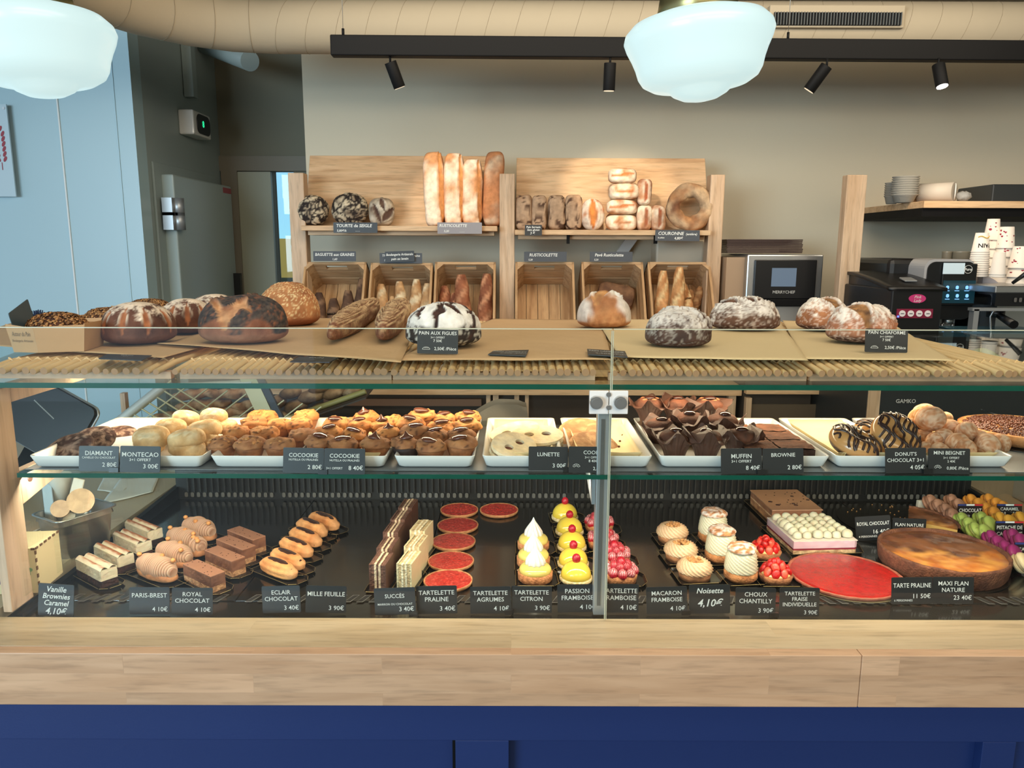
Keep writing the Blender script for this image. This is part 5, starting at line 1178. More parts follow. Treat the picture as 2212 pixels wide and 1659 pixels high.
for i, (xa, ya, xb, yb, W) in enumerate(((305, 1234, 378, 1262, .046), (346, 1206, 412, 1230, .044), (368, 1174, 430, 1194, .042), (402, 1152, 462, 1172, .046))):
    c, L, an = seg(xa, ya, xb, yb); card(c, L+.01, W+.008, an, 'black card under the '+ORD[i]+' praline cream pastry'); piped(c, max(L, .072), W, an, 'ridged praline cream choux pastry with hazelnuts, '+ORD[i]+' of the four', i+1)
c, L, an = seg(412, 1194, 446, 1208); piped(c, .036, .036, an, 'small round praline cream puff behind the royal chocolate bars', 9)
# --- royal chocolat bars ---
def royal(c, an, L, W, h, label, sd):
    t = thing('royal_chocolate_bar', label, 'pastry', c+Vector((0, 0, ZK-c.z))+UP, an, 'royal chocolate bars')
    b = B(); b.cc = C(190, 140, 100)
    def lay(b, z0, z1, c0, c1, k_): 
        sidewall(b, z0, z1, lambda q, u: mixc(c0, c1, .5+.9*fz(q, k_, sd)), L, W, .0006, sd)
    lay(b, 0, h*.34, C(206, 160, 116), C(150, 104, 70), 110); b.build('praline_base', 'rough_baked', t)
    b = B(); lay(b, h*.34, h*.97, C(132, 90, 68), C(102, 66, 50), 60); b.build('mousse', 'choc', t)
    b = B(); b.cc = C(156, 110, 84); b.box((0, 0, h), (L*1.004, W*1.01, .0022)); rnd = random.Random(sd); b.build('glaze', 'choc', t, bevel=.0006)
    b = B(); b.cc = C(82, 50, 40)
    for i in range(11): b.box((rnd.uniform(-.46, .46)*L, rnd.uniform(-.42, .42)*W, h+.0014), (.0022, .0016, .0006), rot=Matrix.Rotation(i, 3, 'Z'))
    b.build('chocolate_flecks', 'choc', t)
for i, (px, py) in enumerate(((473, 1277), (517, 1243), (540, 1217), (562, 1195))):
    e = atZ(px, py, ZK); an = seg(408, 1246, 473, 1277)[2]; d = Vector((math.cos(an), math.sin(an), 0)); L = .097; c = e-d*L/2
    card(c, L+.014, .046, an, 'black card with gold edge under the '+ORD[i]+' royal chocolate bar'); royal(c, an, L, .031, .033, 'glazed milk chocolate bar on praline base, '+ORD[i]+' of the four', i+1)
# --- eclairs ---
for i, (xa, ya, xb, yb) in enumerate(((570, 1230, 636, 1256), (590, 1208, 656, 1238), (610, 1184, 672, 1210), (630, 1162, 692, 1187), (646, 1142, 704, 1166), (672, 1128, 730, 1151))):
    c, L, an = seg(xa, ya, xb, yb); L = .106; W = .035
    card(c, L+.01, W+.008, an, 'black card with bright edge under the '+ORD[i]+' eclair')
    t = thing('chocolate_eclair', 'eclair with dark chocolate icing, '+ORD[i]+' of the six', 'pastry', c+Vector((0, 0, ZK-c.z))+UP, an, 'chocolate eclairs')
    b = B(); b.blob(L/2, W/2, .021, lambda n, q: (.0009*nz(q, 90, i)+.0010*math.sin(q[2]*500), mixc(mixc(C(226, 164, 102), C(192, 124, 70), .5+.7*fz(q, 40, i)), C(206, 150, 100), ss(.6, 1, abs(q[0])/(L/2)))), 48, 28, .5, .75, .75); b.build('choux_shell', 'baked', t)
    b = B(); zc = .021*1.5
    def ic(u, v):
        x = (u-.5)*L*.88; w_ = W*.37*(1-.25*abs(2*u-1)**4+.08*math.sin(u*17+i)); y = (2*v-1)*w_
        sx_ = min(.999, abs(2*x/L)); sy_ = min(.999, abs(2*y/W)); z = .021*.5+.021*max(0, (1-sx_**2.7-sy_**2.2))**.42
        return (x, y, z+.0012-.0022*abs(2*v-1)**4-.002*abs(2*u-1)**10)
    b.cc = C(56, 36, 30); b.grid(ic, 40, 14, colf=lambda u, v: mixc(C(58, 36, 30), C(74, 48, 38), v)); b.build('chocolate_icing', 'chocg', t)
# --- succes slabs: layers standing upright ---
def slab(px, py, w_, L, h, outer, inner, cream_, label, sd, group, yaw=0):
    p = atZ(px, py, ZK); k = sc(p); W = w_*k; c = p+Vector((0, L/2, 0)); c.z = ZK+.0014
    t = thing('layered_slice', label, 'pastry', c, yaw, group)
    b = B(); n = 7; xs_ = [-.5, -.40, -.20, -.06, .06, .20, .40, .5]; cs = [outer, inner, cream_, inner, cream_, inner, outer]
    names = []
    for j in range(7):
        x0, x1 = xs_[j]*W, xs_[j+1]*W; cc_ = cs[j]; ins = .0006 if j in (1, 3, 5) else 0
        f = lambda q: mixc(cc_, mixc(cc_, C(120, 80, 60) if outer[0] < .2 else C(150, 116, 80), .45), ss(.0, .5, fz(q, 220, sd+j)))
        def quad(fn_): b.grid(fn_, 6 if True else 1, 24, colf=None)
        nu, nv = 3, 22
        hh = h*(1+.02*math.sin(j+sd))
        for fn_ in (lambda u, v: (x0+(x1-x0)*u, -L/2+ins+.0007*fz(Vector((x0+u*.01, 0, v*h)), 300, sd), v*hh), lambda u, v: (x0+(x1-x0)*u, -L/2+v*L, hh-ins+.0007*fz(Vector((x0+u*.01, v*L, 0)), 300, sd)), lambda u, v: (x1-(x1-x0)*u, L/2, v*hh)):
            vs0 = len(b.v); b.grid(fn_, nu, nv); 
            for q in range(vs0, len(b.v)): b.c[q] = f(Vector(b.v[q]))
    b.build('layers', 'rough_baked', t)
    b = B(); b.cc = outer; b.box((-W/2, 0, h/2), (.0016, L, h)); b.box((W/2, 0, h/2), (.0016, L, h)); b.build('coating', 'choc', t)
    card(Vector((c.x, c.y, 0)), L+.01, W+.012, math.pi/2+yaw, 'dark card under the '+label.split(',')[0].replace('upright ', '')+', '+label.split(',')[-1].strip())
for i, (px, py) in enumerate(((820, 1281), (835, 1243), (848, 1205), (863, 1175), (879, 1147))):
    slab(px, py, 35-i*1.6, .062, .056, C(96, 66, 54), C(104, 72, 58), C(214, 190, 156), 'upright layered chocolate slice, '+ORD[i]+' of the five', i, 'upright chocolate layer slices', R(-6))
for i, (px, py) in enumerate(((880, 1277), (896, 1243), (908, 1205))):
    slab(px, py, 32, .066, .060 if i else .054, C(214, 200, 158), C(196, 170, 124), C(228, 214, 178), 'upright pale nut coated slice, '+ORD[i]+' of the three', i+9, 'upright pale layer slices', R(-10))
# --- praline tartlets ---
def tartlet(px, py, w_, label, rim=C(200, 142, 96), top=C(178, 40, 32), h=.008, name='praline_tartlet', texture=True, group='red praline tartlets', rim_h=None, sd=0, cat='tartlet', Z=None, seg_=72):
    Z = ZK if Z is None else Z
    p = atZ(px, py, Z+h); k = sc(p); r = w_*k/2; t = thing(name, label, cat, (p.x, p.y, Z), 0, group)
    b = B(); b.lathe([(0, 0), (r*.94, 0), (r*.985, h*.4), (r, h), (r*.975, h*1.08), (r*.955, h*.9), (0, h*.85)], seg_, fn=lambda ph, kk, rr, z: (rr*(1+.006*math.sin(ph*31+sd)*(kk > 1)), z), colf=lambda q, kk, ph: mixc(rim, mixc(rim, C(110, 66, 44), .6), .4+.8*fz(q, 120, sd))); b.build('pastry_shell', 'baked', t)
    b = B(); nr, na = 22, seg_; vs = []; cols = []
    for i in range(nr+1):
        for j in range(na):
            a_ = 2*math.pi*j/na; rr = r*.965*i/nr; q = Vector((rr*math.cos(a_), rr*math.sin(a_), 0)); z = h*.98+(.0009*fz(q, 230, sd) if texture else .0002*nz(q, 30, sd))*(1 if i < nr else 0)-(.0012 if i == nr else 0)
            vs.append((q.x, q.y, z)); hl = fz(q, 260, sd+5) if texture else -1; cols.append(mixc(mixc(top, mixc(top, (0, 0, 0), .35), .5+.6*nz(q, 90, sd)), C(226, 100, 82), .5*ss(.1, .5, hl)))  # noise paints pale highlights into the praline colour
    b._add(vs, [(i*na+j, (i+1)*na+j, (i+1)*na+(j+1) % na, i*na+(j+1) % na) for i in range(nr) for j in range(na)], 0, cols, True); b.build('praline_filling', 'praline', t)
    return p, r, t
for i, (px, py, w_) in enumerate(((968, 1252, 106), (974, 1210, 100), (980, 1168, 95), (989, 1133, 89), (992, 1100, 82), (1078, 1100, 83))):
    tartlet(px, py, w_, 'flat round red praline tartlet, '+(ORD[i]+' of the left column' if i < 4 else 'rear one of the left column' if i == 4 else 'single one at the back right'), top=C(192, 46, 38) if i < 4 else C(176, 40, 34), sd=i, texture=True)
# --- lemon meringue tartlets ---
for i, (px, py) in enumerate(((1156, 1262), (1152, 1230), (1152, 1196))):
    p = atZ(px, py-9, ZK); k = sc(p); r = .0325; t = thing('lemon_tartlet', 'lemon tartlet with a pointed white meringue, '+ORD[i]+' of the three', 'tartlet', (p.x, p.y, ZK+.0014), 0, 'lemon meringue tartlets')
    card(p, .07, .068, 0, 'small black card under the '+ORD[i]+' lemon tartlet')
    b = B(); b.lathe([(0, 0), (r*.98, 0), (r*1.06, .004), (r*1.08, .017), (r*.95, .019), (0, .017)], 48, fn=lambda ph, kk, rr, z: (rr*(1+.02*fz(Vector((math.cos(ph), math.sin(ph), z*20)), 6, i)), z), colf=lambda q, kk, ph: mixc(C(206, 142, 92), C(160, 100, 62), .5+.9*fz(q, 130, i))); b.build('pastry_shell', 'rough_baked', t)
    b = B(); b.blob(r*1.0, r*1.0, .015, lambda n, q: (0, C(220, 200, 110)), 40, 16, .5, 1, .8, off=(0, 0, .013)); b.build('lemon_cream', 'lemon', t)
    b = B(); prof = [(r*.48, 0), (r*.60, .005), (r*.56, .012), (r*.42, .020), (r*.26, .028), (r*.12, .035), (r*.03, .042), (0, .044)]
    pr = []
    for (r0, z0), (r1, z1) in zip(prof, prof[1:]): pr += [(r0+(r1-r0)*q/3, z0+(z1-z0)*q/3) for q in range(3)]
    pr.append(prof[-1]); b.cc = C(214, 211, 202); b.lathe(pr, 110, c=(0, 0, .030), fn=lambda ph, kk, rr, z: (rr*(1+.085*math.cos(11*ph+z*28)), z)); b.build('meringue_peak', 'cream', t)
# --- passion raspberry domes ---
def raspberry(b, c, r, sd, tilt=0, col=C(190, 28, 48), dust=0):
    rnd = random.Random(sd); b.cc = col; q = Matrix.Rotation(tilt, 3, 'X') @ Matrix.Rotation(sd, 3, 'Z')
    def fn(n, p):
        lat = math.asin(max(-1, min(1, n.z))); row = round(lat/.42); nn = max(1, round(2*math.pi*math.cos(row*.42)/.5)); lon = math.atan2(n.y, n.x)+(row % 2)*math.pi/nn
        w_ = math.cos((lat-row*.42)/.42*math.pi); w2 = math.cos(lon*nn); m = .5+.25*(w_+w2)
        c_ = mixc(mixc(col, C(110, 12, 26), .9), col, m)
        if dust: c_ = mixc(c_, C(236, 210, 210), dust*ss(.55, .95, m)*ss(-.2, .5, n.z))
        return r*.16*(m-.5), c_
    b.blob(r*.92, r*.92, r*1.08, fn, 26, 18, 1, off=c, rot=q, base=False)
for i, (px, py, w_) in enumerate(((1244, 1262, 70), (1238, 1231, 66), (1235, 1194, 62), (1230, 1161, 57), (1220, 1130, 52))):
    p = atZ(px, py-8, ZK); r = .0305; t = thing('passion_dome', 'glossy yellow dome with a raspberry on top, '+ORD[i]+' of the five', 'pastry', (p.x, p.y, ZK+.0014), 0, 'yellow passion fruit domes'); card(p, .066, .062, .05, 'small dark card under the '+ORD[i]+' yellow dome')
    b = B(); b.lathe([(0, 0), (r*1.02, 0), (r*1.08, .003), (r*1.06, .008), (r*.9, .009), (0, .009)], 40, fn=lambda ph, kk, rr, z: (rr*(1+.03*fz(Vector((math.cos(ph)*3, math.sin(ph)*3, 0)), 3, i)), z), colf=lambda q, kk, ph: mixc(C(232, 222, 176), C(214, 176, 110), .5+fz(q, 200, i))); b.build('coconut_base', 'rough_baked', t)
    b = B(); b.blob(r, r, r*.98, lambda n, q: (0, mixc(C(230, 208, 84), C(222, 190, 62), .5+.5*nz(q, 30, i))), 48, 24, .12, 1, .95, off=(0, 0, .006)); b.build('passion_glaze', 'lemon', t)
    b = B(); raspberry(b, Vector((0, 0, .006+r*1.1+.006)), .0088, i+1); b.build('raspberry', 'fruit', t)
# --- raspberry tartlets ---
for i, (px, py, w_) in enumerate(((1340, 1266, 74), (1326, 1228, 70), (1302, 1194, 66), (1294, 1158, 62))):
    p = atZ(px, py-12, ZK); r = .033; t = thing('raspberry_tartlet', 'raspberry tartlet beside the aluminium post, '+ORD[i]+' of the four', 'tartlet', (p.x, p.y, ZK+.0014), 0, 'raspberry tartlets'); card(p, .07, .068, 0, 'black card under the '+ORD[i]+' raspberry tartlet')
    b = B(); b.lathe([(0, 0), (r*.95, 0), (r*1.03, .016), (r*.95, .018), (0, .015)], 40, colf=lambda q, kk, ph: mixc(C(206, 142, 92), C(150, 92, 60), .5+.9*fz(q, 130, i))); b.build('pastry_shell', 'rough_baked', t)
    k = 0
    for n_, rr, z, ds in ((9, r*.80, .022, .75), (6, r*.42, .031, .15), (1, 0, .038, 0)):
        for j in range(n_):
            a_ = 2*math.pi*j/n_+i*.4+rr*20; b = B(); raspberry(b, Vector((0, 0, 0)), .0098, i*20+k, tilt=.5*math.sin(k*2), dust=ds); o = b.build('raspberry', 'fruit', t, (rr*math.cos(a_), rr*math.sin(a_), z)); k += 1
# --- hazelnut cream tartlets ---
def swirl(b, prof, nrid, tw, amp, col, col2, c=(0, 0, 0), sd=0, seg_=100):  # col and col2 paint the shading of the piped ridges into the cream
    pr = []
    for (r0, z0), (r1, z1) in zip(prof, prof[1:]): pr += [(r0+(r1-r0)*q/4, z0+(z1-z0)*q/4) for q in range(4)]
    pr.append(prof[-1])
    b.lathe(pr, seg_, c=c, fn=lambda ph, kk, rr, z: (rr*(1+amp*math.cos(nrid*(ph+tw*kk))), z+.0010*math.cos(nrid*(ph+tw*kk))), colf=lambda q, kk, ph: mixc(col, col2, .5-.5*math.cos(nrid*(ph+tw*kk))))
for i, (px, py, w_) in enumerate(((1500, 1262, 78), (1470, 1222, 74), (1452, 1182, 68))):
    p = atZ(px, py-14, ZK); r = .0335; t = thing('hazelnut_tartlet', 'beige cream tartlet with chopped hazelnuts, '+ORD[i]+' of the three', 'tartlet', (p.x, p.y, ZK+.0014), 0, 'hazelnut cream tartlets'); card(p, .072, .07, .1, 'small black card under the '+ORD[i]+' hazelnut tartlet')
    b = B(); b.lathe([(0, 0), (r*.92, 0), (r*.99, .014), (r*.9, .016), (0, .014)], 44, colf=lambda q, kk, ph: mixc(C(198, 140, 96), C(150, 98, 64), .5+.9*fz(q, 90, i))); b.build('pastry_shell', 'baked', t)
    b = B(); swirl(b, [(r*.96, .013), (r*1.04, .018), (r*.98, .026), (r*.80, .034), (r*.58, .038), (r*.42, .036), (r*.3, .031), (0, .030)], 20, .085, .075, C(200, 158, 118), C(236, 208, 170), sd=i); b.build('hazelnut_cream', 'cream', t)
    b = B(); rnd = random.Random(i+50)
    for j in range(16):
        a_ = rnd.uniform(0, 6.28); rr = r*.46*math.sqrt(rnd.random()); b.blob(.0048, .0036, .0034, lambda n, q: (.0006*nz(q, 300, j), mixc(C(216, 162, 100), C(160, 104, 62), rnd.random())), 8, 6, 1, off=(rr*math.cos(a_), rr*math.sin(a_), .035+.003*rnd.random()), rot=Matrix.Rotation(j, 3, 'Z'), base=False)
    b.build('chopped_hazelnuts', 'baked', t)
# --- choux chantilly ---
for i, (px, py, w_, hh) in enumerate(((1599, 1264, 76, 76), (1556, 1222, 68, 72), (1539, 1180, 62, 68))):
    p = atZ(px, py-12, ZK); r = .0315; t = thing('cream_puff', 'tall white cream puff with dusted lid, '+ORD[i]+' of the three', 'pastry', (p.x, p.y, ZK+.0014), 0, 'tall chantilly cream puffs'); card(p, .068, .066, .1, 'small black card under the '+ORD[i]+' cream puff')
    b = B(); b.lathe([(0, 0), (r*.85, 0), (r*1.06, .008), (r*1.04, .018), (r*.9, .021), (0, .019)], 44, fn=lambda ph, kk, rr, z: (rr*(1+.03*fz(Vector((math.cos(ph)*2, math.sin(ph)*2, z*50)), 2, i)), z), colf=lambda q, kk, ph: mixc(C(204, 142, 90), C(156, 98, 58), .5+.9*fz(q, 90, i))); b.build('choux_base', 'rough_baked', t)
    b = B(); swirl(b, [(r*.9, .017), (r*1.0, .023), (r*.98, .032), (r*.95, .042), (r*.92, .050), (r*.84, .058), (r*.6, .062), (0, .062)], 17, .12, .06, C(188, 176, 138), C(226, 220, 198), sd=i); b.build('chantilly_cream', 'cream', t)
    b = B(); b.blob(r*.90, r*.90, .011, lambda n, q: (.0022*fz(q, 70, i), mixc(mixc(C(200, 142, 92), C(150, 96, 60), .5+fz(q, 90, i)), C(240, 230, 220), .75*ss(-.05, .35, fz(q, 110, i+3)+.1))), 36, 16, .35, 1, .75, off=(0, 0, .060)); b.build('choux_lid', 'rough_baked', t)
# --- strawberry tartlets ---
def berry(b, c, r, rotm, col, cut):
    r *= .92
    if cut: # wedge of strawberry, pale inside
        def fn(n, q): 
            f = n.y < -.35; return 0, (mixc(C(226, 84, 62), C(244, 190, 160), ss(.6, 0, q.length/r)) if f else mixc(col, C(150, 14, 18), .3+.4*nz(q, 300, 2)))
        b.blob(r*.74, r*.5, r*.92, fn, 18, 14, 1, off=c, rot=rotm, base=False)
    else: b.blob(r*.6, r*.6, r*.85, lambda n, q: (-.0004*ss(.2, .5, nz(q, 500, 1)), mixc(col, C(140, 10, 18), .4+.5*nz(q, 250, 2))), 18, 14, 1, off=c, rot=rotm, base=False)
for i, (px, py, w_) in enumerate(((1674, 1268, 78), (1652, 1216, 74))):
    p = atZ(px, py-14, ZK); r = .0345; t = thing('strawberry_tartlet', 'tartlet heaped with cut red strawberries, '+('front' if i == 0 else 'rear')+' one of two', 'tartlet', (p.x, p.y, ZK+.0014), 0, 'strawberry tartlets'); card(p, .072, .07, 0, 'small black card under the '+('front' if i == 0 else 'rear')+' strawberry tartlet')
    b = B(); b.lathe([(0, 0), (r*.86, 0), (r*.99, .013), (r*.92, .015), (0, .013)], 44, colf=lambda q, kk, ph: mixc(C(190, 128, 84), C(136, 84, 56), .5+.9*fz(q, 90, i))); b.build('pastry_shell', 'rough_baked', t)
    b = B(); b.cc = C(236, 206, 140); b.blob(r*.85, r*.85, .008, None, 30, 10, .6, off=(0, 0, .011)); b.build('custard', 'lemon', t)
    rnd = random.Random(i*3+1); k = 0
    for n_, rr, z, lean in ((9, r*.70, .022, .9), (6, r*.40, .031, .5), (2, r*.12, .037, .2)):
        for j in range(n_):
            a_ = 2*math.pi*j/n_+i+rr*9; m_ = Matrix.Rotation(a_+math.pi/2, 3, 'Z') @ Matrix.Rotation(-lean*.45, 3, 'X') @ Matrix.Rotation(rnd.uniform(-.5, .5), 3, 'Y') @ Matrix.Rotation(math.pi*(k % 3 == 0), 3, 'Z')
            b = B(); berry(b, Vector((0, 0, 0)), .0125, m_, C(204, 26, 22), k % 4 != 0); b.build('strawberry_piece', 'fruit', t, (rr*math.cos(a_), rr*math.sin(a_), z)); k += 1
# --- royal chocolate cake ---
def boxcake(fl, fr, h, name, label, depth, yaw=None):
    a = atZ(*fl, ZK+h); c = atZ(*fr, ZK+h); W = (c-a).length; an = math.atan2(c.y-a.y, c.x-a.x); n = Vector((-math.sin(an), math.cos(an), 0)); ctr = (a+c)/2+n*depth/2
    return thing(name, label, 'cake', (ctr.x, ctr.y, ZK+.0016), an), W, an, ctr
h = .034
t, W, an, ctr = boxcake((1668, 1104), (1778, 1103), h, 'royal_chocolate_cake', 'square milk chocolate layer cake with dark dots at the back of the deck', .155)
Dc = .155; b = B()
for z0, z1, c0, c1 in ((0, .008, C(190, 144, 100), C(140, 96, 64)), (.008, .016, C(166, 120, 84), C(128, 84, 60)), (.016, .020, C(212, 176, 136), C(180, 130, 92)), (.020, h-.002, C(150, 104, 76), C(132, 88, 64))): sidewall(b, z0, z1, lambda q, u: mixc(c0, c1, .5+.9*fz(q, 60, 2)), W, Dc, .0008)
b.build('layers', 'baked', t)
b = B(); b.cc = C(172, 128, 98); b.box((0, 0, h-.0005), (W*1.002, Dc*1.002, .003)); b.build('glaze', 'choc', t, bevel=.0008)
b = B(); b.cc = C(66, 42, 34); rnd = random.Random(2)
for i in range(22): r_ = rnd.choice((.0055, .0045, .002, .0016)); b.lathe([(r_, h+.0012), (r_*.8, h+.0022), (0, h+.0024)], 14, c=(rnd.uniform(-.44, .44)*W, rnd.uniform(-.42, .42)*Dc, 0))
b.build('chocolate_dots', 'choc', t); card(ctr, W+.016, Dc+.016, an, 'black card under the square milk chocolate cake')
# --- raspberry mousse cake with cream dots ---
h = .028; Dc = .150
t, W, an, ctr = boxcake((1715, 1172), (1853, 1169), h, 'raspberry_mousse_cake', 'square pink mousse cake topped with rows of piped white cream', Dc)
b = B(); sidewall(b, 0, .008, lambda q, u: mixc(C(222, 190, 146), C(170, 126, 90), .5+.9*fz(q, 120, 2)), W, Dc, .001); b.build('crumb_base', 'rough_baked', t)
b = B(); sidewall(b, .008, .012, lambda q, u: C(140, 50, 62), W, Dc, .0004); b.build('jelly_layer', 'glaze', t)
b = B(); sidewall(b, .012, h, lambda q, u: mixc(C(222, 190, 196), C(208, 170, 180), .5+fz(q, 60, 3)), W, Dc, .0003); b.cc = C(240, 220, 206); b.box((0, 0, h), (W, Dc, .0014)); b.build('mousse', 'cream', t)
rnd = random.Random(4); k = 0
for ry in range(6):
    for rx in range(6):
        r_ = rnd.uniform(.0098, .0122); b = B(); b.blob(r_, r_, r_*1.15, lambda n, q: (.0012*nz(q, 90, k), mixc(C(222, 216, 190), C(204, 194, 160), .5+.6*nz(q, 60, k))), 18, 12, .35, 1, .9)
        b.build('cream_dot', 'cream', t, ((rx-2.5)*.0215*W/.14+rnd.uniform(-.002, .002), (ry-2.5)*.0225+rnd.uniform(-.002, .002), h)); k += 1
card(ctr, W+.014, Dc+.014, an, 'black card under the pink mousse cake')
# --- praline tart (large) ---
b = B(); p0 = atZ(1826, 1246, ZK+.001); k = sc(p0); b.cyl((p0.x, p0.y-.002, ZK), (p0.x, p0.y-.002, ZK+.0012), 119*k, 72); tag(b.build('gold_cake_board', 'gold2'), 'thin golden round board under the large red praline tart', 'cake board')
tartlet(1826, 1240, 236, 'large flat round tart with shiny red praline glaze', rim=C(176, 100, 78), top=C(186, 30, 28), h=.009, name='praline_tart', texture=False, group=None, cat='tart', Z=ZK+.0013, seg_=120, sd=11)
# --- maxi flan ---
def flan(px, py, w_, h, label, sd, cut=None, name='custard_flan'):
    p = atZ(px, py, ZK+h); k = sc(p); r = w_*k/2; t = thing(name, label, 'flan', (p.x, p.y, ZK+.0016))
    cr = lambda q, kk, ph: mixc(C(126, 80, 56), C(92, 56, 42), .5+.9*fz(q, 40, sd))
    a0, a1 = (0, 2*math.pi) if not cut else cut; n = 96; nr = 30
    b = B(); prof = [(r*.94, 0), (r*.97, h*.2), (r*.99, h*.6), (r, h), (r*.995, h*1.10), (r*.965, h*1.12), (r*.945, h*.96), (r*.94, h*.86)]
    vs = []; cols = []
    for kk, (rr, z) in enumerate(prof):
        for i in range(n+1): a_ = a0+(a1-a0)*i/n; q = Vector((rr*math.cos(a_)*(1+.004*math.sin(a_*23)), rr*math.sin(a_), z+(.0016*fz(Vector((math.cos(a_), math.sin(a_), 0)), 5, sd) if kk > 2 else 0))); vs.append(q); cols.append(cr(q, kk, 0))
    b._add(vs, [(kk*(n+1)+i, kk*(n+1)+i+1, (kk+1)*(n+1)+i+1, (kk+1)*(n+1)+i) for kk in range(len(prof)-1) for i in range(n)], 0, cols, True); b.build('pastry_crust', 'rough_baked', t)
    b = B(); vs = []; cols = []
    for j in range(nr+1):
        for i in range(n+1):
            a_ = a0+(a1-a0)*i/n; rr = r*.95*j/nr; q = Vector((rr*math.cos(a_), rr*math.sin(a_), 0)); z = h*.93+.0022*fz(q, 12, sd)-.003*(1-j/nr)
            vs.append((q.x, q.y, z)); u = q.y/r; m = ss(-.04, .2, u*.9+.32*fz(q, 18, sd+3)+.12) ; ed = ss(.86, 1, j/nr); c_ = mixc(mixc(C(234, 164, 78), C(196, 112, 44), .5+1.0*fz(q, 34, sd+1)), mixc(C(92, 54, 38), C(138, 84, 54), .5+1.0*fz(q, 26, sd+2)), max(m*.95, ed*.7)); cols.append(c_)
    b._add(vs, [(j*(n+1)+i, (j+1)*(n+1)+i, (j+1)*(n+1)+i+1, j*(n+1)+i+1) for j in range(nr) for i in range(n)], 0, cols, True)
    if cut:
        for a_ in (a0, a1): b.cc = C(226, 186, 110); b._add([(0, 0, 0), (r*.95*math.cos(a_), r*.95*math.sin(a_), 0), (r*.95*math.cos(a_), r*.95*math.sin(a_), h*.95), (0, 0, h*.95)], [(0, 1, 2, 3)], 0)
    b.build('custard', 'flan', t); return p, r
p, r = flan(2036, 1190, 256, .036, 'large round baked custard flan with browned top', 3)
b = B(); b.cyl((p.x, p.y, ZK), (p.x, p.y, ZK+.0014), r*1.0, 64); tag(b.build('cake_board', 'board'), 'round black board under the large custard flan', 'cake board')
bp = atZ(1938, 1127, ZK); k = sc(bp); b = B(); b.cyl((bp.x, bp.y, ZK), (bp.x, bp.y, ZK+.0014), 120*k, 64); rnd = random.Random(8)
o = tag(b.build('cake_board', 'board'), 'round dark board with crumbs and the remaining piece of flan', 'cake board')
b = B()
for i in range(46): a_ = rnd.uniform(0, 6.28); rr = 105*k*math.sqrt(rnd.random()); b.cc = C(198, 146, 90); b.blob(.0018, .0014, .0012, None, 6, 4, 1, off=(bp.x+rr*math.cos(a_), bp.y+rr*math.sin(a_), ZK+.0014))
tag(b.build('pastry_crumbs', 'rough_baked'), 'golden pastry crumbs scattered on the round dark board', 'crumbs', None, 'stuff')
flan(1962, 1124, 196, .026, 'remaining slice of custard flan on the crumbed round board', 5, cut=(R(-38), R(62)), name='flan_slice')
# --- macarons ---
def macaron(px, py, rot, col, label, sd, group, r=.0205, z=.024, speck=None):
    p = atZ(px, py, ZK+z); t = thing('macaron', label, 'macaron', (p.x, p.y, max(p.z, ZK+.02)), 0, group); t.rotation_euler = rot
    for s_ in (-1, 1):
        b = B(); d_ = mixc(col, (0, 0, 0), .18)
        b.lathe([(0, .0135), (r*.5, .0130), (r*.8, .0112), (r*.96, .0075), (r, .0045), (r*.97, .0038), (r*1.02, .003), (r*.98, .0022), (r*.7, .0018), (0, .0018)], 36, fn=lambda ph, kk, rr, z_: (rr*(1+(.02*math.sin(ph*40+sd) if 4 < kk < 8 else 0)), (z_+.0012)*s_), colf=lambda q, kk, ph: mixc(col, speck or d_, (.8*ss(.3, .36, nz(q, 160, sd)) if kk < 4 and speck else .6*(4 < kk < 8))))
        if s_ < 0: b.f = [tuple(reversed(f)) for f in b.f]
        b.build('macaron_shell', 'macaron', t)
    b = B(); b.cc = mixc(col, C(90, 60, 40), .45); b.cyl((0, 0, -.003), (0, 0, .003), r*.92, 28); b.build('filling', 'cream', t)
def macs(lst, col, kind, grp, rot, speck=None):
    for i, (px, py, where) in enumerate(lst): macaron(px, py, (rot[0]+.1*math.sin(i*5), rot[1]+.12*math.cos(i*3), rot[2]), col, kind+' macaron, '+where, i, grp, speck=speck)
RT = (R(52), R(0), R(42))
macs([(2010, 1086, 'left end'), (2027, 1096, 'second down the left file'), (2043, 1106, 'third down the left file'), (2056, 1117, 'lowest beside the chocolate sign'), (2055, 1085, 'rear one'), (2070, 1095, 'behind the chocolate sign')], C(170, 122, 98), 'brown chocolate', 'chocolate macarons', RT, C(110, 70, 54))
macs([(2098, 1085, 'rear left'), (2115, 1094, 'second down the left file'), (2131, 1104, 'third down the left file'), (2146, 1113, 'lowest beside the caramel sign'), (2135, 1084, 'rear right'), (2152, 1093, 'second down the right file'), (2168, 1100, 'behind the caramel sign')], C(214, 140, 52), 'orange caramel', 'caramel macarons', RT)
macs([(2078, 1126, 'top left'), (2093, 1137, 'second down the left file'), (2106, 1148, 'third down the left file'), (2124, 1152, 'lowest'), (2119, 1124, 'top right'), (2135, 1134, 'beside the pistachio sign')], C(170, 186, 92), 'green pistachio', 'pistachio macarons', RT, C(120, 140, 60))
macs([(2160, 1125, 'left'), (2180, 1131, 'centre'), (2204, 1124, 'right')], C(222, 160, 56), 'yellow orange', 'orange macarons', RT)
macs([(2141, 1166, 'upper left'), (2156, 1178, 'second left'), (2172, 1189, 'third left'), (2188, 1198, 'lowest'), (2187, 1162, 'upper right'), (2204, 1173, 'right edge')], C(150, 44, 104), 'magenta blackcurrant', 'blackcurrant macarons', RT)
macs([(2206, 1216, 'at the right edge below the blackcurrant ones')], C(226, 202, 156), 'cream coloured', 'cream macarons', RT)
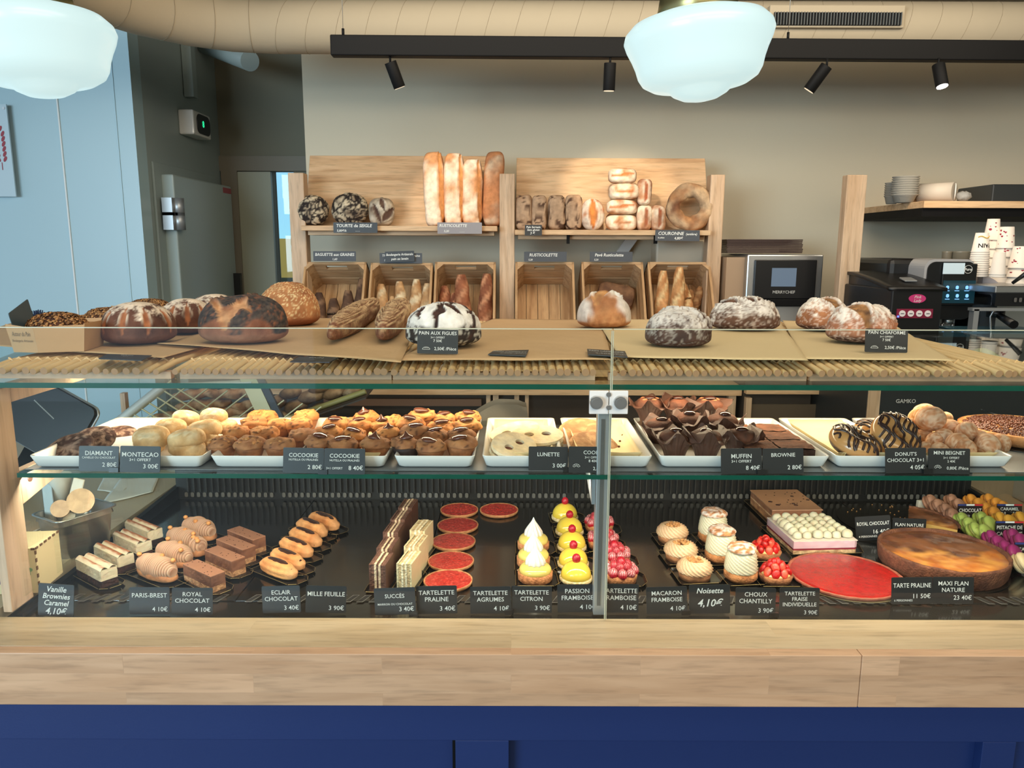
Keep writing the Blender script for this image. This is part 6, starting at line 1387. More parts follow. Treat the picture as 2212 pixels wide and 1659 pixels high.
# tray under the macarons
q = [atZ(x, y, ZK) for x, y in ((2150, 1235), (2330, 1225), (2200, 1085), (1992, 1088))]
b = B(); b._add([(v.x, v.y, ZK+.0008) for v in q]+[(v.x, v.y, ZK+.004) for v in q], [(3, 2, 1, 0), (4, 5, 6, 7), (0, 1, 5, 4), (1, 2, 6, 5), (2, 3, 7, 6), (3, 0, 4, 7)]); tag(b.build('macaron_tray', 'board'), 'black tray carrying the coloured macarons at the right', 'tray')
q = atZ(1998, 1092, ZK+.012); b = B(); b.box((q.x, q.y, ZK+.016), (.04, .012, .018)); tag(b.build('macaron_box_rim', 'silver', bevel=.001), 'bright end of the clear box beside the brown macarons', 'box')
# ================= price tags =================
ZTG = ZD+.0004
def T(px, yb, w_, h_, lines, label, roll=0, yaw=0, **k): return price_tag(px, yb, ZTG, w_, h_, lines, label, roll, yaw, **k)
c1 = lambda s, sz=.235, y=.25: (s, sz, 0, y, 'CENTER')
c2 = lambda a, b_, sz=.225: [(a, sz, 0, .38, 'CENTER'), (b_, sz, 0, -.10, 'CENTER')]
pr = lambda s, y=-.78, sz=.235: (s, sz, .92, y, 'RIGHT')
def hand(s, sz, y, x=0): return (s, sz, x, y, 'CENTER')
T(120, 1333, 80, 70, [hand('Vanille', .24, .52), hand('Brownies', .23, .10), hand('Caramel', .23, -.32), hand('4,10€', .28, -.86)], 'handwritten vanilla brownie caramel price tag at the left end', roll=2, yaw=-4, shear=.25, bold=.012)
T(323, 1327, 86, 58, [c1('PARIS-BREST'), pr('4 10€')], 'price tag reading PARIS-BREST 4,10€ beside the royal chocolate tag', roll=.5, yaw=1, clip=0)
T(415, 1329, 86, 58, [*c2('ROYAL', 'CHOCOLAT'), pr('4 10€')], 'price tag reading ROYAL CHOCOLAT 4,10€ in the front row', roll=1.5, yaw=3)
T(609, 1326, 84, 58, [*c2('ECLAIR', 'CHOCOLAT'), pr('3 40€')], 'price tag reading ECLAIR CHOCOLAT 3,40€', roll=-3, yaw=-3)
T(703, 1326, 86, 58, [c1('MILLE FEUILLE'), pr('3 90€')], 'price tag reading MILLE FEUILLE 3,90€', roll=3, yaw=4)
T(855, 1331, 90, 58, [c1('SUCCÈS', .21), ('MARRON OU CHOCOLAT', .11, 0, -.28, 'CENTER'), pr('3 40€', -.74)], 'price tag reading SUCCÈS 3,40€ below the layered slices', roll=-4, yaw=-4, clip=.9)
T(944, 1327, 88, 60, [*c2('TARTELETTE', 'PRALINE'), pr('3 40€')], 'price tag reading TARTELETTE PRALINE 3,40€', roll=-1.5)
T(1060, 1326, 88, 58, [*c2('TARTELETTE', 'AGRUMES'), pr('4 10€')], 'price tag reading TARTELETTE AGRUMES 4,10€', roll=-1, clip=.9)
T(1148, 1324, 88, 58, [*c2('TARTELETTE', 'CITRON'), pr('3 90€')], 'price tag reading TARTELETTE CITRON 3,90€')
T(1248, 1324, 86, 60, [*c2('PASSION', 'FRAMBOISE'), pr('4 10€')], 'price tag reading PASSION FRAMBOISE 4,10€ left of the post', roll=-2, yaw=-2)
T(1338, 1324, 82, 62, [*c2('TARTELETTE', 'FRAMBOISE'), pr('4 10€')], 'price tag reading TARTELETTE FRAMBOISE 4,10€ right of the post', roll=.5)
T(1441, 1327, 88, 58, [*c2('MACARON', 'FRAMBOISE'), pr('4 10€')], 'price tag reading MACARON FRAMBOISE 4,10€', roll=-2, clip=.9)
T(1533, 1326, 88, 62, [hand('Noisette', .26, .42), hand('4,10€', .36, -.5)], 'handwritten price tag reading Noisette 4,10€', roll=-1, shear=.25, bold=.012)
T(1631, 1331, 88, 60, [*c2('CHOUX', 'CHANTILLY'), pr('3 90€')], 'price tag reading CHOUX CHANTILLY 3,90€', roll=1.5, yaw=2, clip=.9)
T(1726, 1333, 88, 62, [('TARTELETTE', .19, 0, .48, 'CENTER'), ('FRAISE', .19, 0, .10, 'CENTER'), ('INDIVIDUELLE', .19, 0, -.28, 'CENTER'), pr('3 90€', -.84, .20)], 'price tag reading TARTELETTE FRAISE INDIVIDUELLE 3,90€', roll=1.5, yaw=3)
price_tag(1970, 1306, ZTG, 88, 58, [c1('TARTE PRALINE'), ('6 PERSONNES', .11, -.88, -.78, 'LEFT'), pr('11 50€', -.55)], 'price tag reading TARTE PRALINE 11,50€ before the large tarts', roll=-1)
price_tag(2058, 1305, ZTG, 90, 58, [*c2('MAXI FLAN', 'NATURE'), pr('23 40€', -.68)], 'price tag reading MAXI FLAN NATURE 23,40€', roll=.5, yaw=1)
price_tag(1888, 1170, ZK, 74, 52, [c1('ROYAL CHOCOLAT', .21), ('4 PERSONNES', .12, -.85, -.75, 'LEFT'), pr('16 40€', -.45)], 'price tag reading ROYAL CHOCOLAT 16,40€ standing behind the red tart', roll=-5, yaw=-3)
price_tag(1962, 1168, ZK, 74, 46, [c1('FLAN NATURE', .21)], 'price tag reading FLAN NATURE partly hidden behind the large flan', roll=3, yaw=2)
# macaron signs with the tricolour top edge
M['tri_b'] = mat('blue print', C(50, 60, 120), .5); M['tri_w'] = mat('white print', C(230, 230, 226), .5); M['tri_r'] = mat('red print', C(196, 50, 50), .5); M['wine'] = mat('black sign', C(32, 26, 30), .4)
def macsign(px, yb, w_, h_, lines, label, Zs=.0):
    t = price_tag(px, yb, ZK+Zs, w_, h_, lines, label, roll=0, yaw=0, mcard='wine', group='macaron flavour signs', bold=.02)
    p = atZ(px, yb, ZK+Zs); k = sc(p); W = w_*k; Hh = h_*k/math.cos(R(8))
    for j, m_ in enumerate(('tri_b', 'tri_w', 'tri_r')): b = B(); b.box(((j-1)*W/3, -.0008, Hh-.002), (W/3*.98, .0012, .004)); b.build('flag_stripe', m_, t)
macsign(2095, 1125, 53, 36, [('CHOCOLAT', .30, 0, .05, 'CENTER'), ('NOIR 70 %', .30, 0, -.7, 'CENTER')], 'small black macaron sign reading CHOCOLAT NOIR 70 %', .004)
macsign(2180, 1125, 54, 36, [('CARAMEL', .25, 0, .25, 'CENTER'), ('BEURRE SALÉ', .25, 0, -.28, 'CENTER'), ('DE GUÉRANDE', .25, 0, -.82, 'CENTER')], 'small black macaron sign reading CARAMEL BEURRE SALÉ', .004)
macsign(2180, 1162, 60, 36, [('PISTACHE DE', .30, 0, .05, 'CENTER'), ('CALIFORNIE', .30, 0, -.7, 'CENTER')], 'small black macaron sign reading PISTACHE DE CALIFORNIE', .004)
macsign(2222, 1212, 62, 40, [('CASSIS DE', .26, 0, .1, 'CENTER'), ('BOURGOGNE', .26, 0, -.5, 'CENTER')], 'small black macaron sign reading CASSIS at the right edge', .004)
# tags on the lower glass shelf
def T2(px, yb, w_, h_, lines, label, **k): return price_tag(px, yb, ZM+.0004, w_, h_, lines, label, lean=10, group='price tags on the lower glass shelf', **k)
def croissant(x, y, s_):
    def f(tb, W, Hh):
        for a0, a1, r_ in ((20, 160, .11), (30, 150, .055)):
            tb.tube([(x*W/2+r_*Hh*s_*math.cos(R(a_)), -.0003, y*Hh/2+Hh/2+r_*Hh*s_*math.sin(R(a_))) for a_ in range(a0, a1, 14)], .0003, 4)
        for a_ in (25, 60, 90, 120, 155): tb.tube([(x*W/2+.05*Hh*s_*math.cos(R(a_)), -.0003, y*Hh/2+Hh/2+.05*Hh*s_*math.sin(R(a_))), (x*W/2+.11*Hh*s_*math.cos(R(a_)), -.0003, y*Hh/2+Hh/2+.11*Hh*s_*math.sin(R(a_)))], .0003, 4)
    return f
def loaficon(x, y):
    def f(tb, W, Hh):
        cx_, cz = x*W/2, y*Hh/2+Hh/2; r_ = .14*Hh
        tb.tube([(cx_+r_*1.1*math.cos(R(a_)), -.0003, cz+r_*.7*math.sin(R(a_))) for a_ in range(0, 181, 15)], .00035, 4); tb.tube([(cx_-r_*1.1, -.0003, cz), (cx_+r_*1.1, -.0003, cz)], .00035, 4)
        for d in (-.4, 0, .4): tb.tube([(cx_+d*r_, -.0003, cz+r_*.35), (cx_+(d+.2)*r_, -.0003, cz+r_*.62)], .0003, 4)
    return f
T2(213, 1019, 84, 54, [c1('DIAMANT', .24, .28), ('CANELLE OU CHOCOLAT', .11, 0, .02, 'CENTER'), pr('2 80€', -.62)], 'price tag reading DIAMANT 2,80€ before the dark cookies', roll=1, yaw=2, clip=.85)
T2(302, 1022, 84, 56, [c1('MONTECAO', .24, .2), ('3+1 OFFERT', .15, 0, -.14, 'CENTER'), pr('3 00€', -.68)], 'price tag reading MONTECAO 3,00€ before the pale shortbreads', roll=2, yaw=4)
T2(655, 1023, 88, 54, [c1('COCOOKIE', .22, .28), ('NUTELLA OU PRALINÉS', .11, 0, .0, 'CENTER'), pr('2 80€', -.66)], 'price tag reading COCOOKIE 2,80€ before the cookie muffins', roll=1, clip=1.0)
T2(744, 1025, 88, 55, [c1('COCOOKIE', .22, .28), ('NUTELLA OU PRALINÉS', .11, 0, .0, 'CENTER'), ('3+1 OFFERT', .12, -.9, -.62, 'LEFT'), pr('8 40€', -.66)], 'price tag reading COCOOKIE 3+1 OFFERT 8,40€', roll=.5)
T2(1184, 1018, 85, 52, [c1('LUNETTE', .22, .22), pr('3 00€', -.70)], 'price tag reading LUNETTE 3,00€ before the spectacle biscuits', roll=.5, clip=1.0)
T2(1272, 1022, 88, 56, [('COOKIE', .2, .2, .42, 'CENTER'), ('3+1 OFFERT', .12, .2, .1, 'CENTER'), ('8 40€', .14, .2, -.18, 'CENTER'), ('2,80€', .18, .75, -.78, 'RIGHT')], 'price tag reading COOKIE with a croissant icon, crossed by the post', extra=croissant(-.62, -.62, 1.4), roll=.5)
T2(1602, 1024, 88, 54, [c1('MUFFIN', .24, .22), ('3+1 OFFERT', .15, 0, -.12, 'CENTER'), pr('8 40€', -.70)], 'price tag reading MUFFIN 8,40€ before the tulip paper muffins', roll=-1, clip=.95)
T2(1692, 1024, 88, 54, [c1('BROWNIE', .21, .34), pr('2 80€', -.66)], 'price tag reading BROWNIE 2,80€', roll=-1)
T2(1957, 1023, 88, 54, [*c2("DONUT'S", 'CHOCOLAT 3+1', .20), pr('4 05€', -.70)], "price tag reading DONUT'S CHOCOLAT 4,05€", roll=-1, clip=1.0)
T2(2050, 1024, 90, 54, [c1('MINI BEIGNET', .20, .52), ('3+1 OFFERT', .12, .1, .18, 'CENTER'), ('2 40€', .13, .1, -.1, 'CENTER'), ('0,80€ /Pièce', .17, .93, -.66, 'RIGHT')], 'price tag reading MINI BEIGNET 0,80€ with a croissant icon', extra=croissant(-.55, -.62, 1.4), roll=.5)
# tags on the upper glass
def T3(px, yb, w_, h_, lines, label, **k): return price_tag(px, yb, ZB+.001, w_, h_, lines, label, group='price tags on the upper glass', **k)
T3(945, 765, 88, 52, [c1('PAIN AUX FIGUES', .2, .56), ('3+1 OFFERT', .11, 0, .26, 'CENTER'), ('7 50€', .15, 0, -.04, 'CENTER'), ('2,50€ /Pièce', .18, .92, -.70, 'RIGHT')], 'standing price tag reading PAIN AUX FIGUES 2,50€', extra=loaficon(-.56, -.62), roll=1)
T3(1914, 762, 92, 50, [c1('PAIN CHIAFORME', .2, .56), ('3+1 OFFERT', .11, 0, .26, 'CENTER'), ('7 50€', .15, 0, -.04, 'CENTER'), ('2,50€ /Pièce', .18, .92, -.70, 'RIGHT')], 'standing price tag reading PAIN CHIAFORME 2,50€', extra=loaficon(-.56, -.62), roll=1)
def flat(pts, lines, label, z=.002):
    q = [atZ(x, y, ZB+z) for x, y in pts]; e = q[1]-q[0]; f = q[3]-q[0]; c = (q[0]+q[1]+q[2]+q[3])/4
    t = thing('price_tag', label, 'price tag', c, 0, 'price tags lying flat on the mats')
    b = B(); loc = [v-c for v in q]; b._add(loc+[v+Vector((0, 0, .0014)) for v in loc], [(3, 2, 1, 0), (4, 5, 6, 7), (0, 1, 5, 4), (1, 2, 6, 5), (2, 3, 7, 6), (3, 0, 4, 7)]); b.build('card', 'tag', t)
    tb = B(); ex = e/e.length; fy = f/f.length; Hh = f.length
    for txt, sz, x, y, al in lines: text_b(tb, txt, sz*Hh, x*e.length/2, y*Hh/2, al, map_=lambda a_, b_: ex*a_+fy*b_+Vector((0, 0, .0017)), wid=e.length*.9)
    tb.build('lettering', 'chalkdim', t)
flat([(213, 776), (306, 780), (328, 769), (232, 766)], [('PAIN', .2, 0, .5, 'CENTER'), ('3+1', .12, 0, .1, 'CENTER')], 'dark price tag lying flat before the round loaves')
flat([(626, 783), (712, 784), (732, 773), (646, 772)], [('PAIN', .2, 0, .4, 'CENTER')], 'dark price tag lying flat before the poppy seed loaf')
flat([(1054, 767), (1136, 770), (1142, 757), (1066, 759)], [('PAIN COMPLET', .3, 0, .2, 'CENTER'), ('2,50€ /Pièce', .2, .3, -.5, 'CENTER')], 'price tag lying flat on the kraft paper right of the fig loaf')
flat([(1270, 767), (1356, 773), (1350, 760), (1268, 755)], [('PAIN CAMPAGNE', .3, 0, .2, 'CENTER'), ('2,50€ /Pièce', .2, .3, -.5, 'CENTER')], 'price tag lying flat beside the glass joint on the kraft paper', z=.004)
# chalk signs on the racks
def T4(px, yb, w_, h_, lines, label, Y=3.355, mcard='slate', roll=0, shear=.15):
    p = atY(px, yb, Y); return price_tag(px, yb, 0, w_, h_, lines, label, roll, 0, 3, mcard, 'chalk', None, 'chalk_sign', 'chalk signs on the bread racks', p=p, shear=shear, bold=.02)
mini = lambda: [('LE PAIN', .12, .86, -.45, 'RIGHT'), ('BIO', .12, .86, -.75, 'RIGHT')]
T4(768, 503, 95, 22, [('TOURTE de SEIGLE', .42, -.88, .1, 'LEFT'), ('5,80€/k', .30, -.85, -.78, 'LEFT'), ('- - - -', .2, .1, -.78, 'CENTER')], 'chalk sign reading TOURTE de SEIGLE on the left shelf edge', mcard='tag')
T4(993, 505, 96, 24, [('RUSTICOLETTE', .36, -.3, .2, 'CENTER'), ('5,20', .26, -.6, -.7, 'CENTER'), ('- - - -', .2, .1, -.78, 'CENTER')], 'pale grey chalk sign reading RUSTICOLETTE on the left shelf edge', mcard='slate2')
T4(1463, 521, 96, 23, [('COURONNE', .42, -.88, .1, 'LEFT'), ('(entière)', .3, .88, .1, 'RIGHT'), ('la pièce', .2, -.88, -.55, 'LEFT'), ('4,80€', .34, .05, -.72, 'CENTER')], 'grey chalk sign reading COURONNE below the crown loaf', roll=.5)
T4(1152, 509, 37, 23, [('Pain Sarrasin', .26, 0, .4, 'CENTER'), ('Sans gluten', .26, 0, -.1, 'CENTER'), ('3 €', .32, -.1, -.75, 'CENTER')], 'small black chalk sign below the buckwheat loaves', mcard='tag')
T4(723, 564, 92, 21, [('BAGUETTE aux GRAINES', .42, 0, .05, 'CENTER'), ('1,60', .3, .0, -.8, 'CENTER')], 'chalk sign reading BAGUETTE aux GRAINES on the leftmost crate', Y=3.43)
T4(866, 569, 92, 22, [('TRADITION', .3, -.88, .3, 'LEFT'), ('1,30', .3, -.8, -.6, 'LEFT'), ('Graine', .3, .9, .3, 'RIGHT')], 'chalk sign on the second crate, half covered by a smaller one', Y=3.43)
T4(864, 567, 63, 23, [('Boulangerie Artisanale', .3, 0, .2, 'CENTER'), ('pain au levain', .3, 0, -.6, 'CENTER')], 'smaller black chalk sign tilted over the sign of the second crate', Y=3.415, mcard='tag', roll=-2)
T4(1178, 565, 92, 21, [('RUSTICOLETTE', .42, -.1, .05, 'CENTER'), ('5,20', .25, -.7, -.8, 'CENTER')], 'chalk sign reading RUSTICOLETTE on the empty crate', Y=3.43)
T4(1320, 565, 92, 21, [('Pavé Rusticolette', .42, -.1, .05, 'CENTER'), ('5,20', .25, -.7, -.8, 'CENTER')], 'chalk sign reading Pavé Rusticolette on the fifth crate', Y=3.43)
# ================= back counters and what stands on them =================
def pbox(name, xa, ya, xb, yb, Y, dep, m, parent=None, bevel=0, mi=None):
    """box whose front face spans pixels (xa, ya)-(xb, yb) at depth Y"""
    a = atY(xa, (ya+yb)/2, Y); c = atY(xb, (ya+yb)/2, Y); t_ = atY((xa+xb)/2, ya, Y).z; u_ = atY((xa+xb)/2, yb, Y).z
    b = B(); b.box(((a.x+c.x)/2, Y+dep/2, (t_+u_)/2), (c.x-a.x, dep, t_-u_)); return b.build(name, m, parent, bevel=bevel)
M['cabdark'] = mat('dark brown cabinet front', C(62, 52, 44), .6, var=.1)
M['shade'] = mat('dark grey appliance', C(44, 48, 50), .4)
t = thing('back_counter', 'low wooden back counter with framed cabinet doors under the bread rack', 'counter', (0, 0, 0))
b = B(); b.box((-.11, 3.55, .44), (2.16, .66, .88)); b.build('carcass', 'cabdark', t)
b = B(); b.box((-.11, 3.54, .90), (2.18, .72, .04)); b.build('worktop', 'pine', t)
for xa, xb, lb in ((-1.0, -.62, 0), (-.58, -.2, 0), (-.12, .3, 0), (.36, .80, 0)):
    pass
for px, w_ in ((1055, 9), (1071, 12), (1116, 10), (1138, 8), (1580, 16), (268, 10)):
    a = atY(px, 870, 3.2); b = B(); b.box((a.x, 3.205, .55), (w_*sc(a), .03, .66)); b.build('cabinet_frame', 'pinev', t)
a0, a1 = atY(700, 868, 3.2), atY(1040, 868, 3.2); b = B(); b.box(((a0.x+a1.x)/2, 3.205, a0.z), (a1.x-a0.x, .03, .030)); b.build('cabinet_rail', mat('brown rail', C(112, 84, 66), .6), t)
# machine counter at the right
ZR = 1.10
t = thing('machine_counter', 'dark appliance counter at the right carrying the coffee machines', 'counter', (0, 0, 0))
xm = atY(1872, 870, 2.7).x
b = B(); b.box(((xm+3.4)/2, 3.1, ZR/2-.01), (3.4-xm, .8, ZR-.04)); b.build('fridge_body', 'shade', t)
b = B(); b.box(((xm+3.4)/2, 3.1, ZR-.015), (3.4-xm+.02, .84, .03)); b.build('worktop', 'steel', t)
pbox('fridge_frame', 1872, 840, 1898, 960, 2.695, .01, 'pinev', t)
p = atY(1958, 871, 2.69); b = B(); text_b(b, 'GAMKO', .02, p.x, p.z, bold=.02, map_=lambda x, y: Vector((x, 2.695, y))); b.build('lettering', 'chalkdim', t)
for i, (px, py) in enumerate(((2020, 885), (2120, 880))): pbox('door_handle', px-30, py+18, px+40, py+22, 2.69, .008, 'ventgrey', t)
t = thing('oven_counter', 'plain counter between the bread rack and the wooden upright carrying the oven', 'counter', (0, 0, 0))
b = B(); b.box(((.985+xm-.02)/2, 3.51, ZR/2), (xm-.02-.985, .70, ZR)); b.build('carcass', 'cabdark', t)
for px, w_ in ((1838, 24), (1618, 12)):
    a = atY(px, 870, 3.13); b = B(); b.box((a.x, 3.145, .55), (w_*sc(a), .03, .66)); b.build('cabinet_frame', 'pinev', t)
a0, a1 = atY(1612, 845, 3.13), atY(1850, 845, 3.13); b = B(); b.box(((a0.x+a1.x)/2, 3.143, a0.z), (a1.x-a0.x, .034, .024)); b.build('cabinet_frame', 'pine', t)
a0, a1 = atY(1625, 880, 3.13), atY(1828, 880, 3.13); b = B(); b.box(((a0.x+a1.x)/2, 3.152, .55), (a1.x-a0.x, .01, .60)); b.build('glass_front', mat('dull grey brown pane', C(96, 84, 70), .2), t)
# ---- oven with stacked trays ----
t = thing('speed_oven', 'steel speed oven with black front and small grey screen', 'oven', (0, 0, 0))
YO = 3.35
pbox('body', 1612, 550, 1776, 662, YO+.012, .42, 'steel', t, .006)
o = pbox('front_panel', 1629, 561, 1763, 646, YO, .012, 'blackp', t, .004)
pbox('screen', 1667, 579, 1720, 619, YO-.002, .003, 'screen', o)
p = atY(1693, 634, YO-.003); b = B(); text_b(b, 'MERRYCHEF', .018, p.x, p.z, map_=lambda x, y: Vector((x, YO-.002, y)), bold=.01); b.build('lettering', 'chalkdim', o)
pbox('lower_door', 1622, 646, 1770, 662, YO-.004, .02, 'blackm', t, .004)
pbox('base', 1640, 662, 1762, 700, YO+.03, .3, 'steel', t)
a = atY(1561, 600, YO+.1); c = atY(1612, 600, YO+.1)
b = B(); b.box(((a.x+c.x)/2, YO+.2, (atY(1590, 556, YO).z+ZR)/2), (c.x-a.x, .3, atY(1590, 556, YO).z-ZR)); tag(b.build('carton_box', mat('brown carton', C(172, 144, 116), .7, var=.06)), 'brown carton standing left of the speed oven', 'box')
zo_ = atY(1690, 547, YO+.1).z
for i in range(9):
    p = atY(1647, 545-i*3.4, YO+.12); wv = 160*sc(p)
    t = B(); t.box((0, .1, .002), (wv*.92, .26, .003)); t.box((0, -.03, .0035), (wv*(1.0+.01*(i % 3)), .006, .0055)); t.box((-wv*.47, .1, .0035), (.005, .26, .0055)); t.box((wv*.47, .1, .0035), (.005, .26, .0055))
    tag(t.build('baking_tray', mat('dark brown tray', C(74, 58, 54), .4, .4) if i == 0 else bpy.data.materials['dark brown tray'], None, (p.x, p.y, zo_+i*.0068)), 'dark thin baking tray on the oven, '+('bottom of the stack' if i == 0 else 'topmost of the stack' if i == 8 else '%s from the bottom' % ('', 'second', 'third', 'fourth', 'fifth', 'sixth', 'seventh', 'eighth')[i]), 'baking tray', 'dark baking trays stacked on the oven')
# ---- upright and shelf on the right ----
t = thing('wall_shelf', 'beech wall shelf with black underside and one thick upright at the right', 'shelf', (0, 0, 0))
a = atY(1829, 378, 3.15); c = atY(1872, 378, 3.15)
b = B(); b.box(((a.x+c.x)/2, 3.165, (a.z+ZR)/2), (c.x-a.x, .05, a.z-ZR)); b.build('upright', 'pinev', t, bevel=.003)
zs_ = atY(1900, 441, 3.2).z
b = B(); xs0 = atY(1852, 440, 3.83).x; b.box(((xs0+3.6)/2, 3.553, zs_), (3.6-xs0, .69, .028)); b.build('shelf_board', 'pine', t, bevel=.002)
b = B(); b.box(((xs0+3.6)/2, 3.52, zs_-.031), (3.6-xs0, .60, .034)); b.build('shelf_carrier', 'blackm', t)
b = B(); b.box((xs0+.08, 3.4, zs_+.05), (.14, .03, .07)); b.build('end_board', 'pine', t)
ZS3 = zs_+.014
for s_, (px, n, w_) in enumerate(((1926, 7, 32), (1953, 9, 55))):
    p = atY(px, 428, 3.35 if s_ else 3.44); r = w_*sc(p)/2
    for i in range(n):
        b = B(); b.lathe([(r*.6, 0), (r*.66, .002), (r*.86, .028), (r*1.0, .034), (r*.98, .036), (r*.84, .030), (r*.6, .004), (0, .004)], 28)
        tag(b.build('pulp_bowl', mat('grey pulp', C(150, 148, 140), .8, bump=.3) if (s_, i) == (0, 0) else bpy.data.materials['grey pulp'], None, (p.x, p.y, ZS3+i*.0092)), ('grey pulp bowl in the %s stack on the shelf, ' % ('smaller left' if s_ == 0 else 'larger right'))+('lowest' if i == 0 else 'topmost' if i == n-1 else '%s from the bottom' % ('', 'second', 'third', 'fourth', 'fifth', 'sixth', 'seventh', 'eighth')[i]), 'bowl', 'nested pulp bowls on the wall shelf')
a = atY(2012, 408, 3.38); c = atY(2062, 410, 3.28); b = B(); 
r = 20*sc(a); a.z = c.z = ZS3+r+.002; d_ = (c-a)
t = thing('cup_sleeve', 'sleeve of white lids wrapped in clear plastic lying on the wall shelf', 'cup sleeve', a)
b.cyl((-.05, 0, 0), d_, r, 28); b.build('lids', mat('pale lids', C(196, 186, 172), .6), t)
b = B(); b.cyl(d_, d_+Vector((.004, -.002, 0)), r*.9, 28); b.build('end_lid', mat('white lid', C(222, 222, 216), .3), t)
b = B(); b.blob(r*.8, r*.7, r*.5, lambda n, p: (.006*nz(p, 90, 2), (.8, .8, .8)), 20, 12, 1, off=d_+Vector((.035, -.01, -r*.45)), base=False); b.build('twisted_wrap', mat('crumpled clear film', C(200, 200, 196), .15, bump=1.0, bscale=120, alpha=.45), t)
p = atY(2165, 400, 3.35); b = B(); b.box((.08, .08, .038), (.30, .26, .075)); tag(b.build('black_box', 'shade', None, (p.x, p.y, ZS3), bevel=.006), 'dark crate shaped box on the wall shelf at the right edge', 'box')
# ---- coffee machine with pink badge ----
YM = 2.78
t = thing('coffee_machine', 'black coffee machine with pink oval badge and button strip', 'coffee machine', (0, 0, 0))
a = atY(1921, 700, YM); c = atY(2031, 700, YM); zt_ = atY(1975, 623, YM).z; zb_ = ZR
xl, xr = a.x, c.x; dpt = .42
b = B(); b.prism([(xl, YM), (xr, YM), (xr, YM+dpt), (xl-.02, YM+dpt)], zb_, zt_); b.build('body', 'blackp', t, bevel=.006)
def lidf(u, v): return (xl-.012+(xr-xl+.024)*u, YM-.004+(dpt+.01)*v, zt_+.002+.05*math.sin(v*1.45)**.9)
b = B(); b.grid(lidf, 8, 16, thick=.012); b.build('curved_lid', 'blackp', t)
for s_, xx in ((0, xl), (1, xr)):
    b = B(); n = 12; pts = [(YM, zt_-.01)]+[(YM+dpt*q/n, zt_+.05*math.sin(q/n*1.45)**.9) for q in range(n+1)]+[(YM+dpt, zt_-.01)]
    b.prism(pts, -.003, .003, map_=lambda x, y, z: Vector((xx+z, x, y))); b.build('lid_side', 'blackp', t)
p = atY(1976, 615, YM+.05); b = B(); b.box((p.x, YM+.10, zt_+.028), (.045, .05, .006), rot=Matrix.Rotation(R(12), 3, 'X')); b.build('lid_latch', 'steel2', t, bevel=.002)
M['pink'] = mat('pink badge', C(190, 52, 110), .4, emit=C(190, 52, 110), estr=.12)
M['winered'] = mat('wine red button strip', C(132, 34, 62), .35); M['btn'] = mat('white button', C(220, 210, 206), .4, emit=C(220, 210, 206), estr=.15)
p = atY(1981, 645, YM); b = B(); b.prism([(p.x+.031*math.cos(q*.2618), p.z+.016*math.sin(q*.2618)) for q in range(24)], 0, .003, map_=lambda x, y, z: Vector((x, YM-z, y))); bd = b.build('badge', 'pink', t)
b = B(); text_b(b, 'Pink', .015, p.x, p.z+.001, shear=.3, map_=lambda x, y: Vector((x, YM-.0035, y))); text_b(b, 'Lady', .015, p.x, p.z-.012, shear=.3, map_=lambda x, y: Vector((x, YM-.0035, y))); b.build('lettering', 'chalk', bd)
p0 = atY(1936, 677, YM); p1 = atY(2014, 677, YM); b = B(); b.box(((p0.x+p1.x)/2, YM-.001, p0.z), (p1.x-p0.x, .004, 20*sc(p0))); st = b.build('button_strip', 'winered', t)
for i in range(4):
    xx = p0.x+(p1.x-p0.x)*(i*.235+.15); b = B(); b.cyl((xx, YM-.003, p0.z), (xx, YM-.006, p0.z), 6.8*sc(p0), 20); bt = b.build('button', 'btn', st)
    b = B(); b.box((xx, YM-.0065, p0.z), (.012, .001, .002)); b.build('button_label', 'blackm', bt)
b = B(); b.cyl((p0.x+.006, YM-.003, p0.z-.011), (p0.x+.006, YM-.005, p0.z-.011), .0035, 12); b.build('indicator_lamp', mat('blue led', C(70, 90, 255), .4, emit=C(80, 110, 255), estr=3), t)
# ---- touch screen machine ----
YN = 2.95
t = thing('touchscreen_machine', 'black bean to cup machine with rounded grey frame and lit touch screen', 'coffee machine', (0, 0, 0))
pbox('rear_body', 1916, 559, 2012, 700, YN+.12, .35, 'blackp', t, .02)
a = atY(1999, 560, YN); c = atY(2110, 560, YN); zt2_ = a.z; zb2_ = atY(2050, 690, YN).z; cx_ = (a.x+c.x)/2; W_ = c.x-a.x
b = B(); b.prism([(x+cx_, y+(zt2_+zb2_)/2) for x, y in rounded(W_, zt2_-zb2_, .035, 6)], YN, YN+.34, map_=lambda x, y, z: Vector((x, z, y))); b.build('frame', mat('grey frame', C(170, 168, 168), .35), t)
b = B(); b.prism([(x+cx_+.004, y+(zt2_+zb2_)/2-.004) for x, y in rounded(W_-.012, zt2_-zb2_-.010, .032, 6)], YN-.006, YN, map_=lambda x, y, z: Vector((x, z, y))); b.build('front', 'blackp', t)
o = pbox('touch_screen', 2034, 570, 2108, 660, YN-.014, .008, 'blackp', t, .003)
pbox('screen_reflection', 2038, 568, 2084, 592, YN-.016, .003, mat('pale reflection panel', C(190, 206, 212), .2, emit=C(190, 206, 212), estr=.35), o)  # pale glowing panel painted in as a reflection on the screen
pbox('screen_picture', 2036, 606, 2106, 655, YN-.0155, .002, mat('dim screen', C(20, 44, 52), .2, emit=C(20, 50, 60), estr=.6), o)
M['icon'] = mat('blue icon', C(120, 180, 240), .4, emit=C(120, 180, 250), estr=1.1)
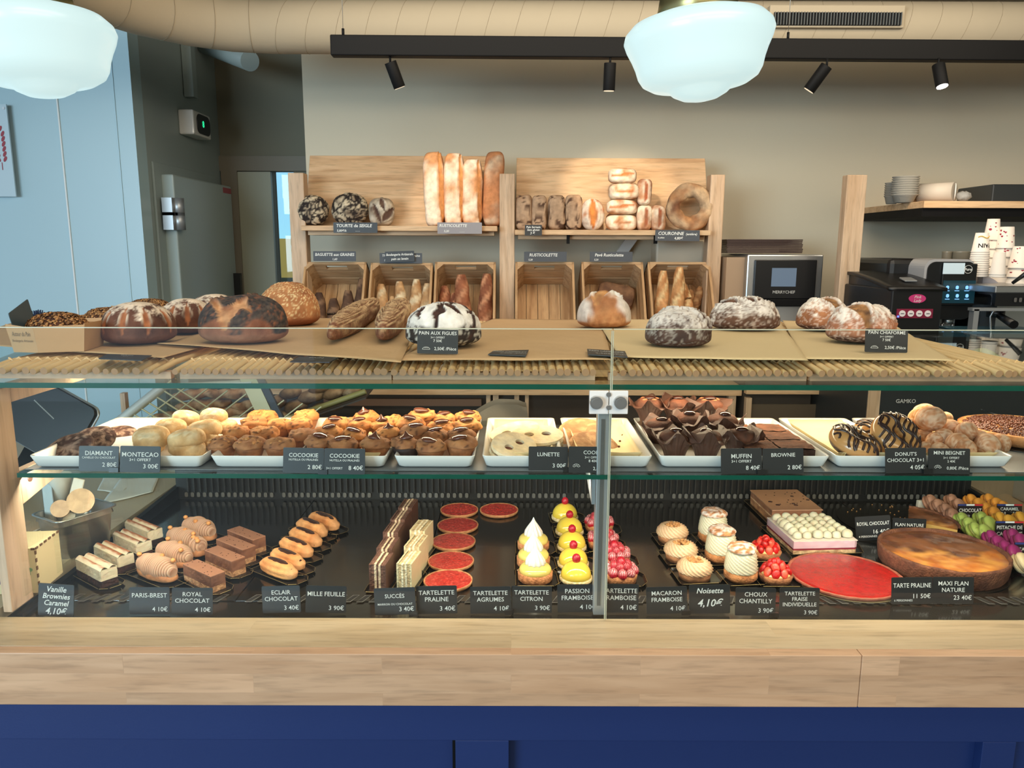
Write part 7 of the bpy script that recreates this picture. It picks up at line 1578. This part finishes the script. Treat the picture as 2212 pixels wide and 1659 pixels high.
for i in range(6):
    px, py = 2047+(i % 3)*21, 621+(i//3)*18; p = atY(px, py, YN-.018); b = B(); rr = 4*sc(p)
    b.prism([(p.x+rr*math.cos(q*.7854)*(1 if q % 2 else .8), p.z+rr*math.sin(q*.7854)) for q in range(8)], 0, .001, map_=lambda x, y, z: Vector((x, YN-.017-z, y))); b.box((p.x, YN-.0175, p.z-rr*1.8), (rr*2.4, .001, rr*.35)); b.build('icon', 'icon', o)
p = atY(2092, 582, YN-.018); b = B(); rr = 8.5*sc(p)
b.tube([(p.x+rr*math.cos(q*.2618), YN-.017, p.z+rr*math.sin(q*.2618)) for q in range(24)], .0009, 5, closed=True); text_b(b, 'Puro', rr*.95, p.x, p.z-rr*.3, bold=.03, map_=lambda x, y: Vector((x, YN-.017, y))); b.build('round_logo', 'chalk', o)
a = atY(2014, 690, YN+.1); c = atY(2066, 690, YN+.1); b = B(); b.box(((a.x+c.x)/2, YN+.12, (ZR+a.z)/2+.01), (c.x-a.x, .02, a.z-ZR+.04)); b.build('splash_back', 'steel2', t)
p = atY(2046, 700, YN+.03); b = B(); b.cyl((p.x, p.y, zb2_+.004), (p.x, p.y, zb2_-.02), .02, 20); b.cyl((p.x-.02, p.y, zb2_-.018), (p.x-.02, p.y, zb2_-.035), .006, 12); b.cyl((p.x+.02, p.y, zb2_-.018), (p.x+.02, p.y, zb2_-.035), .006, 12); b.build('outlet', 'steel', t)
# ---- third machine: curved grey arm ----
t = thing('brewing_machine', 'black machine with a curved light grey hood beside the touch screen', 'coffee machine', (0, 0, 0))
Y3 = 3.02; ctr = atY(2118, 650, Y3); R_ = atY(2168, 650, Y3).x-ctr.x
b = B(); n = 18; out = [(ctr.x+R_*math.sin(q/n*2.1), ctr.z+R_*1.05*math.cos(q/n*2.1)) for q in range(n+1)]; inn = [(ctr.x+R_*.62*math.sin(q/n*2.1), ctr.z+R_*.62*math.cos(q/n*2.1)) for q in range(n+1)]
for q in range(n):
    b.prism([out[q], inn[q], inn[q+1], out[q+1]], Y3, Y3+.2, map_=lambda x, y, z: Vector((x, z, y)))
b.build('curved_hood', mat('light grey hood', C(188, 180, 182), .35), t)
b = B(); b.box((ctr.x+R_*.2, Y3+.11, (ctr.z+ZR)/2), (R_*1.0, .18, ctr.z+R_*.5-ZR)); b.build('body', 'blackp', t, bevel=.01)
# ---- espresso machine ----
t = thing('espresso_machine', 'steel espresso machine at the right edge with black handles', 'espresso machine', (0, 0, 0))
YE = 2.72
pbox('top_tray', 2150, 618, 2330, 634, YE+.05, .42, 'steel', t, .004)
o = pbox('control_panel', 2150, 634, 2330, 662, YE+.04, .02, 'blackp', t)
for i in range(4):
    p = atY(2194+i*11, 648, YE+.035); b = B(); b.prism(rounded(.010, .016, .003, 2), 0, .001, map_=lambda x, y, z: Vector((x+p.x, YE+.037-z, y+p.z))); b.build('button', 'ventgrey', o)
pbox('body', 2150, 662, 2330, 730, YE+.22, .25, 'steel', t)
pbox('frame_post', 2101, 668, 2112, 738, YE+.02, .03, 'steel2', t); pbox('frame_bar', 2101, 666, 2330, 672, YE+.02, .03, 'steel2', t)
p = atY(2190, 672, YE); b = B(); b.cyl((p.x, YE+.1, p.z), (p.x, YE+.1, p.z-.03), .03, 24); b.cyl((p.x, YE+.09, p.z-.02), (p.x-.02, YE-.04, p.z-.045), .011, 14, r2=.015); b.build('group_handle', 'blackp', t)
p = atY(2145, 690, YE+.05); b = B(); b.tube([(p.x, p.y, p.z+.04), (p.x-.01, p.y, p.z+.01), (p.x-.006, p.y, p.z-.03), (p.x+.004, p.y, p.z-.07)], .004, 8); b.build('steam_wand', 'steel', t)
p0 = atY(2100, 702, YE); b = B(); b.box((p0.x+.16, YE+.12, p0.z-.03), (.32, .22, .006)); b.build('drip_grid', mat('blue lit steel', C(100, 150, 170), .25, .6), t)
p = atY(2200, 600, YE+.1); b = B(); b.cyl((p.x-.02, YE+.1, p.z-.02), (p.x+.015, YE+.06, p.z+.03), .006, 10, r2=.009); b.build('lever', 'blackp', t)
b = B()
def cloth(u, v): x = (u-.5)*.15; y = (v-.5)*.08; return (x, y, .012+.035*abs(math.sin(u*5.5+v*2))*math.sin(math.pi*min(1, max(0, v)))**.5*math.sin(math.pi*u)**.4)
p = atY(2140, 744, 2.62); b.grid(cloth, 30, 16, thick=.002)
tag(b.build('green_cloth', mat('olive green cloth', C(140, 152, 78), .9, bump=.4, bscale=120), None, (p.x+.03, 2.74, ZR)), 'crumpled olive green cloth lying before the espresso machine', 'cloth')
# ---- paper cups ----
def cup(x, y, z, r, h, label, hearts, group, txt=None, sd=0):
    t = thing('paper_cup', label, 'cup', (x, y, z), 0, group)
    b = B(); b.lathe([(r, 0), (r*1.06, .001), (r*1.06, .004), (r, .005), (r*.74, h), (r*.70, h), (r*.68, h-.004), (0, h-.004)], 32); b.build('cup_body', 'cupw', t)
    if hearts:
        b = B(); rnd = random.Random(sd)
        for i in range(12):
            a_ = -math.pi/2+rnd.uniform(-1.4, 1.4); zz = rnd.uniform(.2, .95)*h; rr = r-(r*.26)*zz/h+.0006; s_ = rnd.choice((.0035, .005, .0022))
            pts = [(s_*16*math.sin(q*.5236)**3/16, s_*(13*math.cos(q*.5236)-5*math.cos(q*1.047)-2*math.cos(q*1.571)-math.cos(q*2.09))/16) for q in range(12)]
            vs = [Vector(((rr)*math.cos(a_+x_/rr), rr*math.sin(a_+x_/rr), zz+y_)) for x_, y_ in pts]; b._add(vs, [tuple(range(12))])
        b.build('heart_print', 'heart', t)
    if txt:
        b = B(); rr = r*.86+.0008
        text_b(b, txt, .022, 0, 0, bold=.02, map_=lambda x_, y_: Vector(((r-(r*.26)*(h*.45-y_)/h+.0009)*math.cos(-math.pi/2-x_/rr), (r-(r*.26)*(h*.45-y_)/h+.0009)*math.sin(-math.pi/2-x_/rr), h*.45-y_))); b.build('lettering', 'blackm', t)
        b = B(); b.tube([((r*.8+.0006)*math.cos(a_*.26-2.6), (r*.8+.0006)*math.sin(a_*.26-2.6), h*.78+.004*math.sin(a_)) for a_ in range(9)], .0018, 5); b.build('yellow_stroke', mat('yellow print', C(222, 176, 60), .5), t)
M['cupw'] = mat('white paper cup', C(232, 224, 214), .6); M['heart'] = mat('red heart print', C(160, 36, 60), .5)
for nm, px, ptop, pbot, w_, Yc, he, tx in (('tall front stack', 2122, 503, 600, 34, 3.0, False, 'PAIN'), ('rear heart printed stack', 2147, 473, 600, 32, 3.14, True, None), ('heart printed stack beside the rear one', 2176, 490, 605, 36, 3.1, True, None), ('low stack at the right edge', 2208, 532, 610, 44, 3.0, True, None), ('small plain stack', 2160, 545, 602, 30, 2.92, False, None)):
    p = atY(px, ptop, Yc); r = w_*sc(p)/2; z1 = p.z; zb_ = max(atY(px, pbot, Yc).z, 1.36); n = 0; h = .085 if not tx else .075; z = z1-h; k = 0
    full = he; zz = z
    lst = [z]; 
    while lst[-1]-.009 > zb_ and len(lst) < 14: lst.append(lst[-1]-(.0085 if not he else .035))
    for k, z in enumerate(lst):
        cup(p.x, p.y, z, r*(1+.02*min(k, 8)), h, 'upturned paper cup, '+('topmost' if k == 0 else '%s from the top' % ['', 'second', 'third', 'fourth', 'fifth', 'sixth', 'seventh', 'eighth', 'ninth', 'tenth', 'eleventh', 'twelfth', '13th', '14th'][k])+' of the '+nm, he and k < 2, 'upturned paper cup stacks', tx if k == 0 else None, int(px)+k)
q0 = atY(2060, 546, 3.3); 
for px, w_ in ((2075, 42), (2045, 20)):
    q = atY(px, 556, 3.25); b = B(); ww = w_*sc(q)/2; b.lathe([(ww*.8, 0), (ww*.95, .01), (ww, .05), (ww*1.05, .055), (ww*.9, .055), (0, .05)], 20); tag(b.build('glass_jar', mat('murky glass jar', C(112, 106, 92), .3) if w_ == 42 else bpy.data.materials['murky glass jar'], None, q-Vector((0, 0, .03))), 'murky %s jar standing on top of the coffee machines' % ('wide' if w_ == 42 else 'narrow'), 'jar', None)
b = B(); b.box((atY(2100, 600, 3.2).x, 3.24, (ZR+1.36)/2+.001), (.56, .16, 1.362-ZR)); tag(b.build('machine_housing', 'blackm'), 'black housing block behind the machines carrying the paper cups', 'housing')

# ================= behind the case, left: lattice crate of baguettes and the loaf pile =================
M['lattice'] = mat('cream plastic lattice', C(206, 204, 168), .5)
YC = 2.45
c0 = atY(238, 925, YC); c1 = atY(352, 836, YC); c2 = atY(545, 826, YC); c3 = atY(612, 925, YC)
t = thing('lattice_crate', 'cream plastic lattice crate of bread leaning behind the glass', 'bread crate', (0, 0, 0))
b = B(); b.tube([c0, c1], .016, 4); b.tube([c1, c2], .010, 4); b.build('crate_rim', mat('pale crate rim', C(202, 206, 200), .4), t)
b = B(); 
for i in range(9):
    u = i/8; s_ = c0+(Vector((atY(560, 980, YC)))-c0)*u; d_ = (c1-c0); b.tube([s_+d_*.15, s_+d_*1.15], .0026, 4)
for i in range(8):
    u = i/7; s_ = c0+(c1-c0)*(.1+u*1.0); d_ = Vector((.30, 0, -.20)); b.tube([s_, s_+d_*1.25], .0032, 4)
b.build('lattice', 'lattice', t)
pl0 = atY(560, 850, YC-.02); b = B(); b.box((pl0.x-.012, YC, pl0.z-.02), (.05, .012, .16), rot=Matrix.Rotation(R(-22), 3, 'Y')); b.build('end_plate', 'lattice', t)
b = B(); b.box((pl0.x+.03, YC, pl0.z-.02), (.022, .014, .18), rot=Matrix.Rotation(R(-24), 3, 'Y')); b.build('dark_strut', mat('dark blue grey strut', C(58, 62, 70), .5), t)
n = 0
for i, (xa, ya, xb, yb, rp) in enumerate(((372, 858, 470, 846, 11), (380, 880, 500, 868, 12), (440, 852, 560, 850, 11), (420, 898, 540, 884, 12), (500, 880, 590, 868, 11), (330, 902, 420, 896, 11), (520, 902, 600, 890, 11))):
    p0 = atY(xa, ya, YC+.09); p1 = atY(xb, yb, YC+.10); mid = (p0+p1)/2; k = sc(p0)
    b = B(); b.tube([p0+(p1-p0)*q/20-mid+Vector((0, 0, .002*math.sin(q))) for q in range(21)], lambda s_: rp*k*max(.15, math.sin(math.pi*(.03+.94*s_))**.4), 14, colf=lambda q, u, ph: mixc(mixc(C(168, 128, 96), C(112, 80, 60), .5+.8*fz(q, 30, i)), C(196, 170, 140), ss(.2, .7, math.sin(u*18+ph))*.7))
    tag(b.build('crated_baguette', 'bread', None, mid), 'dull brown baguette inside the lattice crate, '+('upper left', 'middle left', 'upper right', 'lower middle', 'right', 'lower left', 'lower right')[i], 'baguette', 'baguettes inside the lattice crate')
for i, (px, py, w_, h_) in enumerate(((628, 848, 50, 26), (672, 856, 62, 30), (720, 850, 52, 26), (760, 845, 44, 24), (640, 878, 56, 32), (692, 884, 46, 28), (724, 876, 38, 24), (618, 898, 40, 26), (660, 902, 44, 22), (600, 868, 36, 30), (690, 840, 50, 20))):
    p = atY(px, py, 2.75); k = sc(p); b = B(); b.blob(w_*k/2, .035, h_*k/2, lambda n, q: (.004*nz(q, 30, i), mixc(mixc(C(150, 122, 90), C(104, 82, 60), .5+.8*fz(q, 30, i)), C(180, 160, 130), .6*ss(.1, .5, fz(q, 20, i+5)))), 24, 16, 1, base=False)
    o = tag(b.build('piled_roll', 'bread', None, p), 'brown oval roll in the pile behind the case, '+('top left', 'top middle', 'top right', 'rightmost', 'centre left', 'centre', 'centre right', 'lower left', 'lowest', 'against the strut', 'highest, just under the glass')[i], 'roll', 'rolls piled on the tilted tray behind the case'); o.rotation_euler = (0, R(-14), 0)
a = atY(600, 912, 2.66); c = atY(790, 846, 2.66); t = thing('tilted_tray', 'tilted tray with yellow green front rail under the roll pile', 'tray', (0, 0, 0))
b = B(); b.tube([a, c], .011, 4); b.build('front_rail', mat('yellow green rail', C(140, 136, 84), .5), t)
b = B(); d_ = Vector((0, .2, 0)); b._add([a-Vector((0, 0, .02)), c-Vector((0, 0, .02)), c+d_-Vector((0, 0, .01)), a+d_-Vector((0, 0, .01)), a-Vector((0, 0, .026)), c-Vector((0, 0, .026)), c+d_-Vector((0, 0, .016)), a+d_-Vector((0, 0, .016))], [(0, 1, 2, 3), (7, 6, 5, 4), (0, 4, 5, 1), (1, 5, 6, 2), (2, 6, 7, 3), (3, 7, 4, 0)]); b.build('tray_floor', 'cabdark', t)
# prep table that carries them
zpt = atY(700, 925, 2.7).z; q0 = atY(300, 915, 2.5); q1 = atY(608, 915, 2.5)
b = B(); b.box(((q0.x+q1.x)/2, 2.56, (zpt+atY(400, 914, 2.52).z)/2-.01), (q1.x-q0.x, .16, atY(400, 914, 2.52).z-zpt+.02)); b.build('crate_base', 'lattice', bpy.data.objects['lattice_crate'])
b = B(); b.box((-.62, 2.72, zpt/2-.01), (1.5, .50, zpt-.02)); tag(b.build('prep_table', 'cabdark'), 'dark low table behind the display case under crate and bag', 'table')
# paper bag
p = atY(1066, 918, 2.7); k = sc(p)
b = B(); prof = [(-86, 0), (80, 0), (66, 60), (48, 68), (14, 66), (-50, 44), (-84, 22)]
n = len(prof); vs = [Vector((x*k, 0, z*k)) for x, z in prof]+[Vector((x*k*.96, .07, z*k*.97)) for x, z in prof]
b.grid(lambda u, v: ((-86+166*u)*k*(1-.12*v*(1 if u > .5 else .1)), .03*math.sin(u*7+v*4)*.35-.02*math.sin(math.pi*u), k*v*(30+42*ss(.0, .62, u)-6*ss(.85, 1, u))), 40, 20); b.grid(lambda u, v: ((-86+166*u)*k*(1-.12*v*(1 if u > .5 else .1)), .07+.02*math.sin(math.pi*u), k*v*(30+42*ss(.0, .62, u)-6*ss(.85, 1, u))), 20, 10)
tag(b.build('paper_bag', 'bag', None, (p.x, 2.66, zpt-.02)), 'large crumpled brown paper bag behind the spectacle biscuits', 'paper bag')
# ---- left of the case: side counter, steel container, puzzle box, tablet ----
ZSC = .865
t = thing('side_counter', 'beige side counter to the left of the display case', 'counter', (0, 0, 0))
b = B(); b.box((-1.45, 1.84, ZSC-.012), (1.08, 1.18, .024)); b.build('worktop', mat('beige worktop', C(176, 160, 132), .4, var=.05), t)
b = B(); b.box((-1.45, 1.86, (ZSC-.024)/2), (1.0, 1.12, ZSC-.024)); b.build('carcass', 'blackm', t)
def ongrd(px, py, Z=ZSC): return atZ(px, py, Z)
p = atZ(152, 1215, ZSC); k = sc(p); YC4 = p.y+.07; zt4 = atY(150, 1100, YC4).z
t = thing('steel_container', 'tall steel gastro container holding cones and ladles beside the case', 'container', (p.x-.022, YC4, ZSC))
hh = zt4-ZSC; b = B()
rs = [[(x, y, z) for x, y in rounded(w_, d_, .02, 4)] for w_, d_, z in ((.10, .13, 0), (.115, .15, hh*.6), (.12, .155, hh*.82), (.13, .165, hh*.84), (.125, .16, hh-.004), (.14, .178, hh-.002), (.14, .178, hh), (.126, .16, hh-.001), (.11, .14, .01))]
n = len(rs[0]); b._add([v for r_ in rs for v in r_], [(q*n+i, q*n+(i+1) % n, (q+1)*n+(i+1) % n, (q+1)*n+i) for q in range(len(rs)-1) for i in range(n)]+[tuple(range(n-1, -1, -1)), tuple((len(rs)-1)*n+i for i in range(n))], 0, None, True); o = b.build('pan', 'steel', t); o.rotation_euler = (0, 0, R(-30)); o.scale = (.74, .74, 1)
cp = Vector((p.x-.022, YC4, ZSC+hh))
for i, (dx, dy, tl, ml, lb) in enumerate(((.02, 0, 25, C(214, 176, 138), 'round wafer stack, larger'), (-.012, -.02, 18, C(208, 170, 136), 'round wafer stack, smaller'))):
    b = B(); b.cc = ml
    for q in range(7 if i == 0 else 4): b.cyl((0, q*.005, 0), (0, q*.005+.004, 0), (.026 if i == 0 else .018), 24)
    o = tag(b.build('wafer_stack', 'baked', None, cp+Vector((dx, dy-.01, .012+.01*(i == 0)))), lb+' standing in the steel container', 'wafers'); o.rotation_euler = (R(-20), R(tl), R(20))
for i, (dx, tl) in enumerate(((-.045, -8), (-.005, 14))):
    b = B(); b.box((0, 0, .02), (.024, .004, .12)); o = tag(b.build('scraper' if i == 0 else 'serving_tongs', mat('ivory plastic', C(206, 196, 176), .4) if i else mat('grey metal tool', C(120, 120, 116), .4, .6), None, cp+Vector((dx, -.012, -.01)), bevel=.002), ('grey flat scraper' if i == 0 else 'ivory ribbed tongs')+' standing in the steel container', 'utensil'); o.rotation_euler = (R(-12), R(tl), 0)
b = B(); b.lathe([(.012, -.03), (.02, .02), (.026, .05), (.024, .05)], 18); tag(b.build('plastic_cone', mat('pale grey cone', C(186, 186, 180), .5), None, cp+Vector((-.04, .02, .02))), 'pale grey cone standing in the steel container at the left', 'cone')
# puzzle box
a = atY(86, 1250, 1.42); t = thing('puzzle_box', 'small pale wooden box with coloured puzzle piece print and notched edges', 'box', (a.x+.022, 1.36, ZSC), R(6)); k = sc(a)
b = B(); b.box((0, 0, .0445), (.075, .09, .087)); b.build('box_body', mat('pale plywood', C(218, 200, 156), .6), t)
b = B(); b.cc = C(104, 74, 50)
for i in range(6): b.box((-.034+i*.0136, -.0455, .087), (.007, .002, .004)); b.box((.0378, -.04+i*.016, .087), (.002, .008, .004)); b.box((.0378, -.045, .005+i*.015), (.002, .004, .007)); b.box((-.0378, -.045, .005+i*.015), (.002, .004, .007))
b.build('notched_edge', 'plainc', t)
for i, cc_ in enumerate((C(70, 66, 110), C(196, 70, 66), C(110, 150, 110))):
    b = B(); b.cc = cc_; x_ = (-.022+i*.02); z_ = .028+i*.008; b.box((x_, -.0462, z_), (.015, .001, .014)); b.cyl((x_+.008, -.0455, z_+.003), (x_+.008, -.0468, z_+.003), .0036, 12); b.cyl((x_, -.0455, z_+.008), (x_, -.0468, z_+.008), .0036, 12); b.build('puzzle_print', 'plainc', t)
# papers
for i, (pts, lb) in enumerate((([(218, 1092), (330, 1066), (345, 1030), (262, 1034)], 'creased white paper sheet on the side counter'), ([(210, 1060), (262, 1068), (300, 1030), (225, 1028)], 'second white paper sheet, partly under the first'))):
    q = [ongrd(x, y, ZSC+.0) for x, y in pts]; 
    def fn(u, v, q=q, i=i): p_ = q[0]*(1-u)*(1-v)+q[1]*u*(1-v)+q[2]*u*v+q[3]*(1-u)*v; return (p_.x, p_.y, ZSC+.003-.0016*i+.002*noise.noise(Vector((p_.x*20, p_.y*20, i)))+.008*(1-i)*max(0, u-.6)**2)
    b = B(); b.grid(fn, 16, 12, thick=.0003); tag(b.build('paper_sheet', 'paperw'), lb, 'paper')
# slanted tablet seen from behind
a = atY(95, 905, 1.95); t = thing('till_screen', 'black till screen with bright rounded edge seen from behind at the left', 'screen', (a.x, 1.95, a.z), 0); t.rotation_euler = (R(-20), R(24), R(-14))
b = B(); b.prism(rounded(.24, .17, .02, 5), 0, .012, map_=lambda x, y, z: Vector((x, z, y))); b.build('back_shell', 'blackp', t)
b = B(); pts = [(x, .014, y) for x, y in rounded(.244, .174, .021, 5)]; b.tube(pts, .004, 6, closed=True); b.build('bright_rim', 'steel2', t)
b = B()
for i in range(22): b.box((-.05+.0035*i, -.0008, .03-.0008*i), (.0018, .0006, .003))
b.build('small_print', 'chalkdim', t)
b = B(); b.box((0, .03, -.13), (.04, .03, .12)); b.build('stand', 'blackm', t)
b = B(); b.tube([atY(45, 1160, 1.5)+Vector((-.05, 0, 0)), atY(70, 1150, 1.5), atY(92, 1140, 1.55), atY(110, 1128, 1.6)], .0022, 8); 
for i_ in range(len(b.v)): b.v[i_] = (b.v[i_][0], b.v[i_][1], max(ZSC+.002, b.v[i_][2]))
tag(b.build('white_cable', 'white'), 'thin white cable curling on the side counter', 'cable')
# right of the case
p = atY(2180, 1075, 1.9); b = B(); b.box((1.45, 1.8, .85), (.4, .9, .03)); tag(b.build('right_counter', mat('brown worktop', C(140, 116, 94), .5)), 'brown worktop to the right of the display case', 'counter')
b = B(); b.box((1.38, 1.78, .905), (.16, .22, .075)); tag(b.build('grey_carton', mat('grey brown carton', C(126, 110, 96), .6)), 'grey brown carton just right of the display case', 'box')
# wall behind the visitor, with the shop window opening at the left
wallbox('wall_front', (1.6, -3.25, 1.31), (6.2, .1, 2.62), 'wall')
wallbox('wall_front_header', (-3.4, -3.25, 2.5), (3.8, .1, .24), 'wall')
